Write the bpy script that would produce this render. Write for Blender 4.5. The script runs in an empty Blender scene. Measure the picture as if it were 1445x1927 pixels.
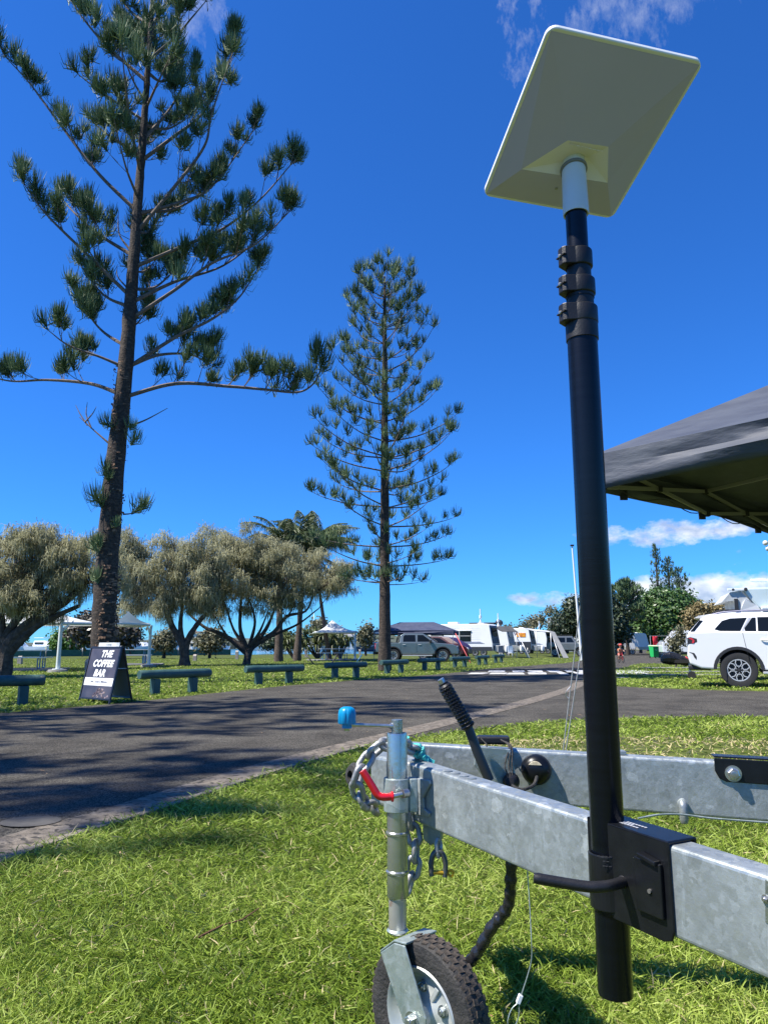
import bpy, bmesh, math, random
import numpy as np
from mathutils import Vector, Matrix, Quaternion
random.seed(7); rng = np.random.default_rng(11)
SC = bpy.context.scene
COL = SC.collection
PI = math.pi
def R(d): return math.radians(d)

# ------------------------------------------------------------------ camera
F, CX, CY = 1391.0, 722.5, 963.5
PITCH = math.atan((1217 - CY) / F)
EYE = Vector((0, 0, 0.95))
cam = bpy.data.objects.new('camera', bpy.data.cameras.new('camera'))
COL.objects.link(cam); SC.camera = cam
cam.location = EYE
cam.rotation_euler = (R(90) + PITCH, 0, 0)
cam.data.sensor_fit = 'VERTICAL'; cam.data.sensor_height = 36
cam.data.lens = 36 * F / 1927
cam.data.clip_start = 0.05; cam.data.clip_end = 6000

# ------------------------------------------------------------------ light
SUN_EL, SUN_BEHIND = 56.0, 17.0          # elevation; degrees behind pure left
se = R(SUN_EL); sb = R(SUN_BEHIND)
SUN = Vector((-math.cos(se) * math.cos(sb), -math.cos(se) * math.sin(sb), math.sin(se)))
w = bpy.data.worlds.new('World'); SC.world = w; w.use_nodes = True
nt = w.node_tree; nt.nodes.clear()
def wn(t, **k):
    n = nt.nodes.new(t)
    for a, b in k.items(): setattr(n, a, b)
    return n
sky = wn('ShaderNodeTexSky', sky_type='NISHITA', sun_disc=False)
sky.sun_elevation = se
sky.sun_rotation = math.atan2(SUN.x, SUN.y)
sky.altitude = 0; sky.air_density = 1.0; sky.dust_density = 0.0; sky.ozone_density = 6.0
gam = wn('ShaderNodeHueSaturation'); gam.inputs['Saturation'].default_value = 1.0
tcw = wn('ShaderNodeTexCoord')
L = nt.links.new
tnt = wn('ShaderNodeMix', data_type='RGBA', blend_type='MULTIPLY'); tnt.inputs[0].default_value = 1.0; tnt.inputs[7].default_value = (0.36, 1.06, 2.0, 1)
L(sky.outputs[0], tnt.inputs[6]); L(tnt.outputs[2], gam.inputs['Color'])
def wmath(op, a, b=None, c=None):
    n = wn('ShaderNodeMath', operation=op)
    for i, v in enumerate((a, b, c)):
        if v is None: continue
        if isinstance(v, (int, float)): n.inputs[i].default_value = v
        else: L(v, n.inputs[i])
    return n.outputs[0]
sepw = wn('ShaderNodeSeparateXYZ'); L(tcw.outputs['Generated'], sepw.inputs[0])
az = wmath('ARCTAN2', sepw.outputs[0], sepw.outputs[1])
el = wmath('ARCSINE', sepw.outputs[2])
comb = wn('ShaderNodeCombineXYZ'); L(az, comb.inputs[0]); L(wmath('MULTIPLY', el, 1.7), comb.inputs[1])
nz = wn('ShaderNodeTexNoise'); nz.inputs['Scale'].default_value = 26; nz.inputs['Detail'].default_value = 9; nz.inputs['Roughness'].default_value = 0.62
L(comb.outputs[0], nz.inputs['Vector'])
nzw = wn('ShaderNodeTexNoise'); nzw.inputs['Scale'].default_value = 22; nzw.inputs['Detail'].default_value = 10; nzw.inputs['Roughness'].default_value = 0.7
mpw = wn('ShaderNodeMapping'); mpw.inputs['Scale'].default_value = (1.3, 0.55, 1); mpw.inputs['Rotation'].default_value = (0, 0, 0.5)
L(comb.outputs[0], mpw.inputs['Vector']); L(mpw.outputs[0], nzw.inputs['Vector'])
def rayv(px, py):
    v = Vector(((px - CX) / F, 1.0, -(py - CY) / F))
    c, s = math.cos(PITCH), math.sin(PITCH)
    return Vector((v.x, v.y * c - v.z * s, v.y * s + v.z * c))
def azel(px, py):
    d = rayv(px, py).normalized()
    return math.atan2(d.x, d.y), math.asin(d.z)
def patch(px, py, rx, ry, noise, gain, soft):
    a0, e0 = azel(px, py)
    dx = wmath('DIVIDE', wmath('SUBTRACT', az, a0), rx / F)
    dy = wmath('DIVIDE', wmath('SUBTRACT', el, e0), ry / F)
    r2 = wmath('ADD', wmath('MULTIPLY', dx, dx), wmath('MULTIPLY', dy, dy))
    m = wmath('SUBTRACT', 1.0, r2)
    v = wmath('ADD', wmath('MULTIPLY', m, soft), wmath('MULTIPLY', wmath('SUBTRACT', noise, 0.5), gain))
    n = wn('ShaderNodeClamp'); L(v, n.inputs[0]); return n.outputs[0]
N1, N2 = nz.outputs[0], nzw.outputs[0]
ps = [patch(1270, 1002, 165, 22, N1, 4.0, 0.9), patch(1225, 1128, 60, 42, N1, 3.5, 1.6), patch(1330, 1120, 85, 40, N1, 3.5, 1.5),
      patch(1020, 1127, 75, 14, N1, 3.5, 0.7), patch(1520, 1110, 150, 40, N1, 3.5, 1.2),
      patch(-300, 1140, 260, 30, N1, 3.5, 0.9), patch(1900, 1000, 300, 60, N1, 3.5, 0.8)]
ws = [patch(1210, -5, 190, 55, N2, 3.0, 0.35), patch(985, 60, 40, 55, N2, 3.6, 0.2), patch(360, 5, 75, 60, N2, 3.0, 0.45)]
def mx(lst):
    o = lst[0]
    for q in lst[1:]: o = wmath('MAXIMUM', o, q)
    return o
dens = wmath('MAXIMUM', mx(ps), wmath('MULTIPLY', mx(ws), 0.42))
cshade = wn('ShaderNodeTexNoise'); cshade.inputs['Scale'].default_value = 34; cshade.inputs['Detail'].default_value = 4
L(comb.outputs[0], cshade.inputs['Vector'])
ccol = wn('ShaderNodeValToRGB')
ccol.color_ramp.elements[0].position = 0.35; ccol.color_ramp.elements[0].color = (5.0, 6.0, 8.0, 1)
ccol.color_ramp.elements[1].position = 0.65; ccol.color_ramp.elements[1].color = (11, 11.4, 12.0, 1)
L(cshade.outputs[0], ccol.inputs[0])
mixc = wn('ShaderNodeMix', data_type='RGBA'); L(wmath('MULTIPLY', dens, 0.9), mixc.inputs[0]); L(gam.outputs[0], mixc.inputs[6]); L(ccol.outputs[0], mixc.inputs[7])
bg = wn('ShaderNodeBackground'); bg.inputs[1].default_value = 0.0545
L(mixc.outputs[2], bg.inputs[0])
wo = wn('ShaderNodeOutputWorld'); L(bg.outputs[0], wo.inputs[0])
sl = bpy.data.lights.new('sun', 'SUN'); sl.energy = 5.0; sl.angle = R(0.53); sl.color = (1.0, 0.95, 0.86)
so = bpy.data.objects.new('sun', sl); COL.objects.link(so)
so.rotation_euler = SUN.to_track_quat('Z', 'Y').to_euler(); so.location = (-20, -10, 40)
SC.view_settings.view_transform = 'Standard'; SC.view_settings.look = 'None'
SC.view_settings.exposure = 0.9; SC.view_settings.gamma = 1.0
try: SC.view_settings.use_curve_mapping = False
except Exception: pass
SC.cycles.max_bounces = 8; SC.cycles.transparent_max_bounces = 12

# ------------------------------------------------------------------ projection helpers: pixel of the photo -> place in the world
def G(px, py):
    r = rayv(px, py); t = -EYE.z / r.z
    return Vector((r.x * t, r.y * t, 0))
def P(px, py, y):
    r = rayv(px, py); return EYE + r * (y / r.y)
def hit(px, py, pt, n):
    r = rayv(px, py); t = (pt - EYE).dot(n) / r.dot(n)
    return EYE + r * t

# ------------------------------------------------------------------ materials
MATS = {}
def mat(name, col, rough=0.6, metal=0.0, col2=None, scale=8, detail=4, bump=0.0, bscale=None, spec=0.5, coat=0.0, emit=None, contrast=(0.35, 0.65), trans=0.0, stretch=None, noise='noise', tint=False, alpha=None, wear=None):
    if name in MATS: return MATS[name]
    m = bpy.data.materials.new(name); m.use_nodes = True; MATS[name] = m
    t = m.node_tree; b = t.nodes['Principled BSDF']
    b.inputs['Roughness'].default_value = rough; b.inputs['Metallic'].default_value = metal
    b.inputs['Specular IOR Level'].default_value = spec; b.inputs['Coat Weight'].default_value = coat
    c = (*col, 1); b.inputs['Base Color'].default_value = c
    m.diffuse_color = c
    tc = t.nodes.new('ShaderNodeTexCoord'); src = tc.outputs['Object']
    if stretch:
        mp = t.nodes.new('ShaderNodeMapping'); mp.inputs['Scale'].default_value = stretch
        t.links.new(src, mp.inputs['Vector']); src = mp.outputs[0]
    out = None
    if col2 is not None:
        if tint:
            n = t.nodes.new('ShaderNodeAttribute'); n.attribute_name = 'tint'; fac = n.outputs['Fac']
        elif noise == 'voronoi':
            n = t.nodes.new('ShaderNodeTexVoronoi'); n.inputs['Scale'].default_value = scale; t.links.new(src, n.inputs['Vector'])
            s = t.nodes.new('ShaderNodeSeparateColor'); t.links.new(n.outputs['Color'], s.inputs[0]); fac = s.outputs[0]
        else:
            n = t.nodes.new('ShaderNodeTexNoise'); n.inputs['Scale'].default_value = scale; n.inputs['Detail'].default_value = detail
            n.inputs['Roughness'].default_value = 0.6
            t.links.new(src, n.inputs['Vector']); fac = n.outputs[0]
        r = t.nodes.new('ShaderNodeValToRGB')
        r.color_ramp.elements[0].position = 0.0 if tint else contrast[0]; r.color_ramp.elements[0].color = c
        r.color_ramp.elements[1].position = 1.0 if tint else contrast[1]; r.color_ramp.elements[1].color = (*col2, 1)
        t.links.new(fac, r.inputs[0]); t.links.new(r.outputs[0], b.inputs['Base Color']); out = r.outputs[0]
    if wear:
        wc, ws_, lo = wear
        n = t.nodes.new('ShaderNodeTexNoise'); n.inputs['Scale'].default_value = ws_; n.inputs['Detail'].default_value = 6
        t.links.new(src, n.inputs['Vector'])
        r = t.nodes.new('ShaderNodeValToRGB'); r.color_ramp.elements[0].position = lo; r.color_ramp.elements[1].position = lo + 0.08
        r.color_ramp.elements[0].color = (0, 0, 0, 1)
        t.links.new(n.outputs[0], r.inputs[0])
        x = t.nodes.new('ShaderNodeMix'); x.data_type = 'RGBA'; t.links.new(r.outputs[0], x.inputs[0])
        if out: t.links.new(out, x.inputs[6])
        else: x.inputs[6].default_value = c
        x.inputs[7].default_value = (*wc, 1); t.links.new(x.outputs[2], b.inputs['Base Color']); out = x.outputs[2]
    if bump:
        n = t.nodes.new('ShaderNodeTexNoise'); n.inputs['Scale'].default_value = bscale or scale * 3; n.inputs['Detail'].default_value = 6
        t.links.new(src, n.inputs['Vector'])
        bp = t.nodes.new('ShaderNodeBump'); bp.inputs['Strength'].default_value = bump; bp.inputs['Distance'].default_value = 0.02
        t.links.new(n.outputs[0], bp.inputs['Height']); t.links.new(bp.outputs[0], b.inputs['Normal'])
    if trans:
        tr = t.nodes.new('ShaderNodeBsdfTranslucent'); ms = t.nodes.new('ShaderNodeMixShader'); ms.inputs[0].default_value = trans
        if out: t.links.new(out, tr.inputs[0])
        else: tr.inputs[0].default_value = c
        o = t.nodes['Material Output']
        t.links.new(b.outputs[0], ms.inputs[1]); t.links.new(tr.outputs[0], ms.inputs[2]); t.links.new(ms.outputs[0], o.inputs[0])
    return m
def galvanised(name, c1, c2, sc=1.0, rough=0.42, metal=0.55):
    if name in MATS: return MATS[name]
    m = bpy.data.materials.new(name); m.use_nodes = True; MATS[name] = m
    t = m.node_tree; b = t.nodes['Principled BSDF']; l = t.links.new
    tc = t.nodes.new('ShaderNodeTexCoord'); src = tc.outputs['Object']
    def noise(s, d=6, vec=src, rr=0.6):
        n = t.nodes.new('ShaderNodeTexNoise'); n.inputs['Scale'].default_value = s; n.inputs['Detail'].default_value = d; n.inputs['Roughness'].default_value = rr
        l(vec, n.inputs['Vector']); return n
    def ramp(f, p0, c0, p1, c1_):
        r = t.nodes.new('ShaderNodeValToRGB'); r.color_ramp.elements[0].position = p0; r.color_ramp.elements[0].color = (*c0, 1)
        r.color_ramp.elements[1].position = p1; r.color_ramp.elements[1].color = (*c1_, 1); l(f, r.inputs[0]); return r
    def mixc(f, a, bcol, mode='MIX'):
        x = t.nodes.new('ShaderNodeMix'); x.data_type = 'RGBA'; x.blend_type = mode
        l(f, x.inputs[0]) if not isinstance(f, float) else setattr(x.inputs[0], 'default_value', f)
        l(a, x.inputs[6])
        if isinstance(bcol, tuple): x.inputs[7].default_value = (*bcol, 1)
        else: l(bcol, x.inputs[7])
        return x.outputs[2]
    dist = noise(30 * sc, 3)
    vm = t.nodes.new('ShaderNodeVectorMath'); vm.operation = 'MULTIPLY_ADD'
    l(dist.outputs['Color'], vm.inputs[0]); vm.inputs[1].default_value = (0.03 / sc,) * 3; l(src, vm.inputs[2])
    v = t.nodes.new('ShaderNodeTexVoronoi'); v.inputs['Scale'].default_value = 95 * sc; l(vm.outputs[0], v.inputs['Vector'])
    s = t.nodes.new('ShaderNodeSeparateColor'); l(v.outputs['Color'], s.inputs[0])
    base = ramp(s.outputs[0], 0.0, c1, 1.0, c2).outputs[0]
    big = noise(9 * sc, 5)
    base = mixc(0.6, base, ramp(big.outputs[0], 0.3, tuple(q * 0.72 for q in c1), 0.7, c2).outputs[0])
    # pale flakes
    v2 = t.nodes.new('ShaderNodeTexVoronoi'); v2.inputs['Scale'].default_value = 42 * sc; l(vm.outputs[0], v2.inputs['Vector'])
    s2 = t.nodes.new('ShaderNodeSeparateColor'); l(v2.outputs['Color'], s2.inputs[0])
    f = ramp(s2.outputs[1], 0.93, (0, 0, 0), 0.95, (0.45,) * 3).outputs[0]
    base = mixc(f, base, (0.62, 0.66, 0.66))
    # vertical chalky streaks
    mp = t.nodes.new('ShaderNodeMapping'); mp.inputs['Scale'].default_value = (1, 1, 0.16); l(src, mp.inputs['Vector'])
    st = noise(38 * sc, 8, mp.outputs[0], 0.7)
    f = ramp(st.outputs[0], 0.58, (0, 0, 0), 0.72, (0.5,) * 3).outputs[0]
    base = mixc(f, base, (0.55, 0.62, 0.66))
    st2 = noise(20 * sc, 8, src, 0.75)
    f = ramp(st2.outputs[0], 0.64, (0, 0, 0), 0.70, (0.5,) * 3).outputs[0]
    base = mixc(f, base, (0.16, 0.17, 0.16))
    ru = noise(7 * sc, 9, src, 0.8); f = ramp(ru.outputs[0], 0.70, (0, 0, 0), 0.745, (0.55,) * 3).outputs[0]
    base = mixc(f, base, (0.34, 0.22, 0.12))
    sc_ = t.nodes.new('ShaderNodeMapping'); sc_.inputs['Scale'].default_value = (3, .35, 6); sc_.inputs['Rotation'].default_value = (.4, .3, .6); l(src, sc_.inputs['Vector'])
    sn = noise(26 * sc, 4, sc_.outputs[0], .5); f = ramp(sn.outputs[0], 0.70, (0, 0, 0), 0.715, (0.35,) * 3).outputs[0]
    base = mixc(f, base, (0.62, 0.64, 0.64))
    l(base, b.inputs['Base Color'])
    rr = ramp(s.outputs[2], 0, (rough - 0.08,) * 3, 1, (rough + 0.16,) * 3); l(rr.outputs[0], b.inputs['Roughness'])
    b.inputs['Metallic'].default_value = metal
    bp = t.nodes.new('ShaderNodeBump'); bp.inputs['Strength'].default_value = 0.25; bp.inputs['Distance'].default_value = 0.004
    nb = noise(60 * sc, 6); l(nb.outputs[0], bp.inputs['Height']); l(bp.outputs[0], b.inputs['Normal'])
    return m

# ------------------------------------------------------------------ things and parts
WM = {}
def tag(o, label=None, cat=None, group=None, kind=None):
    if label: o['label'] = label
    if cat: o['category'] = cat
    if group: o['group'] = group
    if kind: o['kind'] = kind
    return o
def thing(name, label, cat, loc=(0, 0, 0), rz=0.0, group=None):
    o = bpy.data.objects.new(name, None); COL.objects.link(o)
    o.empty_display_size = 0.2
    o.location = loc; o.rotation_euler = (0, 0, rz); tag(o, label, cat, group)
    WM[o.name] = Matrix.Translation(Vector(loc)) @ Matrix.Rotation(rz, 4, 'Z')
    return o
def copy_tree(o, parent=None):
    c = o.copy(); COL.objects.link(c); c.parent = parent
    for ch in list(o.children): copy_tree(ch, c)
    return c
def link(name, me, m, parent=None, label=None, world=False):
    o = bpy.data.objects.new(name, me); COL.objects.link(o)
    if m is not None and len(me.materials) == 0: me.materials.append(m)
    if parent is not None:
        o.parent = parent
        if world: me.transform(WM[parent.name].inverted())
        WM[o.name] = WM[parent.name]
    else: WM[o.name] = Matrix.Identity(4)
    if label: o['label'] = label
    return o
class MB:
    def __init__(s): s.v = []; s.f = []; s.sm = []
    def add(s, vs, fs, smooth=False):
        n = len(s.v); s.v += [tuple(q) for q in vs]
        for f in fs: s.f.append(tuple(i + n for i in f)); s.sm.append(smooth)
        return s
    def box(s, c, size, rot=None):
        c = Vector(c); hx, hy, hz = [q / 2 for q in size]
        vs = [Vector((x, y, z)) for x in (-hx, hx) for y in (-hy, hy) for z in (-hz, hz)]
        if rot is not None: vs = [rot @ q for q in vs]
        return s.add([c + q for q in vs], [(0, 1, 3, 2), (4, 6, 7, 5), (0, 4, 5, 1), (2, 3, 7, 6), (0, 2, 6, 4), (1, 5, 7, 3)])
    def beam(s, p0, p1, wd, ht, up=(0, 0, 1)):
        p0, p1 = Vector(p0), Vector(p1); d = (p1 - p0); l = d.length; d.normalize(); up = Vector(up)
        sd = d.cross(up).normalized(); u = sd.cross(d)
        return s.box((p0 + p1) / 2, (l, wd, ht), Matrix((d, sd, u)).transposed())
    def tube(s, pts, r, n=10, cap=True, closed=False):
        pts = [Vector(p) for p in pts]; k = len(pts)
        rs = r if isinstance(r, (list, tuple)) else [r] * k
        rings = []; up = None
        for i, p in enumerate(pts):
            if closed: t = pts[(i + 1) % k] - pts[i - 1]
            else: t = pts[min(i + 1, k - 1)] - pts[max(i - 1, 0)]
            t = t.normalized() if t.length > 1e-9 else Vector((0, 0, 1))
            if up is None:
                up = t.orthogonal().normalized()
            else:
                up = (up - t * up.dot(t))
                up = up.normalized() if up.length > 1e-6 else t.orthogonal().normalized()
            b = t.cross(up)
            rings.append([p + (up * math.cos(a) + b * math.sin(a)) * rs[i] for a in [2 * PI * j / n for j in range(n)]])
        vs = [q for r_ in rings for q in r_]; fs = []
        m = k if closed else k - 1
        for i in range(m):
            a, b_ = i * n, ((i + 1) % k) * n
            for j in range(n): fs.append((a + j, a + (j + 1) % n, b_ + (j + 1) % n, b_ + j))
        base = len(s.v); s.add(vs, fs, True)
        if cap and not closed:
            s.f.append(tuple(base + j for j in reversed(range(n)))); s.sm.append(False)
            s.f.append(tuple(base + (k - 1) * n + j for j in range(n))); s.sm.append(False)
        return s
    def cyl(s, p0, p1, r0, r1=None, n=20):
        return s.tube([p0, p1], [r0, r0 if r1 is None else r1], n)
    def prism(s, pts, d):
        """pts: 3-D outline; d: extrusion vector"""
        pts = [Vector(p) for p in pts]; d = Vector(d); n = len(pts)
        vs = pts + [p + d for p in pts]
        fs = [tuple(reversed(range(n))), tuple(range(n, 2 * n))] + [(i, (i + 1) % n, n + (i + 1) % n, n + i) for i in range(n)]
        return s.add(vs, fs)
    def lathe(s, prof, o, ax, n=24, smooth=True):
        """prof: (radius, distance along ax)"""
        o = Vector(o); ax = Vector(ax).normalized(); u = ax.orthogonal().normalized(); b = ax.cross(u)
        vs = [o + ax * h + (u * math.cos(2 * PI * j / n) + b * math.sin(2 * PI * j / n)) * r for r, h in prof for j in range(n)]
        fs = [(i * n + j, i * n + (j + 1) % n, (i + 1) * n + (j + 1) % n, (i + 1) * n + j) for i in range(len(prof) - 1) for j in range(n)]
        return s.add(vs, fs, smooth)
    def ball(s, c, r, n=12, m=8, sc=(1, 1, 1)):
        c = Vector(c); prof = [(math.sin(PI * i / m), math.cos(PI * i / m)) for i in range(m + 1)]
        vs = [c + Vector((p * math.cos(2 * PI * j / n) * r * sc[0], p * math.sin(2 * PI * j / n) * r * sc[1], q * r * sc[2])) for p, q in prof for j in range(n)]
        fs = [(i * n + j, (i + 1) * n + j, (i + 1) * n + (j + 1) % n, i * n + (j + 1) % n) for i in range(m) for j in range(n)]
        return s.add(vs, fs, True)
    def build(s, name, m, parent=None, label=None, bevel=0, world=False, seg=2, recalc=True):
        me = bpy.data.meshes.new(name); me.from_pydata(s.v, [], s.f); me.update()
        bm = bmesh.new(); bm.from_mesh(me)
        for f, q in zip(bm.faces, s.sm): f.smooth = q
        bmesh.ops.remove_doubles(bm, verts=bm.verts, dist=1e-5)
        if recalc: bmesh.ops.recalc_face_normals(bm, faces=bm.faces)
        for e in bm.edges:
            if len(e.link_faces) == 2 and e.calc_face_angle(0) > R(38): e.smooth = False
        bm.to_mesh(me); bm.free()
        o = link(name, me, m, parent, label, world)
        if bevel:
            b = o.modifiers.new('bevel', 'BEVEL'); b.width = bevel; b.segments = seg; b.limit_method = 'ANGLE'; b.angle_limit = R(40)
        return o
def fastmesh(name, V, Fq, m, parent=None, tint=None, world=False, label=None, tri=None):
    """V (n,3), Fq list of (array of faces (k,c))"""
    me = bpy.data.meshes.new(name)
    V = np.asarray(V, dtype=np.float64)
    if world and parent is not None:
        Mi = np.array(WM[parent.name].inverted()); V = V @ Mi[:3, :3].T + Mi[:3, 3]
    loops = np.concatenate([f.ravel() for f in Fq]).astype(np.int32)
    tot = np.concatenate([np.full(len(f), f.shape[1]) for f in Fq]).astype(np.int32)
    start = np.concatenate([[0], np.cumsum(tot)[:-1]]).astype(np.int32)
    me.vertices.add(len(V)); me.vertices.foreach_set('co', V.astype(np.float32).ravel())
    me.loops.add(len(loops)); me.loops.foreach_set('vertex_index', loops)
    me.polygons.add(len(tot)); me.polygons.foreach_set('loop_start', start); me.polygons.foreach_set('loop_total', tot)
    if tint is not None:
        a = me.attributes.new('tint', 'FLOAT', 'POINT'); a.data.foreach_set('value', np.asarray(tint, dtype=np.float32))
    me.update(calc_edges=True); me.validate()
    o = bpy.data.objects.new(name, me); COL.objects.link(o); me.materials.append(m)
    if parent is not None: o.parent = parent; WM[o.name] = WM[parent.name]
    if label: o['label'] = label
    return o
def unit(a): return a / np.maximum(np.linalg.norm(a, axis=-1, keepdims=True), 1e-9)
def strands(A, B, C, wd, tip=0.25):
    """ribbons from A over B to C; returns V,F list (quads)"""
    n = len(A); t = unit(C - A); r = unit(rng.normal(size=(n, 3))); s = unit(np.cross(t, r)); wd = np.broadcast_to(np.asarray(wd, dtype=float), (n,))[:, None]
    V = np.stack([A - s * wd * .5, A + s * wd * .5, B + s * wd * .5, B - s * wd * .5, C + s * wd * tip * .5, C - s * wd * tip * .5], 1).reshape(-1, 3)
    b = np.arange(n)[:, None] * 6
    return V, [b + np.array([[0, 1, 2, 3]]), b + np.array([[3, 2, 4, 5]])]
def leafquads(Pc, nrm, size, asp=0.6):
    n = len(Pc); r = unit(rng.normal(size=(n, 3))); u = unit(np.cross(nrm, r)); v = np.cross(nrm, u)
    s = np.broadcast_to(np.asarray(size, dtype=float), (n,))[:, None] * .5
    V = np.stack([Pc - u * s, Pc - v * s * asp, Pc + u * s, Pc + v * s * asp], 1).reshape(-1, 3)
    return V, np.arange(n)[:, None] * 4 + np.array([[0, 1, 2, 3]])
def poly(name, pts, z, m, kind='structure', thick=0):
    me = bpy.data.meshes.new(name); bm = bmesh.new()
    vs = [bm.verts.new((p[0], p[1], z)) for p in pts]; f = bm.faces.new(vs)
    bmesh.ops.recalc_face_normals(bm, faces=[f])
    if f.normal.z < 0: f.normal_flip()
    bmesh.ops.triangulate(bm, faces=[f]); bm.to_mesh(me); bm.free()
    o = link(name, me, m)
    if kind: o['kind'] = kind
    return o
def arc(cx, cz, r, a0, a1, n):
    return [(cx + r * math.cos(R(a0 + (a1 - a0) * i / n)), cz + r * math.sin(R(a0 + (a1 - a0) * i / n))) for i in range(n + 1)]
def smoothpts(pts, n=6):
    """Catmull-Rom through pts"""
    p = [Vector(q) for q in pts]; p = [p[0] * 2 - p[1]] + p + [p[-1] * 2 - p[-2]]; o = []
    for i in range(1, len(p) - 2):
        for k in range(n):
            t = k / n
            o.append(0.5 * ((2 * p[i]) + (-p[i - 1] + p[i + 1]) * t + (2 * p[i - 1] - 5 * p[i] + 4 * p[i + 1] - p[i + 2]) * t * t + (-p[i - 1] + 3 * p[i] - 3 * p[i + 1] + p[i + 2]) * t ** 3))
    o.append(p[-2]); return o
def text(name, body, size, m, parent, loc, xdir, ydir, shear=0.0, bold=0.0, extr=0.001, label=None, align='CENTER', sx=1.0, spacing=1.0):
    cu = bpy.data.curves.new(name, 'FONT'); cu.body = body; cu.size = size; cu.shear = shear; cu.offset = bold; cu.extrude = extr
    cu.align_x = align; cu.align_y = 'CENTER'; cu.resolution_u = 3; cu.space_character = spacing
    tmp = bpy.data.objects.new('tmp', cu); COL.objects.link(tmp)
    dg = bpy.context.evaluated_depsgraph_get(); me = bpy.data.meshes.new_from_object(tmp.evaluated_get(dg))
    bpy.data.objects.remove(tmp); bpy.data.curves.remove(cu)
    me.name = name
    x = Vector(xdir).normalized(); y = Vector(ydir).normalized(); z = x.cross(y)
    Mx = Matrix.Translation(Vector(loc)) @ Matrix((x * sx, y, z)).transposed().to_4x4()
    me.transform(Mx); me.materials.clear()
    return link(name, me, m, parent, label)
# ================================================================== SETTING
asph = mat('asphalt', (0.043, 0.0405, 0.036), 0.92, col2=(0.086, 0.081, 0.071), scale=1.4, detail=9, bump=0.5, bscale=150, contrast=(0.35, 0.7), spec=0.1)
def add_speckle(m, lo, hi, sc, thr, sc2=None):
    t = m.node_tree; b = t.nodes['Principled BSDF']; l = b.inputs['Base Color'].links[0]; src = l.from_socket
    tc = t.nodes.new('ShaderNodeTexCoord')
    v = t.nodes.new('ShaderNodeTexVoronoi'); v.inputs['Scale'].default_value = sc; t.links.new(tc.outputs['Object'], v.inputs['Vector'])
    s = t.nodes.new('ShaderNodeSeparateColor'); t.links.new(v.outputs['Color'], s.inputs[0])
    r = t.nodes.new('ShaderNodeValToRGB'); r.color_ramp.elements[0].color = (*lo, 1); r.color_ramp.elements[1].color = (*hi, 1); r.color_ramp.elements[0].position = .2; r.color_ramp.elements[1].position = thr
    t.links.new(s.outputs[0], r.inputs[0])
    x = t.nodes.new('ShaderNodeMix'); x.data_type = 'RGBA'; x.blend_type = 'MULTIPLY'; x.inputs[0].default_value = 1
    t.links.new(src, x.inputs[6]); t.links.new(r.outputs[0], x.inputs[7]); t.links.new(x.outputs[2], b.inputs['Base Color'])
add_speckle(asph, (.45, .45, .45), (2.1, 2.05, 1.95), 130, .95)
conc = mat('gutter concrete', (0.085, 0.07, 0.052), 0.9, col2=(0.22, 0.185, 0.14), scale=9, detail=10, bump=0.5, bscale=90, wear=((0.035, 0.03, 0.022), 22, 0.54))
slabm = mat('slab concrete', (0.17, 0.17, 0.16), 0.9, col2=(0.24, 0.235, 0.22), scale=3, bump=0.2)
lawnm = mat('lawn soil and turf', (0.030, 0.042, 0.010), 0.95, col2=(0.12, 0.145, 0.035), scale=6, detail=9, bump=0.5, bscale=60, wear=((0.20, 0.19, 0.08), 1.3, 0.64), spec=0.1)
poly('lawn', [(-1500, -60), (1500, -60), (1500, 2500), (-1500, 2500)], 0, lawnm)
near_edge = [(-3.4, -3.2), (-2.35, 1.0), (-1.74, 3.59), (-1.45, 4.3), (-1.07, 5.38), (-0.7, 6.2), (-0.13, 7.4), (0.38, 8.16), (1.11, 8.98), (1.85, 9.59), (2.78, 10.07), (3.8, 10.36), (5.25, 10.44), (12, 10.3), (40, 9)]
isl = [(40, 13.5), (14, 14.9), (8.31, 16.33), (6.88, 17.03), (5.75, 18.3), (5.4, 20.25), (6.4, 23.71), (9.58, 31.2), (12.93, 39.18), (14.4, 42.84)]
isl2 = [(21.8, 42.84), (60, 42)]
far_r = [(60, 50), (26, 53), (21.5, 57), (26, 72), (43, 124), (70, 200)]
far_edge = [(60, 200), (35.2, 114), (13.87, 52.7), (8.5, 40.3), (5.2, 34.3), (2.11, 26.8), (-0.5, 22.2), (-2.15, 19.2), (-3.42, 16.0), (-4.35, 13.3), (-5.54, 11.0), (-9, 4.5), (-13, -3)]
def sm2(p, n=5): return [(q.x, q.y) for q in smoothpts([(a, b, 0) for a, b in p], n)]
road_poly = sm2(near_edge) + sm2(isl) + isl2 + far_r + sm2(far_edge)
poly('road', road_poly, 0.004, asph)
gl = sm2([(-3.7, -3.1), (-2.62, 1.1), (-1.98, 3.75), (-1.66, 4.6), (-1.27, 5.72), (-0.86, 6.7), (-0.2, 8.1), (1.15, 10.84), (2.4, 13.5), (4.0, 17.2), (5.2, 20.6)], 6)
def offset_strip(line, wd):
    o = []
    for i, p in enumerate(line):
        a = line[max(i - 1, 0)]; b = line[min(i + 1, len(line) - 1)]
        d = Vector((b[0] - a[0], b[1] - a[1])).normalized(); ww = wd if isinstance(wd, float) else wd[i]
        o.append((p[0] + d.y * ww, p[1] - d.x * ww))
    return o
gr_ = offset_strip(gl, 0.34)
gut = poly('gutter_strip', gl + gr_[::-1], 0.008, conc)
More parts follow.
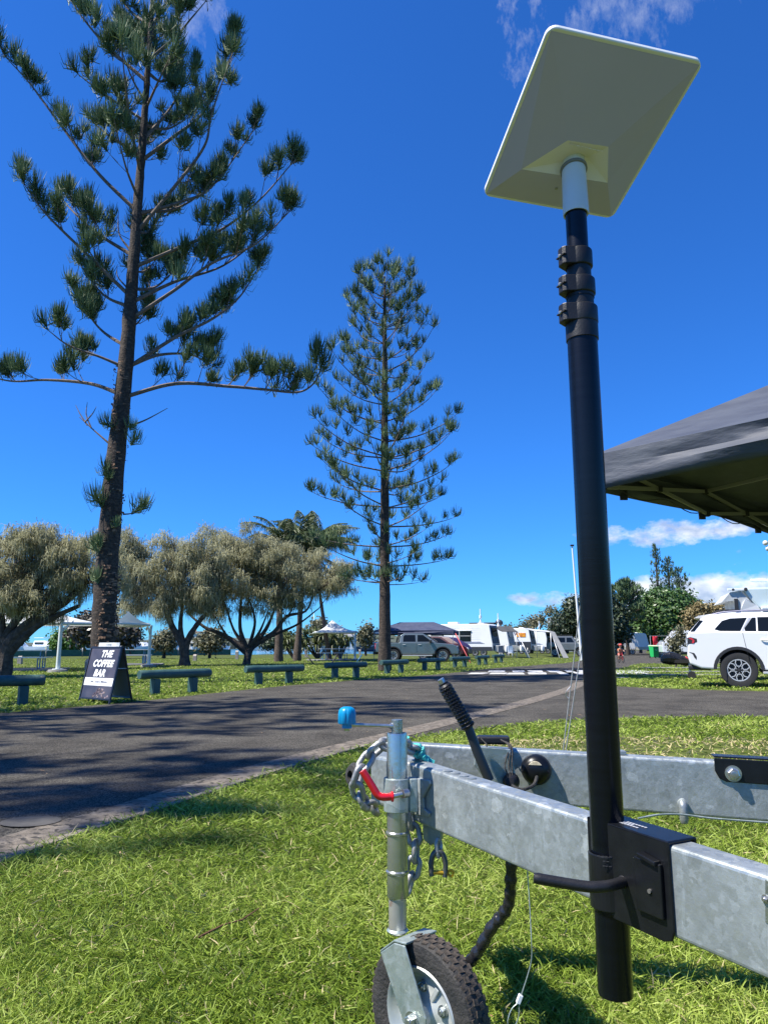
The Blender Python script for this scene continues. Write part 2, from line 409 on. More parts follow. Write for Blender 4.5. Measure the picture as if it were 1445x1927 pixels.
# low kerb lip that shows between the gutter and the lawn, in poured lengths with open joints
lip = offset_strip(gl[:36], 0.335); k = 0; i = 0
lipm = mat('kerb lip concrete', (0.13, 0.11, 0.085), 0.9, col2=(0.26, 0.225, 0.17), scale=9, bump=0.4, bscale=80)
while i + 2 < len(lip):
    b = MB(); a0, a1 = Vector((*lip[i], 0)), Vector((*lip[i + 2], 0)); d = (a1 - a0).normalized() * 0.006
    b.beam(a0 + d + Vector((0, 0, .008)), a1 - d + Vector((0, 0, .008)), 0.055, 0.034)
    o = b.build('kerb_stone', lipm, bevel=0.006); o.parent = gut; i += 2
whitep = mat('worn white road paint', (0.50, 0.50, 0.48), 0.85, col2=(0.07, 0.065, 0.06), scale=3.5, detail=8, contrast=(0.52, 0.66))
bm_ = MB()
for r_, (ya, yb) in enumerate(((26.6, 27.9), (28.7, 30.4))):
    for k in range(9):
        x0 = 3.0 + r_ * 0.9 + k * 0.72 + random.uniform(-.25, .25); ya += random.uniform(-.15, .15); yb += random.uniform(-.2, .2)
        bm_.add([(x0, ya, .0085), (x0 + random.uniform(.55, .7), ya + .05, .0085), (x0 + random.uniform(.85, 1.2), yb, .0085), (x0 + .3, yb - .05, .0085)], [(0, 1, 2, 3)])
o = bm_.build('speed_hump_markings', whitep); o['kind'] = 'structure'
bm_ = MB(); bm_.add([(x, y, .0085) for x, y in ((2.2, 19.0), (2.9, 18.9), (2.95, 19.0), (2.3, 19.15))], [(0, 1, 2, 3)])
for k, (x0, x1, y0, y1) in enumerate(((8.8, 12.4, 25.4, 26.0), (10.2, 14.0, 28.6, 29.2), (11.8, 15.5, 33.6, 34.6), (6.7, 7.5, 23.0, 23.5))):
    b = MB(); b.box(((x0 + x1) / 2, (y0 + y1) / 2, 0.004), (x1 - x0, y1 - y0, 0.05)); o = b.build('concrete_slab', slabm, bevel=0.01)
    o['kind'] = 'structure'
ped = poly('drain_cover', [(-1.93 + .16 * math.cos(a), 4.28 + .13 * math.sin(a)) for a in [2 * PI * i / 20 for i in range(20)]], 0.012, mat('drain lid', (0.06, 0.056, 0.05), .9, col2=(0.085, 0.08, 0.07), scale=12), None)
tag(ped, 'round pale drain cover set in the asphalt by the gutter at lower left', 'drain cover')

# water, sandbank, far shore
watm = mat('broadwater', (0.05, 0.12, 0.14), 0.12, col2=(0.04, 0.10, 0.11), scale=0.6, bump=0.3, bscale=2.5, spec=0.5)
poly('water', [(-420, 40), (-120, 55), (-45, 68), (-19.5, 88), (4, 110), (18, 160), (20, 330), (-600, 330)], 0.004, watm)
poly('sandbank', [(-120, 96), (-60, 92), (-33, 96), (-20, 108), (-40, 112), (-120, 112)], 0.012, mat('sand', (0.55, 0.47, 0.36), 0.95, col2=(0.62, 0.55, 0.44), scale=2))
hm = mat('far scrub hill', (0.05, 0.065, 0.045), 0.95, col2=(0.09, 0.105, 0.08), scale=0.12, detail=8, bump=1.0, bscale=0.3)
def ridge(name, x0, x1, y, h0, seed, dep=60, n=160):
    r = random.Random(seed); vs = []; fs = []
    for i in range(n + 1):
        x = x0 + (x1 - x0) * i / n; t = i / n
        h = h0 * (0.55 + 0.3 * math.sin(t * 7 + seed) + 0.15 * math.sin(t * 23 + seed * 2)) + r.uniform(-.35, .5) * h0 * .16
        h *= min(1, 8 * t, 8 * (1 - t))
        vs += [(x, y + r.uniform(-1, 1), -0.5), (x, y + 2 + r.uniform(-1, 1), h * .75), (x, y + 8, h), (x, y + dep, h * 1.02), (x, y + dep + 6, -0.5)]
    for i in range(n):
        for j in range(4): fs.append((i * 5 + j, (i + 1) * 5 + j, (i + 1) * 5 + j + 1, i * 5 + j + 1))
    m = MB(); m.add(vs, fs); o = m.build(name, hm); o['kind'] = 'structure'
ridge('hill', -330, 60, 335, 5.2, 3)
ridge('hill', -420, 500, 900, 15, 5, n=260)
ridge('hill', 60, 420, 340, 6.0, 8)

# ================================================================== GRASS BLADES
def inside(px, py, pg):
    c = np.zeros(len(px), bool); n = len(pg); j = n - 1
    for i in range(n):
        xi, yi = pg[i]; xj, yj = pg[j]
        m = ((yi > py) != (yj > py)) & (px < (xj - xi) * (py - yi) / (yj - yi + 1e-12) + xi)
        c ^= m; j = i
    return c
def blades(n, r0, r1, a0, a1, pw):
    u = rng.random(n); q = 1 - pw
    r = (r0 ** q + u * (r1 ** q - r0 ** q)) ** (1 / q); a = np.radians(rng.uniform(a0, a1, n))
    return r * np.sin(a), r * np.cos(a), r
gx, gy, grr = blades(430000, 1.15, 62, -38, 40, 1.18)
gut_poly = gl + gr_[::-1]
jx_ = gx + rng.normal(0, .035, len(gx)); jy_ = gy + rng.normal(0, .035, len(gx)); cp = G(1240, 1414); ok = ~((np.hypot((gx - cp.x) / 1.5, (gy - cp.y) / .8) + rng.normal(0, .2, len(gx)) < .8) & (rng.random(len(gx)) < .75)) & ~inside(jx_, jy_, road_poly) & ~inside(jx_, jy_, gut_poly)
gx, gy, grr = gx[ok], gy[ok], grr[ok]; n = len(gx)
patch_ = np.clip(0.5 + 0.22 * np.sin(gx * 3.1 + 1.3 * np.sin(gy * 2.3)) + 0.22 * np.sin(gy * 4.3 + 1.7 * np.sin(gx * 1.9 + 2)) + .2 * np.sin(gx * 11 + 2 * np.sin(gy * 9)) * np.sin(gy * 13 + 1.5 * np.sin(gx * 7)), 0, 1)
Ln = rng.uniform(0.022, 0.070, n) * np.clip(1 + 0.02 * grr, 1, 1.6) * (0.8 + 0.4 * patch_)
az_ = rng.uniform(0, 2 * PI, n); lay = rng.beta(1.3, 2.0, n) * 1.3 + 0.04
up = np.sin(lay) * 0.75; hz = np.cos(lay)
D = np.stack([np.cos(az_) * hz, np.sin(az_) * hz, up], 1)
A = np.stack([gx, gy, rng.uniform(0, 0.026, n)], 1)
side = rng.normal(0, 0.07, (n, 3)); side[:, 2] = 0
B = A + D * (Ln * .5)[:, None]; B[:, 2] += Ln * .03
C = A + (D + side) * Ln[:, None]; C[:, 2] -= Ln * .02; C[:, 2] = np.maximum(C[:, 2], .004)
V, Fq = strands(A, B, C, np.clip(grr * .0010, .0030, .02) * rng.uniform(.7, 1.35, n), .15)
gt = np.clip(rng.beta(1.5, 1.5, n) * .6 + 0.4 * patch_, 0, .96); dry = (rng.random(n) < .03) | ((np.hypot((gx - cp.x) / 1.5, (gy - cp.y) / .8) < 1.2) & (rng.random(n) < .5))
gt[dry] = 1.0
grassm = bpy.data.materials.new('grass blades'); grassm.use_nodes = True; t = grassm.node_tree; b = t.nodes['Principled BSDF']
an = t.nodes.new('ShaderNodeAttribute'); an.attribute_name = 'tint'; rp = t.nodes.new('ShaderNodeValToRGB')
e = rp.color_ramp.elements; e[0].position = 0; e[0].color = (0.05, 0.095, 0.008, 1); e[1].position = 0.97; e[1].color = (0.47, 0.54, 0.14, 1)
x_ = rp.color_ramp.elements.new(0.5); x_.color = (0.22, 0.31, 0.036, 1); x_ = rp.color_ramp.elements.new(1.0); x_.color = (0.55, 0.46, 0.24, 1)
t.links.new(an.outputs['Fac'], rp.inputs[0]); t.links.new(rp.outputs[0], b.inputs['Base Color']); b.inputs['Roughness'].default_value = .5; b.inputs['Specular IOR Level'].default_value = .2
tr = t.nodes.new('ShaderNodeBsdfTranslucent'); ms = t.nodes.new('ShaderNodeMixShader'); ms.inputs[0].default_value = .3
t.links.new(rp.outputs[0], tr.inputs[0]); t.links.new(b.outputs[0], ms.inputs[1]); t.links.new(tr.outputs[0], ms.inputs[2]); t.links.new(ms.outputs[0], t.nodes['Material Output'].inputs[0])
o = fastmesh('grass', V, Fq, grassm, tint=np.repeat(gt, 6)); tag(o, 'short bright green couch grass covering the lawns and verges', 'grass', kind='stuff')
# fallen leaves and twigs on the lawn and road
fallen = mat('dead leaf', (0.22, 0.10, 0.04), 0.8, col2=(0.42, 0.30, 0.14), scale=40)
tw = MB()
tw.tube([G(372, 1783) + Vector((0, 0, .03)), G(420, 1768) + Vector((0, 0, .045)), G(455, 1755) + Vector((0, 0, .04)), G(487, 1738) + Vector((0, 0, .05))], [.004, .0035, .003, .002], 6)
tag(tw.build('twig', mat('twig bark', (0.13, 0.06, 0.03), .8)), 'thin reddish brown twig lying in the lawn at lower left', 'twig')
nn = 150; la = np.stack([rng.uniform(-1.6, 4, nn), rng.uniform(1.6, 9, nn), np.full(nn, .045)], 1)
okk = ~inside(la[:, 0], la[:, 1], road_poly); lb = np.stack([rng.uniform(-5, 8, 150), rng.uniform(4, 26, 150), np.full(150, .012)], 1)
lb = lb[inside(lb[:, 0], lb[:, 1], road_poly)]
nrm = unit(np.array([0, 0, 1.]) + rng.normal(0, .35, (okk.sum(), 3)))
V1, F1 = leafquads(la[okk], nrm, rng.uniform(.012, .03, okk.sum()), .3); nrm = unit(np.array([0, 0, 1.]) + rng.normal(0, .1, (len(lb), 3)))
V2, F2 = leafquads(lb, nrm, rng.uniform(.03, .08, len(lb)), .25)
tag(fastmesh('leaf_litter', np.concatenate([V1, V2]), [F1, F2 + len(V1)], fallen), 'scattered dry brown leaves on the grass and asphalt', 'leaves', kind='stuff')

# ================================================================== TREES
bark_d = mat('dark pine bark', (0.035, 0.027, 0.022), .95, col2=(0.115, 0.085, 0.065), scale=9, detail=9, bump=1.0, bscale=22, stretch=(1, 1, 1.8), contrast=(.45, .75))
bark_l = mat('peeling brown bark', (0.10, 0.06, 0.04), .95, col2=(0.36, 0.22, 0.14), scale=12, detail=8, bump=1.0, bscale=26, stretch=(1, 1, 2.4), contrast=(.4, .7))
bark_b = mat('branch bark', (0.10, 0.075, 0.06), .9, col2=(0.20, 0.155, 0.125), scale=12)
bark_g = mat('grey branch bark', (0.032, 0.026, 0.022), .95, col2=(0.10, 0.082, 0.07), scale=6, detail=8, bump=.8, bscale=20)
pinem = mat('pine needles', (0.038, 0.076, 0.036), .55, col2=(0.20, 0.27, 0.13), tint=True, trans=.12, spec=.15)
pinel = mat('young pine needles', (0.05, 0.11, 0.02), .55, col2=(0.17, 0.27, 0.05), tint=True, trans=.2, spec=.4)
Z = Vector((0, 0, 1))
def trunk_mesh(pts, rs, n=20, rough=.03, seed=1, sub=10):
    r = random.Random(seed); P_ = smoothpts(pts, sub); m = MB(); k = len(P_)
    f = [i / (k - 1) * (len(rs) - 1) for i in range(k)]
    rr = [(rs[int(q)] * (1 - (q - int(q))) + rs[min(int(q) + 1, len(rs) - 1)] * (q - int(q))) * (1 + r.uniform(-rough, rough)) for q in f]
    m.tube(P_, rr, n)
    m.v = [tuple(Vector(q) + Vector((r.uniform(-1, 1), r.uniform(-1, 1), 0)) * rough * rs[0] * .8) for q in m.v]
    return m
def tufts(pos, d, size, k, wid, spread=.52, upb=.95):
    pos = np.repeat(pos, k, 0); d = np.repeat(d, k, 0); size = np.repeat(size, k)[:, None]; n = len(pos)
    s = rng.normal(0, spread, (n, 3)); u = np.array([0, 0, 1.])
    st = rng.uniform(0, .55, (n, 1))
    A = pos + d * st * size * .6 + rng.normal(0, .02, (n, 3)) * size
    dd = unit(d * .6 + s + u * .25)
    B = A + dd * size * rng.uniform(.28, .42, (n, 1))
    C = B + unit(dd * .45 + u * upb) * size * rng.uniform(.25, .46, (n, 1))
    return A, B, C
def pine(name, label, base, trunk_pts, trunk_rs, limbs, tsize, k, wid, mat_n, spacing=.5, twig=.55, seed=1, lean_r=.05, extra=None, group=None, dense=(1, 2, 2, 3), multi=0):
    """limbs: list of (list of points from trunk to tip, start fraction of foliage)"""
    r = random.Random(seed); root = thing(name, label, 'tree', tuple(base), group=group)
    m = trunk_mesh(trunk_pts, trunk_rs, 22, .05, seed)
    m.build('trunk', bark_d, root, world=True)
    br = MB(); pos = []; dr = []; sz = []
    for li, (pts, fr) in enumerate(limbs):
        sp = smoothpts(pts, 8); ln = sum((sp[i + 1] - sp[i]).length for i in range(len(sp) - 1))
        r0 = lean_r * min(1, ln / 4 + .25)
        br.tube(sp, [r0 * (1 - .78 * i / (len(sp) - 1)) for i in range(len(sp))], 6)
        if fr >= 1: continue
        d = 0; nx = ln * fr
        for i in range(len(sp) - 1):
            seg = (sp[i + 1] - sp[i]); sl_ = seg.length
            while nx < d + sl_:
                p = sp[i] + seg * ((nx - d) / sl_); t = seg.normalized(); f = nx / ln
                sd = t.cross(Z).normalized()
                for q in range(r.choice(dense)):
                    a = r.choice((-1, 1)); tl = twig * r.uniform(.3, 1.3) * (1.2 - .7 * f)
                    e = (t * r.uniform(.1, .8) + sd * a * r.uniform(.1, 1.0) + Z * r.uniform(.15, 1.0)).normalized()
                    pe = p + e * tl
                    br.tube([p, p + e * tl * .5 + Z * -.03, pe], [r0 * .25, r0 * .2, r0 * .14], 4, cap=False)
                    pos.append(pe); dr.append((e + Z * .5).normalized()); sz.append(tsize * r.uniform(.75, 1.2))
                    for w_ in range(multi if tl > twig * .45 else 0):
                        e2 = (e + Vector((r.uniform(-.8, .8), r.uniform(-.8, .8), r.uniform(-.1, .8)))).normalized(); pb = p + e * tl * r.uniform(.35, .85); pc = pb + e2 * tl * .4
                        br.tube([pb, pc], [r0 * .14, r0 * .1], 4, cap=False); pos.append(pc); dr.append((e2 + Z * .5).normalized()); sz.append(tsize * r.uniform(.55, 1.0))
                nx += spacing * r.uniform(.6, 1.4)
            d += sl_
        pos.append(sp[-1]); dr.append(((sp[-1] - sp[-3]).normalized() + Z * .6).normalized()); sz.append(tsize * 1.05)
    if extra:
        for p, dd, s in extra: pos.append(p); dr.append(dd); sz.append(s)
    br.build('branch', bark_b, root, world=True)['kind'] = 'stuff'
    A, B, C = tufts(np.array([tuple(q) for q in pos]), np.array([tuple(q) for q in dr]), np.array(sz), k, wid)
    V, Fq = strands(A, B, C, wid * rng.uniform(.7, 1.2, len(A)), .35)
    tn = np.repeat(np.clip(np.repeat(rng.uniform(0, .6, len(pos)), k) + rng.uniform(-.1, .4, len(A)), 0, 1), 6)
    fastmesh('crown', V, Fq, mat_n, root, tn, world=True)
    return root

# ---- tall pine at left, limbs read off the photograph
TY = 20.0
TB = P(193, 1288, TY); TB.z = 0
tp = [P(192, 1287, TY), P(197, 1150, TY), P(213, 920, TY), P(236, 700, TY), P(250, 520, TY), P(259, 395, TY), P(271, 240, TY), P(281, 100, TY), P(290, -40, TY), P(299, -190, TY)]
def limb(at, mid, tip, dz=None, fr=.3, r=random.Random(5)):
    dz = r.uniform(-1.8, 1.8) if dz is None else dz
    n = len(mid) + 1
    pts = [P(*at, TY)] + [P(*q, TY + dz * (i + 1) / n) for i, q in enumerate(mid)] + [P(*tip, TY + dz)]
    return pts, fr
LL = [limb((228, 742), [(170, 722), (90, 715), (20, 717)], (-45, 700), 1.0, .26), limb((237, 692), [(190, 672), (130, 650)], (92, 622), -.8, .35),
      limb((243, 655), [(190, 620)], (145, 560), 1.2, .4), limb((248, 560), [(150, 465), (85, 400)], (45, 345), -.5, .28),
      limb((252, 482), [(185, 440), (140, 400)], (110, 365), 1.5, .3), limb((258, 398), [(180, 320), (100, 215), (55, 155)], (12, 108), .3, .3),
      limb((264, 292), [(205, 255)], (168, 222), 1.8, .4), limb((270, 226), [(215, 190), (180, 165)], (148, 140), -1, .35),
      limb((275, 152), [(205, 90), (165, 45)], (138, 8), .6, .35), limb((282, 48), [(245, 20)], (212, -25), 1, .4),
      limb((231, 748), [(330, 722), (430, 727), (500, 733), (560, 738), (590, 722)], (604, 695), -.6, .12), limb((238, 694), [(330, 635), (400, 600), (450, 560)], (486, 505), 1.1, .25),
      limb((240, 690), [(300, 668), (360, 668)], (400, 690), 2.2, .3),
      limb((252, 597), [(330, 545), (400, 495), (480, 460)], (548, 395), -.3, .25), limb((256, 565), [(330, 530), (420, 500)], (500, 440), 1.7, .25),
      limb((259, 500), [(340, 465), (420, 430), (490, 375)], (556, 300), .4, .3), limb((262, 432), [(330, 350), (385, 275), (400, 210)], (438, 100), -.9, .3),
      limb((266, 402), [(340, 380), (400, 350)], (478, 245), 1.3, .4), limb((270, 300), [(330, 255), (380, 215), (415, 150)], (440, 92), .2, .35),
      limb((272, 260), [(320, 205)], (362, 130), 1.5, .35), limb((282, 112), [(330, 70), (360, 35)], (388, 2), -.4, .5), limb((284, 50), [(305, 20)], (330, -25), 1.2, .4),
      limb((277, 200), [(300, 150)], (322, 105), -1.4, .3), limb((280, 115), [(255, 70)], (225, 45), 1.4, .3)]
rr = random.Random(21)
def trunkpt(py):
    ys = [(1287, 192), (1150, 197), (920, 213), (700, 236), (520, 250), (395, 259), (240, 271), (100, 281), (-40, 290), (-190, 299)]
    for (a, xa), (b, xb) in zip(ys, ys[1:]):
        if py >= b: return xa + (xb - xa) * (a - py) / (a - b)
    return 300
for k in range(17):
    py = 60 + k * 34 + rr.uniform(-10, 10); px = trunkpt(py); p0 = P(px, py, TY); a = rr.choice((rr.uniform(60, 120), rr.uniform(240, 300), rr.uniform(20, 160))); ln = rr.uniform(1.2, 2.6)
    h_ = Vector((math.cos(R(a)), math.sin(R(a)), 0))
    LL.append(([p0, p0 + h_ * ln * .5 + Z * .28 * ln, p0 + h_ * ln + Z * .85 * ln], .35))
for k in range(8):
    py = -30 - k * 20; px = trunkpt(py); p0 = P(px, py, TY)
    for j in range(3):
        a = rr.uniform(0, 360); ln = 1.9 - k * .16; h_ = Vector((math.cos(R(a)), math.sin(R(a)), 0))
        LL.append(([p0, p0 + h_ * ln * .5 + Z * .3 * ln, p0 + h_ * ln + Z * .8 * ln], .3))
for at, mid, tip in (((241, 803), [(275, 790)], (316, 768)), ((210, 838), [(180, 812)], (150, 785)), ((165, 800), [(152, 780)], (143, 762)), ((172, 805), [(163, 780)], (165, 757)),
                     ((232, 968), [(250, 965)], (262, 950)), ((160, 795), [(175, 778)], (182, 765)), ((245, 470), [(225, 440)], (223, 395)), ((238, 540), [(222, 520)], (221, 500))):
    LL.append(limb(at, mid, tip, .1, 1.0))
def ex(px, py, dx, dz, s, y=TY - .3): return (P(px, py, y), Vector((dx, -.1, dz)).normalized(), s)
EX = [ex(212, 805, -.9, .6, .62), ex(247, 838, .5, .8, .62), ex(245, 812, .3, 1, .5), ex(204, 895, -.5, .9, .6), ex(205, 905, -.3, 1, .45), ex(196, 952, -.8, .7, .9), ex(192, 955, -.4, 1, .6),
      ex(248, 968, .8, .5, .75), ex(262, 958, .7, .6, .6), ex(186, 1040, -.6, .8, .7), ex(190, 1030, -.3, 1, .5), ex(184, 1098, -.1, 1, .55), ex(219, 992, .1, 1, .35)]
pine1 = pine('pine_tree', 'tallest pine, dark trunk and open tiers of upturned needle brushes, behind the coffee sign', TB, tp, [.32, .30, .27, .205, .165, .13, .10, .075, .05, .03], LL,   .70, 58, .021, pinem, .70, .80, 3, .06, EX, group='tall pines along the road', multi=2)
# bark: peeling pale flakes low on the trunk
fl = MB(); r = random.Random(4)
for k in range(520):
    z = r.uniform(.1, 3.1) if k < 380 else r.uniform(3, 9); a = r.uniform(0, 2 * PI); rad = .315 - .004 * z * 2.2
    c = TB + Vector((math.cos(a) * rad, math.sin(a) * rad, z)); t_ = Vector((-math.sin(a), math.cos(a), 0)); n_ = Vector((math.cos(a), math.sin(a), 0)); wd = r.uniform(.03, .08); hh = r.uniform(.012, .035)
    fl.add([c - t_ * wd - Z * hh, c + t_ * wd - Z * hh * .6 + n_ * .02, c + t_ * wd * .8 + Z * hh + n_ * .012, c - t_ * wd * .9 + Z * hh], [(0, 1, 2, 3)])
o = fl.build('bark_flake', bark_l, pine1, world=True, recalc=False); o['kind'] = 'stuff'

def whorl_pine(name, label, base, H, prof, z0, nwh, tsize, k, wid, tr, seed, spacing=.42, twig=.4, mat_n=None, lim=.035, group=None, nb=(4, 6), dense=(1, 2, 2)):
    r = random.Random(seed); base = Vector(base); LL = []
    for i in range(nwh):
        z = z0 + (H - z0 - .3) * (i / (nwh - 1)) ** .95; a0 = r.uniform(0, 360)
        for j in range(r.randint(*nb)):
            a = R(a0 + j * 360 / 5 + r.uniform(-22, 22)); f = (z - z0) / (H - z0)
            hw = np.interp(f, [q[0] for q in prof], [q[1] for q in prof]) * r.uniform(.68, 1.12)
            rise = np.interp(f, [0, .3, .7, 1], [.12, .32, .62, 1.0]) * r.uniform(.75, 1.25)
            h_ = Vector((math.cos(a), math.sin(a), 0)); zz = z + r.uniform(-.12, .12); p0 = base + Z * zz
            LL.append(([p0, p0 + h_ * hw * .45 + Z * hw * rise * .22, p0 + h_ * hw * .8 + Z * hw * rise * .62, p0 + h_ * hw + Z * hw * rise], .3))
    return pine(name, label, base, [base, base + Z * H * .2, base + Z * H * .5, base + Z * H * .8, base + Z * H], tr, LL, tsize, k, wid, mat_n or pinem, spacing, twig, seed, lim, group=group, dense=dense)
c2 = P(724, 1264, 30.0); c2.z = 0
whorl_pine('pine_tree', 'slender tapering pine standing between the log rails and the parked ute', c2, 16.9, [(0, 1.9), (.08, 2.8), (.2, 3.4), (.3, 3.2), (.45, 2.8), (.62, 2.35), (.78, 1.8), (.9, 1.3), (1, .5)], 3.4, 19, .60, 34, .024, [.27, .21, .16, .10, .03], 12, group='tall pines along the road', spacing=.60, twig=.34, dense=(1, 1, 2))
for (x, y, H, s, kr) in ((-12.6, 8.2, 20, 37, 1), (-11.9, 2.4, 16.5, 31, .9)):
    whorl_pine('pine_tree', {31: 'roadside pine left of the view whose crown shades the near asphalt', 37: 'roadside pine next to the coffee sign pine, its crown shading the road'}[s], (x, y, 0), H, [(0, 3.4 * kr), (.2, 4.0 * kr), (.5, 3.2 * kr), (.8, 2.2 * kr), (1, .6)], 4.0, 14, .7, 20, .05, [.3, .24, .18, .1, .03], s, spacing=.8, twig=.6, group='tall pines along the road')

# ---- leafy crowns
def crown_points(blobs, n, shell=.35):
    vol = np.array([b[1][0] * b[1][1] * b[1][2] for b in blobs]) ** .7; idx = rng.choice(len(blobs), n, p=vol / vol.sum())
    d = unit(rng.normal(size=(n, 3))); rad = rng.random(n) ** shell
    c = np.array([tuple(b[0]) for b in blobs])[idx]; rr_ = np.array([b[1] for b in blobs])[idx]
    p = c + d * rr_ * rad[:, None]
    p += rng.normal(0, .06, (n, 3)) * rr_
    return p, d
def leafy_tree(name, label, base, trunks, blobs, n, lsize, ml, mb=None, group=None, shell=.35, clump=7):
    root = thing(name, label, 'tree', tuple(base), group=group)
    m = MB()
    for pts, rs in trunks:
        sp = smoothpts(pts, 5); m.tube(sp, [rs[0] + (rs[1] - rs[0]) * i / (len(sp) - 1) for i in range(len(sp))], 8)
    m.build('trunk', mb or bark_g, root, world=True)
    # limbs into the crown
    p, d = crown_points(blobs, n // clump, shell)
    p = np.repeat(p, clump, 0) + rng.normal(0, lsize * .9, (n // clump * clump, 3)); dd = np.repeat(d, clump, 0)
    V, F_ = leafquads(p, unit(dd + rng.normal(0, .7, p.shape) + np.array([0, 0, .4])), lsize * rng.uniform(.6, 1.3, len(p)))
    tn = np.repeat(np.clip(np.repeat(rng.uniform(0, .7, n // clump), clump) + rng.uniform(0, .3, len(p)), 0, 1), 4)
    fastmesh('crown', V, [F_], ml, root, tn, world=True)
    br = MB(); r = random.Random(len(label))
    top = Vector(trunks[0][0][-1])
    for b in blobs:
        c = Vector(b[0]); q = min((Vector(t[0][-1]) for t in trunks), key=lambda v: (v - c).length)
        br.tube([q, (q + c) / 2 + Vector((r.uniform(-.2, .2), 0, .1)), c], [trunks[0][1][1] * .8, trunks[0][1][1] * .5, trunks[0][1][1] * .2], 5)
    br.build('branch', mb or bark_g, root, world=True)['kind'] = 'stuff'
    return root
def blob(px, py, y, rx, ry, rz=None):
    """centre at a photo pixel and depth; radii in photo pixels -> metres"""
    c = P(px, py, y); s = y / F; return (c, (rx * s, (rz or rx) * s, ry * s))
figm = mat('fig leaves', (0.018, 0.05, 0.012), .45, col2=(0.10, 0.19, 0.04), tint=True, trans=.12, spec=.5)
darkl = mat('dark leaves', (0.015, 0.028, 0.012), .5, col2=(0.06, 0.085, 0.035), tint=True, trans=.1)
oliv = mat('olive leaves', (0.07, 0.075, 0.035), .6, col2=(0.22, 0.21, 0.12), tint=True, trans=.25)
gold = mat('golden leaves', (0.13, 0.10, 0.035), .6, col2=(0.34, 0.27, 0.12), tint=True, trans=.25)
brite = mat('bright leaves', (0.03, 0.085, 0.012), .5, col2=(0.12, 0.24, 0.04), tint=True, trans=.2)
magn = mat('bronze leaves', (0.025, 0.028, 0.02), .4, col2=(0.13, 0.11, 0.075), tint=True, trans=.1)

# ---- she-oaks with hanging foliage
caz = mat('she-oak foliage', (0.125, 0.125, 0.055), .75, col2=(0.58, 0.565, 0.37), tint=True, trans=.4, spec=.2)
def sheoak(label, base, stems, blobs, n, ln, seed):
    r = random.Random(seed); root = thing('she_oak_tree', label, 'tree', tuple(base), group='she-oak trees across the park lawn')
    m = MB(); ends = []
    for pts, r0, r1 in stems:
        sp = smoothpts(pts, 6); m.tube(sp, [(r0 + (r1 - r0) * (i / (len(sp) - 1)) ** .7) * (1 + r.uniform(-.07, .07)) for i in range(len(sp))], 9); ends += [sp[-1], sp[int(len(sp) * .6)]]
    m.build('trunk', bark_g, root, world=True)
    br = MB(); sub = []
    for b in blobs:
        for j in range(20):
            dv = Vector([r.gauss(0, 1) for _ in range(3)]).normalized(); q = r.uniform(.3, 1.22)
            sub.append((Vector(b[0]) + Vector([dv[i] * b[1][i] * q for i in range(3)]), tuple(z * r.uniform(.16, .36) for z in b[1])))
    for b in blobs:
        c = Vector(b[0])
        for j in range(7):
            q = min(ends, key=lambda v: (v - c).length + r.uniform(0, .8)); e = c + Vector([r.gauss(0, .4) * s for s in b[1]])
            mid = (q + e) / 2 + Vector((r.uniform(-.15, .15), r.uniform(-.15, .15), r.uniform(0, .3)))
            br.tube([q, mid, e], [r1 * .55, r1 * .3, .012], 5, cap=False)
            for jj in range(3):
                e2 = e + Vector([r.gauss(0, .3) * s for s in b[1]]); br.tube([mid, (mid + e2) / 2 + Z * .08, e2], [r1 * .25, .014, .006], 4, cap=False)
    br.build('branch', bark_g, root, world=True)['kind'] = 'stuff'
    k = 14; nc = n // k
    p, d = crown_points(sub, nc, .45)
    lc = np.repeat(rng.uniform(.5, 1.15, nc) * ln, k); tt = np.repeat(rng.beta(1.6, 2.2, nc) * .75, k)
    out = np.repeat(unit(d * np.array([1, 1, .5]) + rng.normal(0, .45, d.shape)), k, 0); A = np.repeat(p, k, 0) + rng.normal(0, ln * .2, (nc * k, 3))
    f = rng.normal(0, .35, A.shape)
    B = A + (out * .5 + f) * lc[:, None] * .45; B[:, 2] += lc * .06
    C = B + (out * .25 + f * .6) * lc[:, None] * .35; C[:, 2] -= lc * rng.uniform(.1, .75, len(A))
    V, F_ = strands(A, B, C, ln * .05 * rng.uniform(.6, 1.3, len(A)), .3)
    fastmesh('crown', V, F_, caz, root, np.repeat(np.clip(tt + rng.uniform(0, .35, len(A)), 0, 1), 6), world=True)
    return root
y = 23.7; b0 = P(5, 1272, y); b0.z = 0
sheoak('nearest she-oak, its dark trunks forking up to the right above the first log rail', b0,
       [([b0, P(20, 1210, y), P(70, 1165, y), P(125, 1130, y), P(160, 1100, y)], .30, .09), ([b0, P(10, 1205, y), P(45, 1150, y), P(75, 1110, y)], .22, .08), ([b0 + Vector((-.1, 0, 0)), P(5, 1190, y), P(0, 1130, y)], .2, .08), ([P(5, 1240, y), P(60, 1185, y), P(105, 1160, y), P(150, 1140, y)], .2, .06)],
       [blob(10, 1075, y, 70, 50), blob(90, 1065, y, 80, 55), blob(60, 1110, y, 90, 40), blob(60, 1010, y, 60, 30), blob(150, 1030, y, 55, 45), blob(200, 1070, y, 40, 50), blob(140, 1095, y, 48, 38), blob(50, 1145, y, 80, 22), blob(20, 1120, y + .3, 60, 30), blob(-60, 1080, y, 70, 60), blob(75, 1030, y, 40, 30), blob(10, 1035, y, 40, 25)], 46000, .36, 1)
y = 38.; b0 = P(348, 1253, y); b0.z = 0
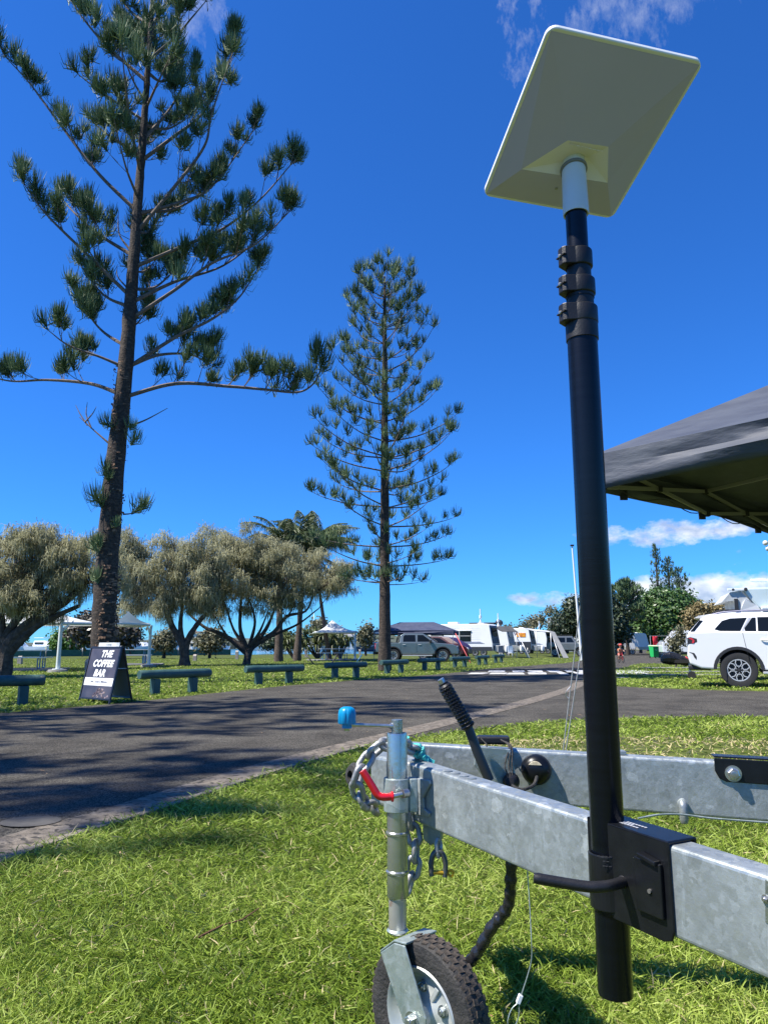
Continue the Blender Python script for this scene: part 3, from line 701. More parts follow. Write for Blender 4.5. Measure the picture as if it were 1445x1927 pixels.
sheoak('she-oak with a forked trunk seen between the tallest pine and the widest tree', b0,
       [([b0, P(345, 1215, y), P(325, 1180, y), P(310, 1140, y), P(290, 1110, y)], .30, .07), ([b0, P(352, 1210, y), P(375, 1170, y), P(405, 1140, y)], .26, .07), ([P(347, 1225, y), P(340, 1180, y), P(345, 1130, y)], .2, .07)],
       [blob(255, 1060, y, 45, 50), blob(310, 1085, y, 50, 55), blob(340, 1045, y, 52, 42), blob(390, 1070, y, 45, 60), blob(260, 1110, y, 36, 34), blob(360, 1110, y, 50, 38), blob(235, 1035, y, 30, 28), blob(310, 1140, y, 42, 22), blob(250, 1140, y, 28, 20), blob(385, 1135, y, 32, 24)], 36000, .52, 2)
y = 40.5; b0 = P(464, 1251, y); b0.z = 0
sheoak('widest she-oak, many bare branches fanning from one short trunk', b0,
       [([b0, P(463, 1225, y), P(420, 1195, y), P(385, 1180, y), P(350, 1150, y)], .24, .05), ([b0, P(462, 1220, y), P(440, 1185, y), P(425, 1140, y)], .17, .04), ([b0, P(470, 1215, y), P(480, 1170, y), P(470, 1130, y)], .16, .04), ([b0, P(475, 1218, y), P(515, 1190, y), P(540, 1160, y), P(575, 1150, y), P(590, 1120, y)], .2, .04), ([P(470, 1222, y), P(505, 1200, y + .8), P(560, 1175, y + 1), P(600, 1145, y + 1)], .14, .03), ([P(462, 1228, y), P(430, 1200, y - .5), P(405, 1160, y - .8)], .15, .03), ([P(466, 1222, y), P(488, 1190, y - .6), P(505, 1150, y - 1)], .14, .03), ([P(468, 1225, y), P(500, 1185, y), P(520, 1140, y)], .2, .05), ([P(463, 1220, y), P(452, 1180, y), P(455, 1120, y)], .18, .05)],
       [blob(430, 1040, y, 62, 48), blob(480, 1025, y, 50, 35), blob(500, 1050, y, 65, 45), blob(455, 1100, y, 70, 45), blob(540, 1085, y, 50, 50), blob(395, 1110, y, 40, 40), blob(600, 1075, y + .5, 50, 28), blob(650, 1075, y + .5, 30, 22), blob(510, 1120, y, 50, 30), blob(575, 1110, y, 40, 28), blob(400, 1145, y, 32, 20), blob(540, 1140, y, 40, 22), blob(630, 1100, y, 34, 20)], 46000, .52, 3)
# ---- coconut palms
palmt = mat('palm trunk', (0.04, 0.03, 0.024), .95, col2=(0.12, 0.09, 0.07), scale=7, detail=8, bump=1, bscale=18, stretch=(1, 1, 4))
palml = mat('palm fronds', (0.025, 0.05, 0.018), .5, col2=(0.12, 0.155, 0.06), tint=True, trans=.15, spec=.5)
palmd = mat('dead palm fronds', (0.24, 0.17, 0.07), .7, col2=(0.45, 0.34, 0.18), tint=True, trans=.2)
def palm(label, base, top, r0, fl_, seed, nf=17, dead=4):
    r = random.Random(seed); root = thing('palm_tree', label, 'tree', tuple(base), group='coconut palms beyond the log rails')
    m = trunk_mesh([base, base.lerp(top, .3) + Vector((0, 0, 0)), base.lerp(top, .7), top], [r0 * 1.5, r0, r0 * .8, r0 * .65], 14, .08, seed, 9); m.build('trunk', palmt, root, world=True)
    for i in range(nf + dead):
        isd = i >= nf; a = R(i * 137.5 + r.uniform(-15, 15)); e0 = R(r.uniform(38, 88)) if not isd else R(r.uniform(-35, 5)); h_ = Vector((math.cos(a), math.sin(a), 0)); ln = fl_ * r.uniform(.8, 1.1) * (.8 if isd else 1)
        pts = []; p = Vector(top); e = e0
        for k in range(15):
            pts.append(p.copy()); p += (h_ * math.cos(e) + Z * math.sin(e)) * ln / 14; e -= R(r.uniform(4.5, 7.5)) * (1 if not isd else .8)
        mm = MB(); mm.tube(pts, [.035 * (1 - .8 * k / 14) for k in range(15)], 4, cap=False)
        PA = np.array([tuple(q) for q in pts]); nl = 90; t = np.linspace(.1, .995, nl); i0 = (t * 14).astype(int).clip(0, 13); fr = (t * 14 - i0)[:, None]
        c = PA[i0] * (1 - fr) + PA[i0 + 1] * fr; tg = unit(PA[i0 + 1] - PA[i0]); sd = unit(np.cross(tg, [0, 0, 1.])); L_ = ln * .21 * np.sin(PI * (t * .85 + .12))[:, None]
        AA = []; BB = []; CC = []
        for s in (-1, 1):
            droop = rng.uniform(.35, 1.0, (nl, 1)); dd = unit(sd * s + tg * .55 + np.array([0, 0, .2])); AA.append(c); BB.append(c + dd * L_ * .5); CC.append(c + dd * L_ * .95 - np.array([0, 0, 1.]) * L_ * droop)
        V, F_ = strands(np.concatenate(AA), np.concatenate(BB), np.concatenate(CC), .045, .25)
        nv = len(V); V = np.concatenate([V, np.array(mm.v)]); F_.append(np.array(mm.f) + nv)
        tn = np.concatenate([np.repeat(np.clip(rng.uniform(0, .5) + rng.uniform(0, .5, nl * 2), 0, 1), 6), np.full(len(mm.v), .8)])
        fastmesh('frond', V, F_, palmd if isd else palml, root, tn, world=True)
y = 49.; palm('thick-trunked palm left of the other two, its fronds showing above the she-oak', P(524, 1246, y) * Vector((1, 1, 0)), P(530, 1032, y), .22, 3.3, 4, 14, 3)
y = 51.; palm('middle palm with the fullest dark crown and a ragged trunk', P(559, 1243, y) * Vector((1, 1, 0)), P(572, 1050, y), .19, 4.2, 5, 22, 3)
y = 56.; palm('thin leaning palm with drooping dry fronds on its right', P(620, 1240, y) * Vector((1, 1, 0)), P(592, 1048, y), .14, 4.4, 6, 20, 6)

# ---- the other trees
y = 95.
c = P(1250, 1227, y) * Vector((1, 1, 0))
leafy_tree('fig_tree', 'broad dark green fig with a rounded dense crown behind the bins', c, [([c, P(1250, 1190, y), P(1255, 1165, y)], [.8, .4]), ([c, P(1225, 1190, y), P(1205, 1175, y)], [.5, .25]), ([c, P(1275, 1190, y), P(1290, 1180, y)], [.5, .25])],
           [blob(1250, 1160, y, 50, 44, 60), blob(1212, 1170, y, 34, 30), blob(1290, 1165, y, 34, 34), blob(1245, 1125, y, 34, 16), blob(1280, 1135, y, 26, 20), blob(1215, 1145, y, 26, 18), blob(1190, 1190, y, 20, 20), blob(1310, 1150, y, 14, 18), blob(1240, 1195, y, 46, 16)], 26000, .42, figm, shell=.3)
y = 100.
for (lab, px, H, s, hw) in (('tallest and narrowest of the three thin pines above the fig', 1245, 1027, 41, 1.0), ('middle-height pine, second of three above the fig', 1267, 1052, 42, 1.3), ('shortest pine of three above the fig, sparse and spiky', 1286, 1072, 43, 1.7)):
    b_ = P(px, 1225, y + 4) * Vector((1, 1, 0)); hh = P(px, H, y + 4).z
    whorl_pine('pine_tree', lab, b_, hh, [(0, hw), (.5, hw), (.8, hw * .62), (1, .25)], 6, 20, .5, 5, .08, [.3, .25, .2, .12, .04], s, nb=(3, 5), spacing=.9, twig=.2, lim=.05, group='distant pines')
b_ = P(1181, 1226, 90) * Vector((1, 1, 0)); whorl_pine('pine_tree', 'small conical pine rising beside the mast behind dark trees', b_, P(1179, 1098, 90).z, [(0, 2.2), (.6, 1.9), (1, .2)], 4, 20, .7, 9, .1, [.25, .2, .16, .1, .04], 44, spacing=.7, twig=.35, lim=.05, group='distant pines')
y = 85.
c = P(1150, 1226, y) * Vector((1, 1, 0))
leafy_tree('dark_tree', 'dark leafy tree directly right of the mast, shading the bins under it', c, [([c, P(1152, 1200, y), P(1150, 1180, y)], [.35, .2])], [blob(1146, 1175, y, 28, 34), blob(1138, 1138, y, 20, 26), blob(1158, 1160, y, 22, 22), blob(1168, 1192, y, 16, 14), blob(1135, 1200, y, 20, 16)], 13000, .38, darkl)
y = 104.; c = P(1205, 1226, y + 5) * Vector((1, 1, 0))
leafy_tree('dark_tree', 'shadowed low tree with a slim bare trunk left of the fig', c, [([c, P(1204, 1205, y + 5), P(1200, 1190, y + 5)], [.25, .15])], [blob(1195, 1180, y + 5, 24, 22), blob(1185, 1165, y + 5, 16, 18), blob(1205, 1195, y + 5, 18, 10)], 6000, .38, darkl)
c = P(1065, 1226, 105) * Vector((1, 1, 0)); y = 105.
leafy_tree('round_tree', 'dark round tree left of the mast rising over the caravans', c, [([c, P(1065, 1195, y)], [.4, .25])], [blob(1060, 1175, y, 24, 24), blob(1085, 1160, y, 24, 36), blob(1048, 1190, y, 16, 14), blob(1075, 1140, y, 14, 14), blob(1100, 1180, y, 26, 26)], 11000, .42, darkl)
c = P(1000, 1226, 110) * Vector((1, 1, 0)); y = 110.
leafy_tree('gum_tree', 'sparse grey-green tree above the second and third caravans', c, [([c, P(1002, 1190, y), P(1008, 1165, y)], [.25, .1]), ([c, P(1015, 1185, y), P(1030, 1150, y)], [.2, .05])], [blob(1000, 1172, y, 20, 13), blob(1018, 1165, y, 14, 15), blob(985, 1180, y, 10, 8), blob(1035, 1150, y, 14, 10)], 1500, .36, oliv, shell=.6, clump=5)
c = P(960, 1226, 120) * Vector((1, 1, 0)); y = 120.
leafy_tree('gum_tree', 'low pale tuft of trees peeping above the first caravan roofs', c, [([c, P(962, 1195, y)], [.2, .1])], [blob(955, 1188, y, 16, 8), blob(975, 1190, y, 12, 8)], 1500, .4, oliv, shell=.5)
y = 70.
c = P(1320, 1226, y) * Vector((1, 1, 0))
leafy_tree('golden_tree', 'golden-leaved tree between the fig and the white car', c, [([c, P(1318, 1195, y), P(1315, 1170, y)], [.16, .08])], [blob(1305, 1165, y, 16, 20), blob(1320, 1150, y, 16, 14), blob(1345, 1150, y, 18, 14), blob(1300, 1190, y, 12, 14), blob(1280, 1195, y, 8, 9), blob(1330, 1175, y, 18, 18)], 8000, .26, gold, shell=.5)
y = 36.
c = P(1270, 1233, y) * Vector((1, 1, 0))
leafy_tree('shrub', 'thin open shrub on the grass in front of the white van', c, [([c, P(1270, 1222, y), P(1266, 1208, y)], [.05, .02]), ([c, P(1274, 1222, y), P(1284, 1205, y)], [.04, .02])], [blob(1268, 1210, y, 12, 12), blob(1285, 1203, y, 12, 10), blob(1270, 1225, y, 10, 7), blob(1278, 1190, y, 8, 10)], 1500, .13, oliv, shell=.7)
# park trees far left and centre
y = 78.
for lab, px, rx, py, ry, m_, nm in (('bright green tree by the water between the white shelter post and the tallest pine', 125, 24, 1208, 18, brite, 'park_tree'), ('low bright green tree at the left edge behind the nearest she-oak', 10, 24, 1195, 18, brite, 'park_tree')):
    c = P(px + 12, 1232, y) * Vector((1, 1, 0)); leafy_tree(nm, lab, c, [([c, P(px + 11, 1215, y)], [.35, .25])], [blob(px, py, y, rx, ry), blob(px + 18, py - 6, y, rx * .7, ry * .9)], 4500, .42, m_)
y = 60.; c = P(210, 1235, y) * Vector((1, 1, 0))
leafy_tree('park_tree', 'dark bronze-leaved tree partly hidden behind the tallest pine trunk', c, [([c, P(210, 1215, y), P(200, 1200, y)], [.25, .15])], [blob(165, 1185, y, 34, 22), blob(235, 1195, y, 28, 17), blob(200, 1190, y, 36, 22), blob(170, 1170, y, 20, 14)], 9000, .34, magn)
for lab, px, py, rx, ry, y, m_, nn_ in (('olive tree behind the fork of the second she-oak', 395, 1205, 28, 20, 62., oliv, 3000), ('small grey-green tree left of the forked she-oak under its crown', 310, 1205, 20, 18, 62., oliv, 2500), ('thin silver tree just right of the white shade sail', 688, 1195, 14, 20, 80., oliv, 1300), ('thin silver tree under the white shade sail', 628, 1200, 16, 16, 82., oliv, 1300), ('dark scrub clump low behind the palms by the water', 525, 1207, 40, 9, 110., darkl, 4000), ('pale sparse tree left of the shade sail peak', 600, 1178, 18, 8, 85., oliv, 700)):
    c = P(px, 1230, y) * Vector((1, 1, 0)); leafy_tree('park_tree', lab, c, [([c, P(px, py + 5, y)], [.14, .08])], [blob(px - rx * .3, py, y, rx * .7, ry * .8), blob(px + rx * .35, py - 3, y, rx * .65, ry), blob(px, py + ry * .3, y, rx, ry * .6)], nn_, y * .0045, m_, shell=.6, clump=5)
# pandanus
pand = mat('pandanus leaves', (0.03, 0.06, 0.018), .5, col2=(0.16, 0.18, 0.06), tint=True, trans=.15)
for lab, px, py, sc_, y, sd in (('pandanus clump between the two thick palm trunks', 553, 1205, 1.0, 60., 1), ('pandanus clump right of the middle palm', 597, 1200, 1.1, 60., 2), ('spiky pandanus clump just behind the leaning palm', 640, 1203, .9, 62., 3)):
    r = random.Random(sd); c = P(px, 1238, y) * Vector((1, 1, 0)); root = thing('pandanus_plant', lab, 'plant', tuple(c), group='pandanus clumps under the palms')
    m = MB(); AA = []; BB = []; CC = []
    for k in range(9):
        hd = c + Vector((r.uniform(-1.1, 1.1) * sc_, r.uniform(-.6, .6), r.uniform(1.0, 2.1) * sc_)); m.tube([c, c.lerp(hd, .6) + Vector((0, 0, -.1)), hd], [.1, .08, .06], 6)
        nl = 60; d = unit(rng.normal(size=(nl, 3)) + np.array([0, 0, .55])); h0 = np.array(tuple(hd)); l_ = rng.uniform(.6, .95, (nl, 1)) * sc_
        AA.append(np.repeat(h0[None], nl, 0)); BB.append(h0 + d * l_ * .6); CC.append(h0 + d * l_ * .8 - np.array([0, 0, .45]) * l_)
    m.build('trunk', palmt, root, world=True); A_ = np.concatenate(AA)
    V, F_ = strands(A_, np.concatenate(BB), np.concatenate(CC), .07, .2); fastmesh('crown', V, F_, pand, root, np.repeat(rng.random(len(A_)), 6), world=True)
# ================================================================== FOREGROUND: trailer drawbar
gal = galvanised('galvanised steel', (0.27, 0.30, 0.30), (0.42, 0.46, 0.46))
galb = galvanised('zinc plated steel', (0.33, 0.37, 0.36), (0.50, 0.53, 0.52), 1.3, .25, .85)
galg = galvanised('zinc fork steel', (0.26, 0.33, 0.30), (0.42, 0.47, 0.45), .8, .4, .5)
blk = mat('black powder coat', (0.005, 0.0055, 0.007), .32, col2=(0.008, 0.009, 0.011), scale=30, bump=.06, bscale=400, spec=.35)
blkp = mat('black plastic', (0.009, 0.009, 0.011), .45, col2=(0.016, 0.016, 0.018), scale=20, bump=.08, bscale=300, spec=.4)
blkr = mat('black rubber', (0.018, 0.018, 0.018), .75, col2=(0.04, 0.036, 0.032), scale=25, bump=.3, bscale=120)
chr_ = mat('bright zinc', (0.62, 0.62, 0.60), .28, .9, col2=(0.42, 0.42, 0.42), scale=40)
redp = mat('red vinyl sleeve', (0.62, 0.01, 0.018), .32, coat=.3)
bluep = mat('blue plastic', (0.0, 0.20, 0.42), .38, col2=(0.0, 0.26, 0.52), scale=14, coat=.1)
teal = mat('teal cloth', (0.03, 0.38, 0.38), .85, col2=(0.12, 0.55, 0.52), scale=30, bump=.4, bscale=200)
whitepl = mat('white plastic', (0.78, 0.79, 0.78), .4, col2=(0.74, 0.75, 0.74), scale=6, spec=.4)
nA = P(775, 1436, 1.95); nA2 = P(775, 1549, 1.95); nB = P(1445, 1650, 1.10); nB2 = P(1445, 1843, 1.10)
tN = (nB - nA); tN.z = 0; tN.normalize(); nN = tN.cross(Z); nN = -nN if nN.y > 0 else nN     # outward (towards the camera) face normal
slope = (nB.z - nA.z) / ((nB - nA).to_2d().length); uN = (tN + Z * slope).normalized()
HB = ((nA.z - nA2.z) + (nB.z - nB2.z)) / 2
root_d = thing('trailer_drawbar', 'galvanised steel A-frame drawbar of a trailer, two box beams meeting at the coupling', 'trailer', (nA.x, nA.y, 0))
WB = .055
def beambox(p_top, u, nrm, l0, l1, h, wdt, name):
    """p_top: point on the top edge of the outward face; beam runs along u; body lies behind the face (-nrm)"""
    m = MB(); a = p_top + u * l0; b = p_top + u * l1; dn = Vector((0, 0, -h))
    m.prism([a, a + dn, a + dn - nrm * wdt, a - nrm * wdt], b - a)
    return m.build(name, gal, root_d, bevel=.007, world=True, seg=3)
beambox(nA, uN, nN, -.015, 3.0, HB, WB, 'beam')
fA = P(800, 1401, 2.30); fB = P(1445, 1439, 2.05)
tF = (fB - fA); tF.z = 0; tF.normalize(); nF = tF.cross(Z); nF = -nF if nF.y > 0 else nF
uF = (fB - fA).normalized()
beambox(fA, uF, nF, -.16, 3.2, .145, WB, 'beam')
# coupling nose where the two beams meet
nose = P(690, 1425, 2.02); nt_ = P(735, 1418, 1.97)
m = MB(); a = P(697, 1420, 2.06); b = P(790, 1402, 2.32); c = nA - uN * .012 + Z * -.002; 
m.prism([a, P(728, 1425, 1.98), nA - uN * .10 - nN * .01, nA - uN * .02, nA - uN * .02 - nN * .05, fA - uF * .15, a + Vector((.05, .12, 0))], (0, 0, -.125))
m.build('coupling_body', gal, root_d, bevel=.01, world=True, seg=3)
m = MB(); m.lathe([(.001, 0), (.022, 0), (.030, .008), (.032, .018), (.024, .028), (.012, .03), (.012, .015)], P(676, 1459, 2.03), (-.8, -.6, .1), 24)
m.build('coupling_ring', blkr, root_d, world=True)
# handbrake
hp = P(920, 1468, 2.12); lv = [P(878, 1362, 2.11), hp]; 
m = MB(); m.tube([hp, P(898, 1415, 2.115), P(878, 1362, 2.11)], [.0135, .0135, .0125], 14)
lever = m.build('brake_lever', mat('grey sleeve', (0.03, 0.034, 0.04), .45), root_d, world=True)
gdir = (P(831, 1281, 2.10) - P(878, 1362, 2.11)).normalized(); g0 = P(880, 1366, 2.11); gl_ = (P(833, 1285, 2.10) - g0).length
m = MB(); prof = []
for i in range(41):
    t_ = i / 40; prof.append((.019 + .0016 * math.sin(t_ * PI * 26) - .004 * (t_ > .93), t_ * gl_))
m.lathe([(0.0, -.004), (.017, -.004), (.021, .0)] + prof + [(0, gl_)], g0, gdir, 16); m.build('grip', blkp, lever, world=True)
st = MB(); sd = gdir.cross((P(860, 1320, 2.0) - EYE)).normalized(); vw = (EYE - g0).normalized()
for i in range(11):
    for j in (-1, 0, 1):
        c = g0 + gdir * (.03 + i * .0085) + vw * .0195 + sd * j * .008; st.ball(c, .0035, 6, 4)
st.build('grip_stud', blkp, lever, world=True)['kind'] = 'stuff'
m = MB(); m.cyl(g0 + gdir * gl_ * .96, g0 + gdir * (gl_ + .012), .0095, n=14); m.build('release_button', chr_, lever, world=True)
# lever quadrant plate against the far beam
m = MB(); m.prism([P(895, 1405, 2.16), P(960, 1410, 2.16), P(975, 1480, 2.16), P(925, 1482, 2.16), P(892, 1440, 2.16)], (0, .008, 0)); m.build('brake_bracket', galg, root_d, bevel=.002, world=True)
# breakaway box on the beam, cable loops, connector
m = MB(); m.box(P(927, 1392, 2.24), (.095, .05, .022), Matrix.Rotation(-.1, 3, 'Z')); bx_ = m.build('breakaway_box', blkp, root_d, bevel=.006, world=True, seg=3)
for k, (dx, sg) in enumerate(((0, 1), (7, .8), (13, .6))):
    m = MB(); m.tube(smoothpts([P(942, 1392, 2.21), P(957 + dx * .4, 1405, 2.17), P(950 + dx, 1440, 2.15), P(958 + dx * .5, 1462, 2.14), P(968, 1472, 2.13)], 8), .0022, 6, cap=False); m.build('cable', blkr, root_d, world=True)
m = MB(); m.tube([P(905, 1390, 2.22), P(915, 1400, 2.2), P(918, 1420, 2.18)], .002, 6, cap=False); m.build('cable', blkr, root_d, world=True)
m = MB(); m.lathe([(0, 0), (.022, 0), (.024, .01), (.02, .03), (.012, .045), (0, .046)], P(962, 1470, 2.17), (-.25, -.9, .1), 18); m.build('plug_socket', blkp, root_d, world=True)
m = MB(); m.tube(smoothpts([P(962, 1478, 2.12), P(980, 1486, 2.11), P(1003, 1478, 2.13), P(1010, 1462, 2.16)], 6), .005, 8); m.build('cable', blkr, root_d, world=True)
# wheel clamp bolts and fittings on the far beam
def on_far(px, py): return hit(px, py, fA, nF)
q = on_far(1378, 1455)
m = MB(); a = on_far(1342, 1425); dwn = on_far(1346, 1462) - a; ww = 1.2
pts = [on_far(1342, 1426), on_far(1344, 1450), on_far(1352, 1464), on_far(1366, 1471), on_far(1366, 1471) + uF * 1.5 + Z * -.002, on_far(1342, 1426) + uF * 1.55]
m.prism(pts, nF * .006); m.prism([pts[0] + Z * .001, pts[0] + Z * .005, pts[5] + Z * .005, pts[5] + Z * .001], -nF * .05); rail = m.build('black_rail', blk, root_d, bevel=.003, world=True)
def bolt(parent, c, n, r, mt=None, name='bolt', washer=True):
    n = Vector(n).normalized(); m = MB()
    if washer: m.lathe([(0, 0), (r * 1.35, 0), (r * 1.35, r * .25), (0, r * .25)], c, n, 20)
    m.lathe([(0, r * .25), (r * 1.02, r * .25), (r, r * .9), (r * .8, r * 1.02), (0, r * 1.02)], c, n, 6, smooth=False)
    m.lathe([(0, r), (r * .55, r), (r * .5, r * 1.3), (0, r * 1.35)], c, n, 14)
    return m.build(name, mt or chr_, parent, world=True)
bolt(rail, on_far(1378, 1455) + nF * .006, nF, .0155)
m = MB(); hk = on_far(1283, 1512); m.tube(smoothpts([hk + nF * .002 + Z * .004, hk + nF * .018, hk + nF * .022 - Z * .018, hk + nF * .02 - Z * .046], 5), [.011] * 15 + [.009], 12); m.cyl(hk, hk + nF * .016, .013)
m.build('hook', gal, root_d, world=True)
m = MB(); m.tube(smoothpts([P(1200, 1540, 2.02), P(1240, 1533, 2.04), P(1284, 1533, 2.05), P(1340, 1540, 2.04), P(1445, 1548, 2.03), P(1600, 1560, 2.0)], 8), .0028, 6); m.build('brake_cable', galg, root_d, world=True)
bolt(root_d, fA + uF * .52 - nF * .03 + Z * .001, Z, .008, galb)
m = MB(); m.box(fA + uF * .56 - nF * .03 + Z * .006, (.02, .03, .012)); m.build('cable_clip', gal, root_d, bevel=.003, world=True)
# round black marker light
lc_ = on_far(1009, 1447)
m = MB(); m.lathe([(0.0, .0), (.041, .0), (.043, .012), (.040, .026), (.031, .037), (.016, .043), (0, .0445)], lc_, nF, 32); lt = m.build('marker_light', blk, root_d, world=True)
up_ = Z; sdv = nF.cross(Z)
m = MB()
for i in range(8):
    pass
pp = []
for i in range(13):
    a = R(200 - i * 220 / 12 + 0); a = R(35 + i * 110 / 12); pp.append(lc_ + nF * .0395 + (sdv * math.cos(a) * .023 + Z * (math.sin(a) * .026 + .001)))
m.prism(pp, nF * .004); m.build('lens', mat('marker lens', (0.75, 0.68, 0.5), .25, col2=(0.45, 0.38, 0.25), scale=60, coat=.5), lt, world=True, bevel=.001)
for sg in (-1, 1): bolt(lt, lc_ + sdv * sg * .034 + nF * .031 - Z * .002, nF, .0045, blk, 'screw', False)
m = MB(); m.tube([lc_ + nF * .0405 - Z * .014 + (sdv * math.cos(2 * PI * i / 16) + Z * math.sin(2 * PI * i / 16)) * .008 for i in range(16)], .0008, 4, closed=True); m.build('moulded_mark', blkp, lt, world=True)

# under-beam lug with shackle
m = MB(); l0 = hit(800, 1560, nA - nN * .03, nN); l1 = hit(832, 1572, nA - nN * .03, nN)
m.prism([hit(801, 1545, nA - nN * .03, nN), hit(836, 1560, nA - nN * .03, nN), hit(833, 1580, nA - nN * .03, nN), hit(815, 1590, nA - nN * .03, nN), hit(802, 1578, nA - nN * .03, nN)], nN * .01); m.build('chain_lug', galg, root_d, world=True, bevel=.002)
# label plate at right end of near beam and side bolt
def on_near(px, py): return hit(px, py, nA, nN)
m = MB(); m.prism([on_near(1440, 1655), on_near(1440, 1735), on_near(1475, 1760), on_near(1475, 1675)], nN * .0012); m.build('data_plate', galb, root_d, world=True)
bolt(root_d, on_near(1441, 1692) + nN * .001, nN, .0045)
m = MB(); c = on_near(795, 1500); m.lathe([(0, 0), (.006, 0), (.006, .001)], c + nN * .0005, nN, 12); m.build('bolt_hole', blkp, root_d, world=True)
for k, (px, py) in enumerate(((842, 1452), (858, 1457), (828, 1447), (872, 1462))):
    m = MB(); c = hit(px, py - 3, nA, nN) - nN * .02; c.z = nA.z + slope * (c - nA).to_2d().length + .001; m.ball(c, .009, 8, 5, (1.5, 1, .35)); m.build('zinc_drip', gal, root_d, world=True)

# ------------------------------------------------------------------ jockey wheel stand
JY = 1.86; jt = P(747, 1380, JY); jx, jy = jt.x, jt.y; JR = .0245
def J(py, off=(0, 0, 0)): return Vector((jx, jy, P(747, py, JY).z)) + Vector(off)
root_j = thing('jockey_wheel', 'galvanised jockey wheel stand with a knobbly tyre and blue crank knob under the coupling', 'jockey wheel', (jx, jy, 0))
m = MB(); m.tube([J(1379), J(1470)], JR, 32); 
m.tube([J(1470), J(1560)], JR, 32)
prof = [(0, 0), (JR, 0)]
m = MB(); z0, z1 = J(1688).z, J(1379).z; r1_, r2_ = J(1640).z, J(1567).z
prof = [(0, z0), (JR - .001, z0), (JR, z0 + .002), (JR, r1_ - .005), (JR + .003, r1_ - .002), (JR + .003, r1_ + .002), (JR, r1_ + .005), (JR, r2_ - .005), (JR + .003, r2_ - .002), (JR + .003, r2_ + .002), (JR, r2_ + .005), (JR, z1 - .004), (JR - .001, z1), (JR - .004, z1), (JR - .004, z1 - .02), (0, z1 - .02)]
m.lathe(prof, (jx, jy, 0), Z, 36); m.build('outer_tube', mat('polished zinc tube', (.40, .42, .40), .24, .85, col2=(.52, .54, .51), scale=7, bump=.04, bscale=60, wear=((.30, .32, .28), 26, .63)), root_j, world=True)
rust = galvanised('rusty zinc tube', (0.36, 0.35, 0.32), (0.52, 0.5, 0.46), 1.3, .4, .6)
m = MB(); m.tube([J(1755), J(1686)], JR - .004, 32); m.build('inner_tube', mat('stained inner tube', (0.40, 0.37, 0.33), .35, .6, col2=(0.52, 0.50, 0.46), scale=10, wear=((0.26, 0.10, 0.05), 22, .60)), root_j, world=True)
m = MB(); m.cyl(J(1381), J(1354), .0135, n=28); cap = m.build('crank_head', galb, root_j, bevel=.001, world=True)
m = MB(); kb = P(653, 1362, JY - .02); hb = J(1366, (-.012, -.004, 0)); m.tube([hb + Vector((.01, 0, 0)), hb, kb + Vector((.006, 0, -.002)), kb], [.0042, .0045, .0045, .0045], 10); m.cyl(J(1366, (-.017, -.004, 0)), J(1366, (-.010, -.003, 0)), .0075)
m.build('crank_arm', chr_, root_j, world=True)
m = MB(); kr = .0218; top = P(653, 1330, JY - .02).z; bot = P(653, 1362, JY - .02).z; n = 48; hh = top - bot; rings = []
for f, rad in ((0, .0), (0, .93), (.06, 1.0), (.6, .99), (.80, .92), (.92, .75), (1.0, .45), (1.02, 0)):
    for j in range(n):
        a = 2 * PI * j / n; g = 1 - (.09 * max(0, math.cos(a * 8)) ** 3) * (1 if f < .85 else .3); rings.append(Vector((kb.x + math.cos(a) * kr * rad * g, kb.y + math.sin(a) * kr * rad * g, bot + hh * f)))
m.add(rings, [(i * n + j, i * n + (j + 1) % n, (i + 1) * n + (j + 1) % n, (i + 1) * n + j) for i in range(7) for j in range(n)], True)
m.cyl((kb.x, kb.y, bot - .010), (kb.x, kb.y, bot + .002), .012, n=16); m.build('knob', bluep, root_j, world=True)
m = MB(); m.cyl((kb.x, kb.y, bot - .016), (kb.x, kb.y, bot - .009), .007, n=12); m.build('knob_pin', mat('brass', (.55, .45, .15), .35, .8), root_j, world=True)
# clamp round the tube
m = MB(); za, zb = J(1526).z, J(1463).z; rc = JR + .0015; th = .006
ring = [(a, rc) for a in range(100, 331, 10)]
aN = math.degrees(math.atan2(tN.y, tN.x))
outl = [Vector((jx + math.cos(R(a)) * rc, jy + math.sin(R(a)) * rc, za)) for a in range(150, 361, 10)]
inn = [Vector((jx + math.cos(R(a)) * (rc + th), jy + math.sin(R(a)) * (rc + th), za)) for a in range(150, 361, 10)]
fl1 = outl[-1] + uN * 0; 
m.prism(outl + inn[::-1], (0, 0, zb - za))
m.build('clamp_saddle', galg, root_j, bevel=.002, world=True)
m = MB(); c0 = Vector((jx + rc, jy - .006, za)); m.prism([c0, c0 + Vector((0, .02, 0)), c0 + Vector((.02, .02, 0)), c0 + Vector((.022, -.012, 0)), c0 + Vector((.004, -.014, 0))], (0, 0, zb - za)); m.build('clamp_flange', galg, root_j, bevel=.003, world=True)
brp = [on_near(776, 1462), on_near(812, 1468), on_near(813, 1475), on_near(800, 1500), on_near(801, 1520), on_near(812, 1530), on_near(810, 1537), on_near(776, 1531)]
m = MB(); m.prism(brp, nN * .007); m.build('clamp_bracket', gal, root_d, bevel=.002, world=True)
m = MB(); ra = P(757, 1494, JY - .05); m.cyl(ra + Vector((.012, .01, 0)), ra, .010, n=18); m.tube(smoothpts([ra, P(742, 1498, JY - .055), P(725, 1500, JY - .06)], 4), .0058, 12); m.build('clamp_screw', chr_, root_j, world=True)
m = MB(); hs = smoothpts([P(739, 1499, JY - .055), P(722, 1500, JY - .06), P(711, 1496, JY - .06), P(703, 1484, JY - .06), P(692, 1466, JY - .06), P(682, 1450, JY - .06)], 6); m.tube(hs, [.0098] + [.0088] * (len(hs) - 2) + [.0086], 16)
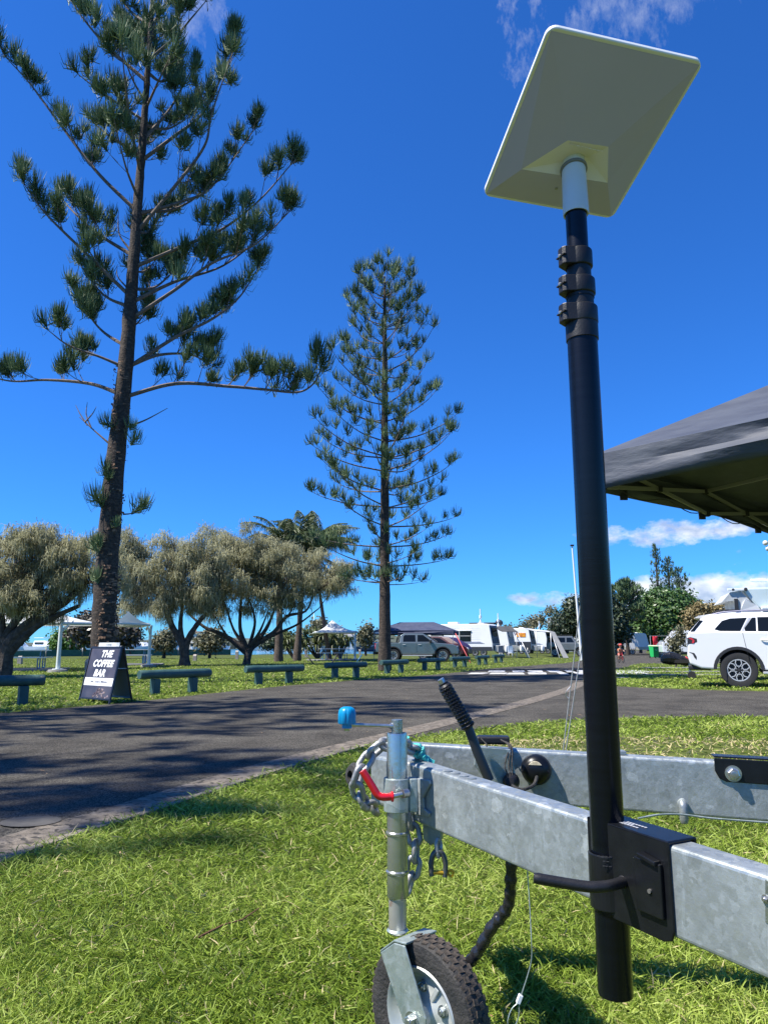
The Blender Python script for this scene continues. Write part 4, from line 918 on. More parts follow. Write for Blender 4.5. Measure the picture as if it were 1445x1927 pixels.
m.lathe([(.008, 0), (.0118, 0), (.0118, .003), (.008, .003)], hs[0], hs[1] - hs[0], 16); m.build('clamp_handle', redp, root_j, world=True)
# wheel
wc = P(806, 1902, 1.80); wc.z = .158; WR = .156; ax = Vector((-.70, -.714, 0)).normalized(); ht = Vector((-ax.y, ax.x, 0)); ht = -ht if ht.x < 0 else ht
def W(t, z, a): return wc + ht * t + Z * z + ax * a
whe = MB(); tp_ = [(.095, -.026), (.108, -.031), (.130, -.0335), (.143, -.031), (.149, -.024), (.151, 0), (.149, .024), (.143, .031), (.130, .0335), (.108, .031), (.095, .026)]
whe.lathe([(a, b) for a, b in tp_], wc, ax, 64); dusty = mat('dusty tread rubber', (.035, .028, .022), .85, col2=(.10, .078, .06), scale=18, bump=.3, bscale=120)
tyre = whe.build('tyre', blkr, root_j, world=True)
for row, (off, lw, hgt) in enumerate(((-.021, .013, .1468), (-.007, .011, .1495), (.007, .011, .1495), (.021, .013, .1468))):
    for k in range(44):
        a = 2 * PI * (k + (.5 if row % 2 else 0)) / 44; rd = ht * math.cos(a) + Z * math.sin(a); tg = -ht * math.sin(a) + Z * math.cos(a)
        if k == 0 and row == 0 or 'knobme' not in globals():
            kn = MB(); kn.box((0, 0, 0), (.0125, .0130, .006)); ko = kn.build('tread_knob', dusty, tyre, bevel=.0012, seg=1); knobme = ko.data; bmod = True
            o = ko
        else:
            o = bpy.data.objects.new('tread_knob', knobme); COL.objects.link(o); o.parent = tyre; o['_'] = 0; del o['_']
        M_ = Matrix((tg, ax, rd)).transposed().to_4x4() @ Matrix.Rotation(.18 * (1 if row % 2 else -1), 4, 'Z'); M_.translation = wc + rd * hgt + ax * off
        o.matrix_local = WM[root_j.name].inverted() @ M_
for side_ in (-1, 1):
    for k in range(44):
        a = 2 * PI * (k + .25) / 44; rd = ht * math.cos(a) + Z * math.sin(a); tg = -ht * math.sin(a) + Z * math.cos(a)
        o = bpy.data.objects.new('shoulder_knob', knobme); COL.objects.link(o); o.parent = tyre
        M_ = Matrix((tg * .7, (ax * side_ + rd * .9).normalized().cross(tg) * .9, (ax * side_ + rd * .9).normalized() * .8)).transposed().to_4x4(); M_.translation = wc + rd * .1375 + ax * side_ * .0268
        o.matrix_local = WM[root_j.name].inverted() @ M_
rimm = mat('painted steel rim', (0.42, 0.45, 0.43), .4, .3, col2=(0.52, 0.54, 0.51), scale=12, wear=((.25, .25, .22), 20, .62))
m = MB(); m.lathe([(.020, .040), (.026, .040), (.028, .026), (.045, .012), (.070, .010), (.080, .014), (.088, .027), (.096, .032), (.099, .0285), (.094, .022), (.086, .004), (.080, -.02), (.096, -.030)], wc, ax, 56); rim = m.build('rim', rimm, root_j, world=True)
for k in range(5):
    a = 2 * PI * (k + .3) / 5; c = wc + (ht * math.cos(a) + Z * math.sin(a)) * .056 + ax * .0115
    bolt(rim, c, ax, .0095, galb)
    a2 = a + PI / 5; m = MB(); rd = ht * math.cos(a2) + Z * math.sin(a2); m.beam(wc + rd * .036 + ax * .014, wc + rd * .074 + ax * .0135, .012, .006, ax); m.build('rim_rib', rimm, rim, bevel=.002, world=True)
m = MB(); m.lathe([(0, .046), (.013, .046), (.017, .042), (.021, .036), (.021, .0)], wc, ax, 28); m.build('hub', rimm, root_j, world=True)
# fork
ftop = J(1752).z
for sg in (1, -1):
    a_ = .052 * sg
    pts = [W(-.098, ftop - wc.z - .035, a_), W(-.055, ftop - wc.z - .004, a_), W(-.022, ftop - wc.z - .002, a_), W(.038, .015, a_), W(.036, -.018, a_), W(.016, -.036, a_), W(-.014, -.032, a_), W(-.032, -.005, a_)]
    m = MB(); m.prism(pts, -ax * .0045 * sg); m.build('fork_arm', galg, root_j, bevel=.002, world=True)
    if sg > 0: bolt(root_j, W(0, 0, a_), ax, .0135, galb, 'axle_bolt')
m = MB(); m.prism([W(-.098, ftop - wc.z - .035, .052), W(-.098, ftop - wc.z - .035, -.052), W(-.055, ftop - wc.z - .003, -.052), W(-.055, ftop - wc.z - .003, .052)], (0, 0, .005))
m.prism([W(-.055, ftop - wc.z - .003, .052), W(-.055, ftop - wc.z - .003, -.052), W(-.018, ftop - wc.z + .0, -.052), W(-.018, ftop - wc.z + .0, .052)], (0, 0, .005)); m.build('fork_crown', galg, root_j, bevel=.0015, world=True)
m = MB(); m.lathe([(JR - .004, 0), (JR + .001, 0), (JR - .003, .005)], (jx, jy, ftop + .002), Z, 24); m.build('weld_ring', galg, root_j, world=True)

# ------------------------------------------------------------------ chains
chm = galvanised('worn chain steel', (0.30, 0.30, 0.29), (0.44, 0.44, 0.43), 2.0, .5, .6)
def link_mesh(L_, Wd, r):
    pts = []; rr_ = (Wd - 2 * r) / 2 + 0; hl = L_ / 2 - rr_ - r
    for i in range(9): a = -PI / 2 + PI * i / 8; pts.append(Vector((hl + (rr_ + 0) * math.cos(a), (rr_) * math.sin(a), 0)))
    for i in range(9): a = PI / 2 + PI * i / 8; pts.append(Vector((-hl + rr_ * math.cos(a), rr_ * math.sin(a), 0)))
    m = MB(); m.tube(pts, r, 10, closed=True); return m
lm = None
def chain(name, label, pts, L_=.062, Wd=.042, r=.0066, tw0=0):
    global lm
    root = thing(name, label, 'chain', tuple(pts[0]), group='safety chains on the drawbar'); sp = smoothpts(pts, 24); pitch = L_ - 2.3 * r * 1.6
    d = 0; nx = 0; k = 0
    for i in range(len(sp) - 1):
        sg = sp[i + 1] - sp[i]
        while nx <= d + sg.length:
            p = sp[i] + sg * ((nx - d) / max(sg.length, 1e-9)); t_ = (sp[min(i + 3, len(sp) - 1)] - sp[max(i - 3, 0)]).normalized()
            v = (EYE - p).normalized(); u = (v - t_ * v.dot(t_)).normalized(); b = t_.cross(u); M_ = Matrix((t_, b, u)).transposed().to_4x4() @ Matrix.Rotation(R(45 + 90 * k + tw0), 4, 'X'); M_.translation = p
            if lm is None:
                o = link_mesh(L_, Wd, r).build('link', chm, root); lm = o.data
            else:
                o = bpy.data.objects.new('link', lm); COL.objects.link(o); o.parent = root
            o.matrix_local = WM[root.name].inverted() @ M_
            nx += pitch; k += 1
        d += sg.length
chain('safety_chain', 'grey steel safety chain looped over the coupling beside the red clamp handle',
      [P(800, 1432, 2.05), P(782, 1412, 2.0), P(755, 1402, 1.93), P(722, 1402, 1.90), P(700, 1418, 1.89), P(683, 1442, 1.88), P(673, 1468, 1.88), P(674, 1492, 1.89), P(690, 1512, 1.92), P(705, 1522, 1.98)], tw0=10)
chain('safety_chain', 'second safety chain hanging straight down behind the jockey wheel tube',
      [P(773, 1540, 1.93), P(776, 1560, 1.93), P(782, 1595, 1.92), P(778, 1630, 1.92), P(770, 1665, 1.92)], tw0=30)
rs = thing('shackle', 'dark D shackle with a yellow pin hanging under the near beam', 'shackle', tuple(P(825, 1600, 1.86)))
m = MB(); m.tube(smoothpts([P(812, 1648, 1.86), P(811, 1625, 1.86), P(815, 1608, 1.86), P(824, 1602, 1.86), P(833, 1608, 1.86), P(838, 1625, 1.86), P(837, 1650, 1.86)], 6), .0062, 12); m.build('bow', mat('dark galvanised', (.07, .075, .075), .5, .6, col2=(.13, .135, .13), scale=60), rs, world=True)
m = MB(); m.cyl(P(808, 1641, 1.86), P(842, 1643, 1.86), .0048); m.lathe([(.004, -.0015), (.009, -.0015), (.009, .0015), (.004, .0015), (.004, -.0015)], P(848, 1643, 1.86), (0.2, 1, 0), 14); m.build('pin', mat('yellow pin', (.5, .30, .02), .4, .5), rs, world=True)
m = MB(); m.tube(smoothpts([P(824, 1578, 1.865), P(821, 1590, 1.86), P(825, 1612, 1.86), P(829, 1590, 1.87), P(824, 1578, 1.87)], 5), .0055, 10); m.build('link', chm, rs, world=True)
# teal cloth tied round the chain
r = random.Random(9); root = thing('cloth_tie', 'teal cloth strip knotted round the chain behind the coupling', 'cloth', tuple(P(780, 1410, 2.0)))
for pts, wd in (([P(764, 1388, 2.0), P(772, 1400, 2.0), P(782, 1412, 1.99), P(794, 1420, 1.99), P(814, 1435, 2.0)], .013), ([P(772, 1408, 1.99), P(786, 1402, 1.98), P(796, 1412, 1.98), P(790, 1424, 1.99), P(780, 1420, 2.0)], .011), ([P(788, 1416, 1.98), P(800, 1428, 1.98), P(806, 1434, 1.99)], .015), ([P(766, 1396, 1.995), P(770, 1412, 1.99), P(782, 1418, 1.98)], .009)):
    sp = smoothpts(pts, 6); m = MB(); m.tube(sp, [wd * .5 * (1 + .35 * math.sin(i * 1.9) * r.uniform(.5, 1)) for i in range(len(sp))], 9)
    m.v = [tuple(Vector(q) + Vector([r.uniform(-.0015, .0015) for _ in range(3)])) for q in m.v]; m.build('knot', teal, root, world=True)
# wrapped black hose under the beam
hz_ = smoothpts([P(968, 1560, 1.72), P(962, 1632, 1.72), P(960, 1670, 1.73), P(957, 1700, 1.74), P(945, 1722, 1.75), P(925, 1745, 1.76), P(905, 1780, 1.77), P(888, 1805, 1.78), P(876, 1815, 1.80)], 10); r = random.Random(2)
m = MB(); m.tube(hz_, [.0125 + .0012 * math.sin(i * .9) + r.uniform(-.0007, .0007) for i in range(len(hz_))], 14)
tag(m.build('wrapped_cable', mat('black plastic wrap', (.010, .010, .011), .22, col2=(.025, .025, .027), scale=90, bump=.12, bscale=60)), 'black taped cable bundle hanging from the near beam down behind the tyre', 'cable')
root = thing('wire_stay', 'thin steel wire with a crimped ferrule hanging from the drawbar into the grass', 'wire', tuple(G(978, 1920)))
m = MB(); m.tube(smoothpts([P(992, 1640, 1.62), P(996, 1700, 1.61), P(999, 1760, 1.60), P(1000, 1800, 1.60), P(994, 1830, 1.60), P(978, 1880, 1.60)], 5), .0011, 5); m.build('wire', galg, root, world=True)
m = MB(); m.beam(P(980, 1872, 1.6), P(974, 1888, 1.6), .009, .008); m.build('ferrule', whitepl, root, bevel=.001, world=True)
m = MB(); m.tube(smoothpts([P(976, 1886, 1.6), P(962, 1900, 1.6), P(955, 1925, 1.6), P(965, 1935, 1.6), P(975, 1915, 1.6), P(977, 1888, 1.6)], 5), .0011, 5); m.build('loop', galg, root, world=True)

# ------------------------------------------------------------------ mast
mb_ = P(1158, 1870, 1.385); mx_, my_ = mb_.x, mb_.y
def Mz(px, py): return (P(px, py, my_).z)
rootm = thing('mast', 'black telescopic pole with three clamp collars, clamped upright to the near beam', 'mast', (mx_, my_, 0))
blkm = mat('black anodised tube', (0.0025, 0.0035, 0.007), .27, col2=(0.004, 0.006, 0.011), scale=6, bump=.025, bscale=40, stretch=(.2, .2, 14), spec=.3)
R0 = .0292; z0 = Mz(1158, 1872); z1 = Mz(1096, 640); zt = Mz(1086, 400)
m = MB(); m.tube([(mx_, my_, z0), (mx_, my_, z0 + .002), (mx_, my_, z1)], [R0 - .001, R0, R0], 48); m.build('lower_tube', blkm, rootm, world=True)
m = MB()
for k in range(0):
    pass
def collar(za, zb, rr_, rin, name='collar'):
    m = MB(); m.lathe([(rin, za), (rr_, za), (rr_ + .001, za + .003), (rr_ + .001, zb - .003), (rr_, zb), (rin, zb)], (mx_, my_, 0), Z, 40)
    d = Vector((-.93, -.37, 0)); s_ = Vector((-.37, .93, 0)); c = Vector((mx_, my_, 0))
    for sg in (1, -1):
        h0 = za + (zb - za) * (.53 if sg > 0 else 0); h1 = za + (zb - za) * (1 if sg > 0 else .47)
    pts = [c + d * rr_ * .4 + s_ * rr_ * .85, c + d * (rr_ + .013) + s_ * .012, c + d * (rr_ + .016) + s_ * .006, c + d * (rr_ + .016) - s_ * .006, c + d * (rr_ + .012) - s_ * .012, c + d * rr_ * .4 - s_ * rr_ * .85]
    m.prism([p + Z * za for p in pts], (0, 0, zb - za)); o = m.build(name, blkp, rootm, bevel=.0018, world=True)
    b = c + d * (rr_ + .0165) + Z * (za + zb) / 2; m = MB(); m.lathe([(0, 0), (.0035, 0), (.0038, .002), (.0028, .0045), (0, .005)], b, d - s_ * .2, 12); m.build('bolt', chr_, o, world=True)
    m = MB(); m.box(b - d * .007, (.016, .026, .0022), Matrix.Rotation(math.atan2(d.y, d.x), 3, 'Z')); m.build('slot', mat('slot shadow gap', (.004, .004, .004), .9), o, world=True)
zs = [Mz(1090, q) for q in (635, 590, 545, 500, 474)]
zc = [(Mz(1090, 612), Mz(1090, 580), .0315, .0), (Mz(1085, 558), Mz(1085, 528), .0295, .0), (Mz(1082, 506), Mz(1082, 474), .027, .0)]
for a, b, r_, _ in zc: collar(a, b, r_, r_ * .8)
m = MB(); m.lathe([(R0, z1 - .002), (.0315, z1 - .001), (.0315, zc[0][0]), (.0290, zc[0][0])], (mx_, my_, 0), Z, 40); m.build('sleeve', blkp, rootm, world=True)
m = MB(); m.lathe([(.0262, zc[0][1]), (.0262, zc[1][0]), ], (mx_, my_, 0), Z, 40); m.lathe([(.0275, zc[1][0] - .006), (.0275, zc[1][0])], (mx_, my_, 0), Z, 40); m.build('middle_tube', blkp, rootm, world=True)
m = MB(); m.lathe([(.0240, zc[1][1]), (.0240, zc[2][0])], (mx_, my_, 0), Z, 40); m.build('middle_tube', blkp, rootm, world=True)
RU = .0212
m = MB(); m.tube([(mx_, my_, zc[2][1] - .01), (mx_, my_, zt + .01)], RU, 40); m.build('upper_tube', blkm, rootm, world=True)
# saddle bracket over the near beam with clamp
rootk = thing('mast_bracket', 'black steel saddle bracket and T-handle clamp holding the mast on the beam', 'bracket', (mx_, my_ + .05, 0))
sL = (on_near(1108, 1540) - nA).dot(uN); sR = (on_near(1262, 1620) - nA).dot(uN)
def near_pt(s, dz, off): return nA + uN * s + Z * dz + nN * off
e_ = .006
bp = on_near(1268, 1755); hb_ = HB + .010
pl = [near_pt(sL, e_, e_), near_pt(sR, e_, e_), near_pt(sR + .001, -hb_ + .02, e_), near_pt(sR - .004, -hb_ + .006, e_), near_pt(sR - .02, -hb_, e_), near_pt(sL + .03, -hb_, e_), near_pt(sL + .006, -hb_ + .008, e_), near_pt(sL, -hb_ + .03, e_)]
m = MB(); m.prism(pl, -nN * (e_ - .001)); m.build('face_plate', blk, rootk, bevel=.002, world=True)
m = MB(); m.prism([near_pt(sL, e_, e_ + .0), near_pt(sL, .001, e_ + .0), near_pt(sL, .001, -WB - e_), near_pt(sL, e_, -WB - e_)], uN * (sR - sL)); m.build('top_plate', blk, rootk, bevel=.002, world=True)
m = MB(); m.prism([near_pt(sL, e_ - .001, -WB - .001), near_pt(sR, e_ - .001, -WB - .001), near_pt(sR, -hb_ * .5, -WB - .001), near_pt(sL, -hb_ * .5, -WB - .001)], -nN * e_); m.build('back_plate', blk, rootk, bevel=.002, world=True)
# stiffener plates and slot block on the face plate
m = MB(); m.prism([near_pt(sR - .066, -.030, e_), near_pt(sR - .012, -.030, e_), near_pt(sR - .012, -.112, e_), near_pt(sR - .066, -.112, e_)], nN * .008); m.build('slot_plate', blk, rootk, bevel=.002, world=True)
m = MB(); c = near_pt(sR - .034, -.075, e_ + .008); m.lathe([(0, 0), (.0035, 0), (.0035, .003), (0, .003)], c, nN, 12); m.build('bolt', mat('dull bolt', (.2, .19, .17), .5, .6), rootk, world=True)
m = MB(); m.prism([near_pt(sR - .052, -.020, e_), near_pt(sR - .016, -.026, e_), near_pt(sR - .016, -.034, e_), near_pt(sR - .052, -.028, e_)], nN * .015); m.build('weld_tab', blk, rootk, bevel=.002, world=True)
# flanges behind and around the tube
cm = Vector((mx_, my_, 0)); th = .005; rr0 = R0 + .001
zU = Mz(1150, 1603); zL = Mz(1160, 1706)
def clampstrip(a0, a1, ext_end, za, zb, name):
    o_ = [cm + Vector((math.cos(R(a)), math.sin(R(a)), 0)) * (rr0 + th) + Z * za for a in np.linspace(a0, a1, 22)]
    i_ = [cm + Vector((math.cos(R(a)), math.sin(R(a)), 0)) * rr0 + Z * za for a in np.linspace(a0, a1, 22)]
    if ext_end is not None:
        t_ = ext_end; o_.append(o_[-1] + t_); i_.append(i_[-1] + t_ + (o_[-2] - i_[-1]) * 0)
    m = MB(); m.prism(o_ + i_[::-1], (0, 0, zb - za)); return m.build(name, blk, rootk, bevel=.002, world=True)
clampstrip(120, 350, Vector((.030, .022, 0)), zL, zU, 'clamp_jaw')
m = MB(); a = cm + Vector((R0 + .022, .004, zL)); m.prism([a, a + Vector((.006, 0, 0)), a + Vector((.016, .06, 0)), a + Vector((.010, .06, 0))], (0, 0, zU - zL + .004)); m.build('clamp_ear', blk, rootk, bevel=.002, world=True)
m = MB(); a = cm + Vector((R0 + .042, .012, zL - .004)); m.prism([a, a + Vector((.006, -.002, 0)), a + Vector((.012, .05, 0)), a + Vector((.006, .05, 0))], (0, 0, zU - zL + .008)); m.build('clamp_ear', blk, rootk, bevel=.002, world=True)
m = MB(); hr = [P(1004, 1652, 1.30), P(1050, 1660, 1.295), P(1100, 1668, 1.29), P(1125, 1669, 1.29), P(1150, 1666, 1.30), P(1175, 1659, 1.335)]
hs = smoothpts(hr, 6); m.tube(hs, [.0075, .009] + [.0088] * (len(hs) - 2), 16); m.ball(hs[-1], .012, 12, 8); handle = m.build('clamp_handle', blkp, rootk, world=True)
# embossed letters on the jaw and printed sticker on the saddle: short strokes, as unreadable as in the photograph
es = MB()
for i, (dx, dy) in enumerate([(-12, 0), (-4, 0), (2, 0), (10, 0), (-2, 9), (5, 9), (-2, 18), (3, 18), (10, 18)]):
    p = P(1138 + dx, 1612 + dy + dx * .1, my_ - R0 - .0055); es.box(p, (.0042, .0014, .0011))
es.build('embossed_text', mat('embossed paint edge', (.05, .05, .055), .3), rootk, world=True)['kind'] = 'stuff'
sk = MB(); rr = random.Random(3)
for row in range(3):
    for i in range(7):
        if row == 1 and i > 3: continue
        s0 = sL + .055 + i * .0065 + row * .003; sk.prism([near_pt(s0, e_ + .0006, -.014 - row * .007), near_pt(s0 + .0052, e_ + .0006, -.014 - row * .007), near_pt(s0 + .0052, e_ + .0006, -.0175 - row * .007), near_pt(s0, e_ + .0006, -.0175 - row * .007)], Z * .0004)
sk.build('printed_text', mat('silver print', (.45, .46, .48), .5), rootk, world=True)['kind'] = 'stuff'

# ------------------------------------------------------------------ dish
o_ = Vector((0.35131749, 1.36263738, 1.30124134)); e1 = Vector((0.36307599, 0.07740985, -0.01905041)); e2 = Vector((-0.09779383, 0.39972701, -0.13455335))
# homography scale is free: choose it so that the dish sits over the mast (same horizontal place as the pole)
e2 -= e1 * (e1.dot(e2) / e1.length_squared)
nD = e1.cross(e2).normalized(); nD = nD if nD.z > 0 else -nD
neck_px = rayv(1083, 318); sc_ = (my_ + .012) / 1.0
# plane of the underside through the neck top
kk = (my_) / neck_px.y; neck = neck_px * kk
# scale s so that neck point lies on the plane scaled, lowered by the pyramid depth
DEP = .024
s_ = (neck.dot(nD) + DEP) / o_.dot(nD)
O = EYE + o_ * s_; E1 = e1 * s_; E2 = e2 * s_
rootp = thing('satellite_dish', 'flat white rectangular satellite internet dish tilted to the sky on top of the mast', 'satellite dish', (mx_, my_, zt))
def D(u, v, w=0): return O + E1 * u + E2 * v + nD * w
a_len, b_len = E1.length, E2.length; rc_u = .018 / a_len; rc_v = .018 / b_len
def rrect(w, ins=0.0, seg=6):
    iu, iv = ins / a_len, ins / b_len; P_ = []
    for (cu, cv, a0) in ((1 - rc_u - iu * 0, 1 - rc_v, 0), (rc_u, 1 - rc_v, 90), (rc_u, rc_v, 180), (1 - rc_u, rc_v, 270)):
        for i in range(seg + 1):
            a = R(a0 + 90 * i / seg); P_.append(D(cu + math.cos(a) * (rc_u - iu), cv + math.sin(a) * (rc_v - iv), w))
    return P_
m = MB(); layers = [rrect(.0, .002), rrect(.0015, .0), rrect(.009, .0), rrect(.011, .002)]; n = len(layers[0])
m.add([q for l in layers for q in l], [(i * n + j, i * n + (j + 1) % n, (i + 1) * n + (j + 1) % n, (i + 1) * n + j) for i in range(3) for j in range(n)])
m.f.append(tuple(range(3 * n, 4 * n))); m.sm.append(False); m.f.append(tuple(reversed(range(n)))); m.sm.append(False)
face = m.build('antenna_panel', whitepl, rootp, world=True, bevel=.001)
dgrey = mat('dish back plastic', (0.45, 0.435, 0.66), .38, col2=(0.435, 0.42, 0.64), scale=3, spec=.35)  # blue sky light put into the base colour, countering the lawn's warm bounce
cuv = lambda px, py: None
def uv_of(px, py, w):
    r = rayv(px, py); t_ = (D(0, 0, w) - EYE).dot(nD) / r.dot(nD); q = EYE + r * t_ - D(0, 0, w); return q.dot(E1) / E1.length_squared, q.dot(E2) / E2.length_squared
# faceted hump of the back: a low truncated pyramid from the rim to the recess edges
q1 = uv_of(1068, 264, -DEP); q2 = uv_of(1144, 276, -DEP); q3 = uv_of(1143, 345, -DEP); q4 = uv_of(982, 322, -DEP)
cn = [(.022, .02), (.978, .02), (.978, .98), (.022, .98)]
top4 = [q1, q2, (q2[0] + .01, q3[1] + .03), (q4[0] + .02, q4[1] + .02)]
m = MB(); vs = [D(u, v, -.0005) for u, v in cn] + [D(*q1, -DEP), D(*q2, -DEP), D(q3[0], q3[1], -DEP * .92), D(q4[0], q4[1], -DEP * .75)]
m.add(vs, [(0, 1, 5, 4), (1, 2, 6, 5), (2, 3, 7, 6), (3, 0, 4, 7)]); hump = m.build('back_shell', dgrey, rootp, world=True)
# recess behind the edges
cream = mat('dish recess plastic', (0.78, 0.74, 0.76), .5)
m = MB(); f4 = [D(*q1, -DEP + .0), D(*q2, -DEP), D(q3[0], q3[1], -DEP * .92), D(*q4, -DEP * .75)]
ctr = D((q1[0] + q3[0]) / 2, (q1[1] + q3[1]) / 2 + .0, -DEP * .30)
m.add(f4 + [ctr], [(0, 1, 4), (1, 2, 4), (2, 3, 4), (3, 0, 4)]); m.build('recess', cream, rootp, world=True)
# neck
nt_top = Vector((mx_, my_, neck.z + EYE.z + .03)); RN = .0262
zn0 = Mz(1086, 402)
m = MB(); m.lathe([(RU + .001, zn0 - .002), (RN - .001, zn0 - .003), (RN, zn0), (RN - .0005, zn0 + .02), (.0236, nt_top.z)], (mx_, my_, 0), Z, 40); m.build('neck', mat('neck plastic', (.60, .64, .68), .38, col2=(.56, .60, .64), scale=8), rootp, world=True)
m = MB(); r_ = .0290; m.lathe([(.0240, -.004), (.0275, -.003), (.0275, .003), (.024, .003)], (mx_, my_, nt_top.z - .032), (nD + Z * .25), 36); m.build('neck_seal', mat('seal grey', (.18, .18, .17), .7), rootp, world=True)
m = MB()
for i in range(9):
    q = uv_of(1074 + i * 7.6, 268 + i * 1.7, -DEP * .98); m.box(D(q[0], q[1] + .012, -DEP * .97), (.0055, .002, .001), Matrix.Rotation(.2, 3, 'Z'))
m.build('embossed_text', cream, rootp, world=True)['kind'] = 'stuff'
m = MB(); q = uv_of(1046, 354, -.01); m.box(D(q[0], q[1], -.012), (.006, .006, .001)); m.build('print_mark', mat('print grey', (.3, .3, .28), .6), rootp, world=True)
# ================================================================== THINGS ALONG THE ROAD
grn = mat('blue green timber paint', (0.025, 0.068, 0.064), .6, col2=(0.042, 0.10, 0.092), scale=5, bump=.25, bscale=30, wear=((0.22, 0.19, 0.15), 7, .66))
lab_log = ['log rail at the left edge, nearest of the row, grey paint worn off its end', 'log rail directly right of the coffee sign', 'log rail in front of the palms, third from the left', 'log rail in front of the leaning palm, fourth from the left', 'log rail at the foot of the middle pine', 'log rail in front of the parked ute', 'log rail in front of the dark red car, seventh from the left', 'log rail in front of the first caravan', 'farthest log rail, beside the gas bottles of the caravans']
logs = [(-90, 1300, 84, 1275, 'a'), (262, 1282, 392, 1265, 'b'), (460, 1265, 571, 1259, 'c'), (612, 1256, 689, 1249, 'd'), (714, 1250, 767, 1246, 'e'), (786, 1245, 836, 1245, 'f'), (846, 1247, 883, 1242, 'g'), (896, 1243, 918, 1239, 'h'), (928, 1238, 949, 1235, 'i')]
ends = [((-7.6, 9.9), (-6.20, 12.5)), ((-5.15, 14.3), (-3.75, 16.6)), ((-3.35, 18.4), (-2.25, 21.0)), ((-1.75, 22.4), (-.65, 25.6)), ((-.20, 25.9), (.92, 29.3)), ((1.38, 30.6), (2.62, 34.0)), ((3.05, 34.6), (4.25, 38.2)), ((4.90, 39.5), (5.95, 43.0)), ((6.4, 44.5), (7.6, 48.0))]
for k, (e0, e1_) in enumerate(ends):
    a = Vector((*e0, .40)); b = Vector((*e1_, .40)); ln = (b - a).length; d = (b - a).normalized()
    mid = (a + b) / 2; half = .80; a = mid - d * half * 1.05; b = mid + d * half * 1.05
    if k == 0: a = P(-75, 1288, 12.0); b = P(84, 1287, 12.75); a.z = b.z = .40; d = (b - a).normalized()
    if k == 1: a = P(262, 1278, 15.0); a.z = .4; b = P(395, 1270, 16.3); b.z = .4; d = (b - a).normalized()
    if k == 2: a = P(462, 1270, 18.6); a.z = .4; b = P(570, 1262, 19.9); b.z = .4; d = (b - a).normalized()
    if k == 3: a = P(613, 1261, 22.5); a.z = .4; b = P(688, 1252, 23.9); b.z = .4; d = (b - a).normalized()
    if k == 4: a = P(717, 1255, 26.4); a.z = .4; b = P(766, 1249, 28.0); b.z = .4; d = (b - a).normalized()
    if k >= 5:
        xs = {5: (788, 835, 30.3, 32.2), 6: (848, 882, 34.6, 36.6), 7: (896, 919, 39.5, 41.6), 8: (928, 948, 44.5, 46.6)}[k]
        a = P(xs[0], 1250, xs[2]); b = P(xs[1], 1250, xs[3]); a.z = b.z = .4; d = (b - a).normalized()
    root = thing('log_rail', lab_log[k], 'barrier rail', ((a.x + b.x) / 2, (a.y + b.y) / 2, 0), group='log rails along the verge')
    r = random.Random(k); m = MB(); n_ = 9; m.tube([a + d * .0, a + d * .012] + [a.lerp(b, i / n_) + Vector((0, 0, r.uniform(-.003, .003))) for i in range(1, n_)] + [b - d * .012, b], [.080, .089] + [.089 + r.uniform(-.002, .003) for _ in range(n_ - 1)] + [.089, .080], 22)
    m.build('log', grn, root, world=True)
    for f in (.22, .75):
        c = a.lerp(b, f); s_ = d.cross(Z); m = MB(); m.prism([c - s_ * .085 - d * .07 + Z * -.40, c + s_ * .085 - d * .07 + Z * -.40, c + s_ * .085 + d * .07 + Z * -.40, c - s_ * .085 + d * .07 + Z * -.40], (0, 0, .31)); m.build('post', grn, root, world=True, bevel=.008)
# short timber bollards in the park
bolm = mat('weathered bollard', (.30, .26, .22), .9, col2=(.42, .38, .33), scale=6, bump=.3)
for px, py, hh, lb in ((367, 1244, 1232, 'dark stubby bollard just right of the forked she-oak trunk'), (446, 1241, 1224, 'pale short bollard left of the widest she-oak trunk'), (576, 1237, 1222, 'pale short bollard right of the middle palm trunk'), (677, 1234, 1222, 'pale short bollard right of the white shelter post'), (38, 1250, 1238, 'pale bollard behind the left picnic table'), (275, 1245, 1232, 'short bollard beside the right foot of the large shelter'), (166, 1262, 1243, 'white topped bollard beside the tallest pine trunk')):
    g = G(px, py); top = P(px, hh, g.y).z; top = min(max(top, .45), .7); m = MB(); c = g.copy(); s_ = .11
    root = thing('bollard', lb, 'bollard', tuple(g), group='short timber bollards')
    m.prism([c + Vector((-s_, -s_, 0)), c + Vector((s_, -s_, 0)), c + Vector((s_, s_, 0)), c + Vector((-s_, s_, 0))], (0, 0, top - .1)); m.build('post', bolm, root, bevel=.01, world=True)
    m = MB(); m.add([c + Vector((-s_ * .95, -s_ * .95, top - .1)), c + Vector((s_ * .95, -s_ * .95, top - .1)), c + Vector((s_ * .95, s_ * .95, top - .1)), c + Vector((-s_ * .95, s_ * .95, top - .1)), c + Vector((-s_ * .95, -.01, top)), c + Vector((s_ * .95, -.01, top))], [(0, 1, 5, 4), (1, 2, 5), (2, 3, 4, 5), (3, 0, 4), (0, 3, 2, 1)]); m.build('cap', bolm, root, world=True)

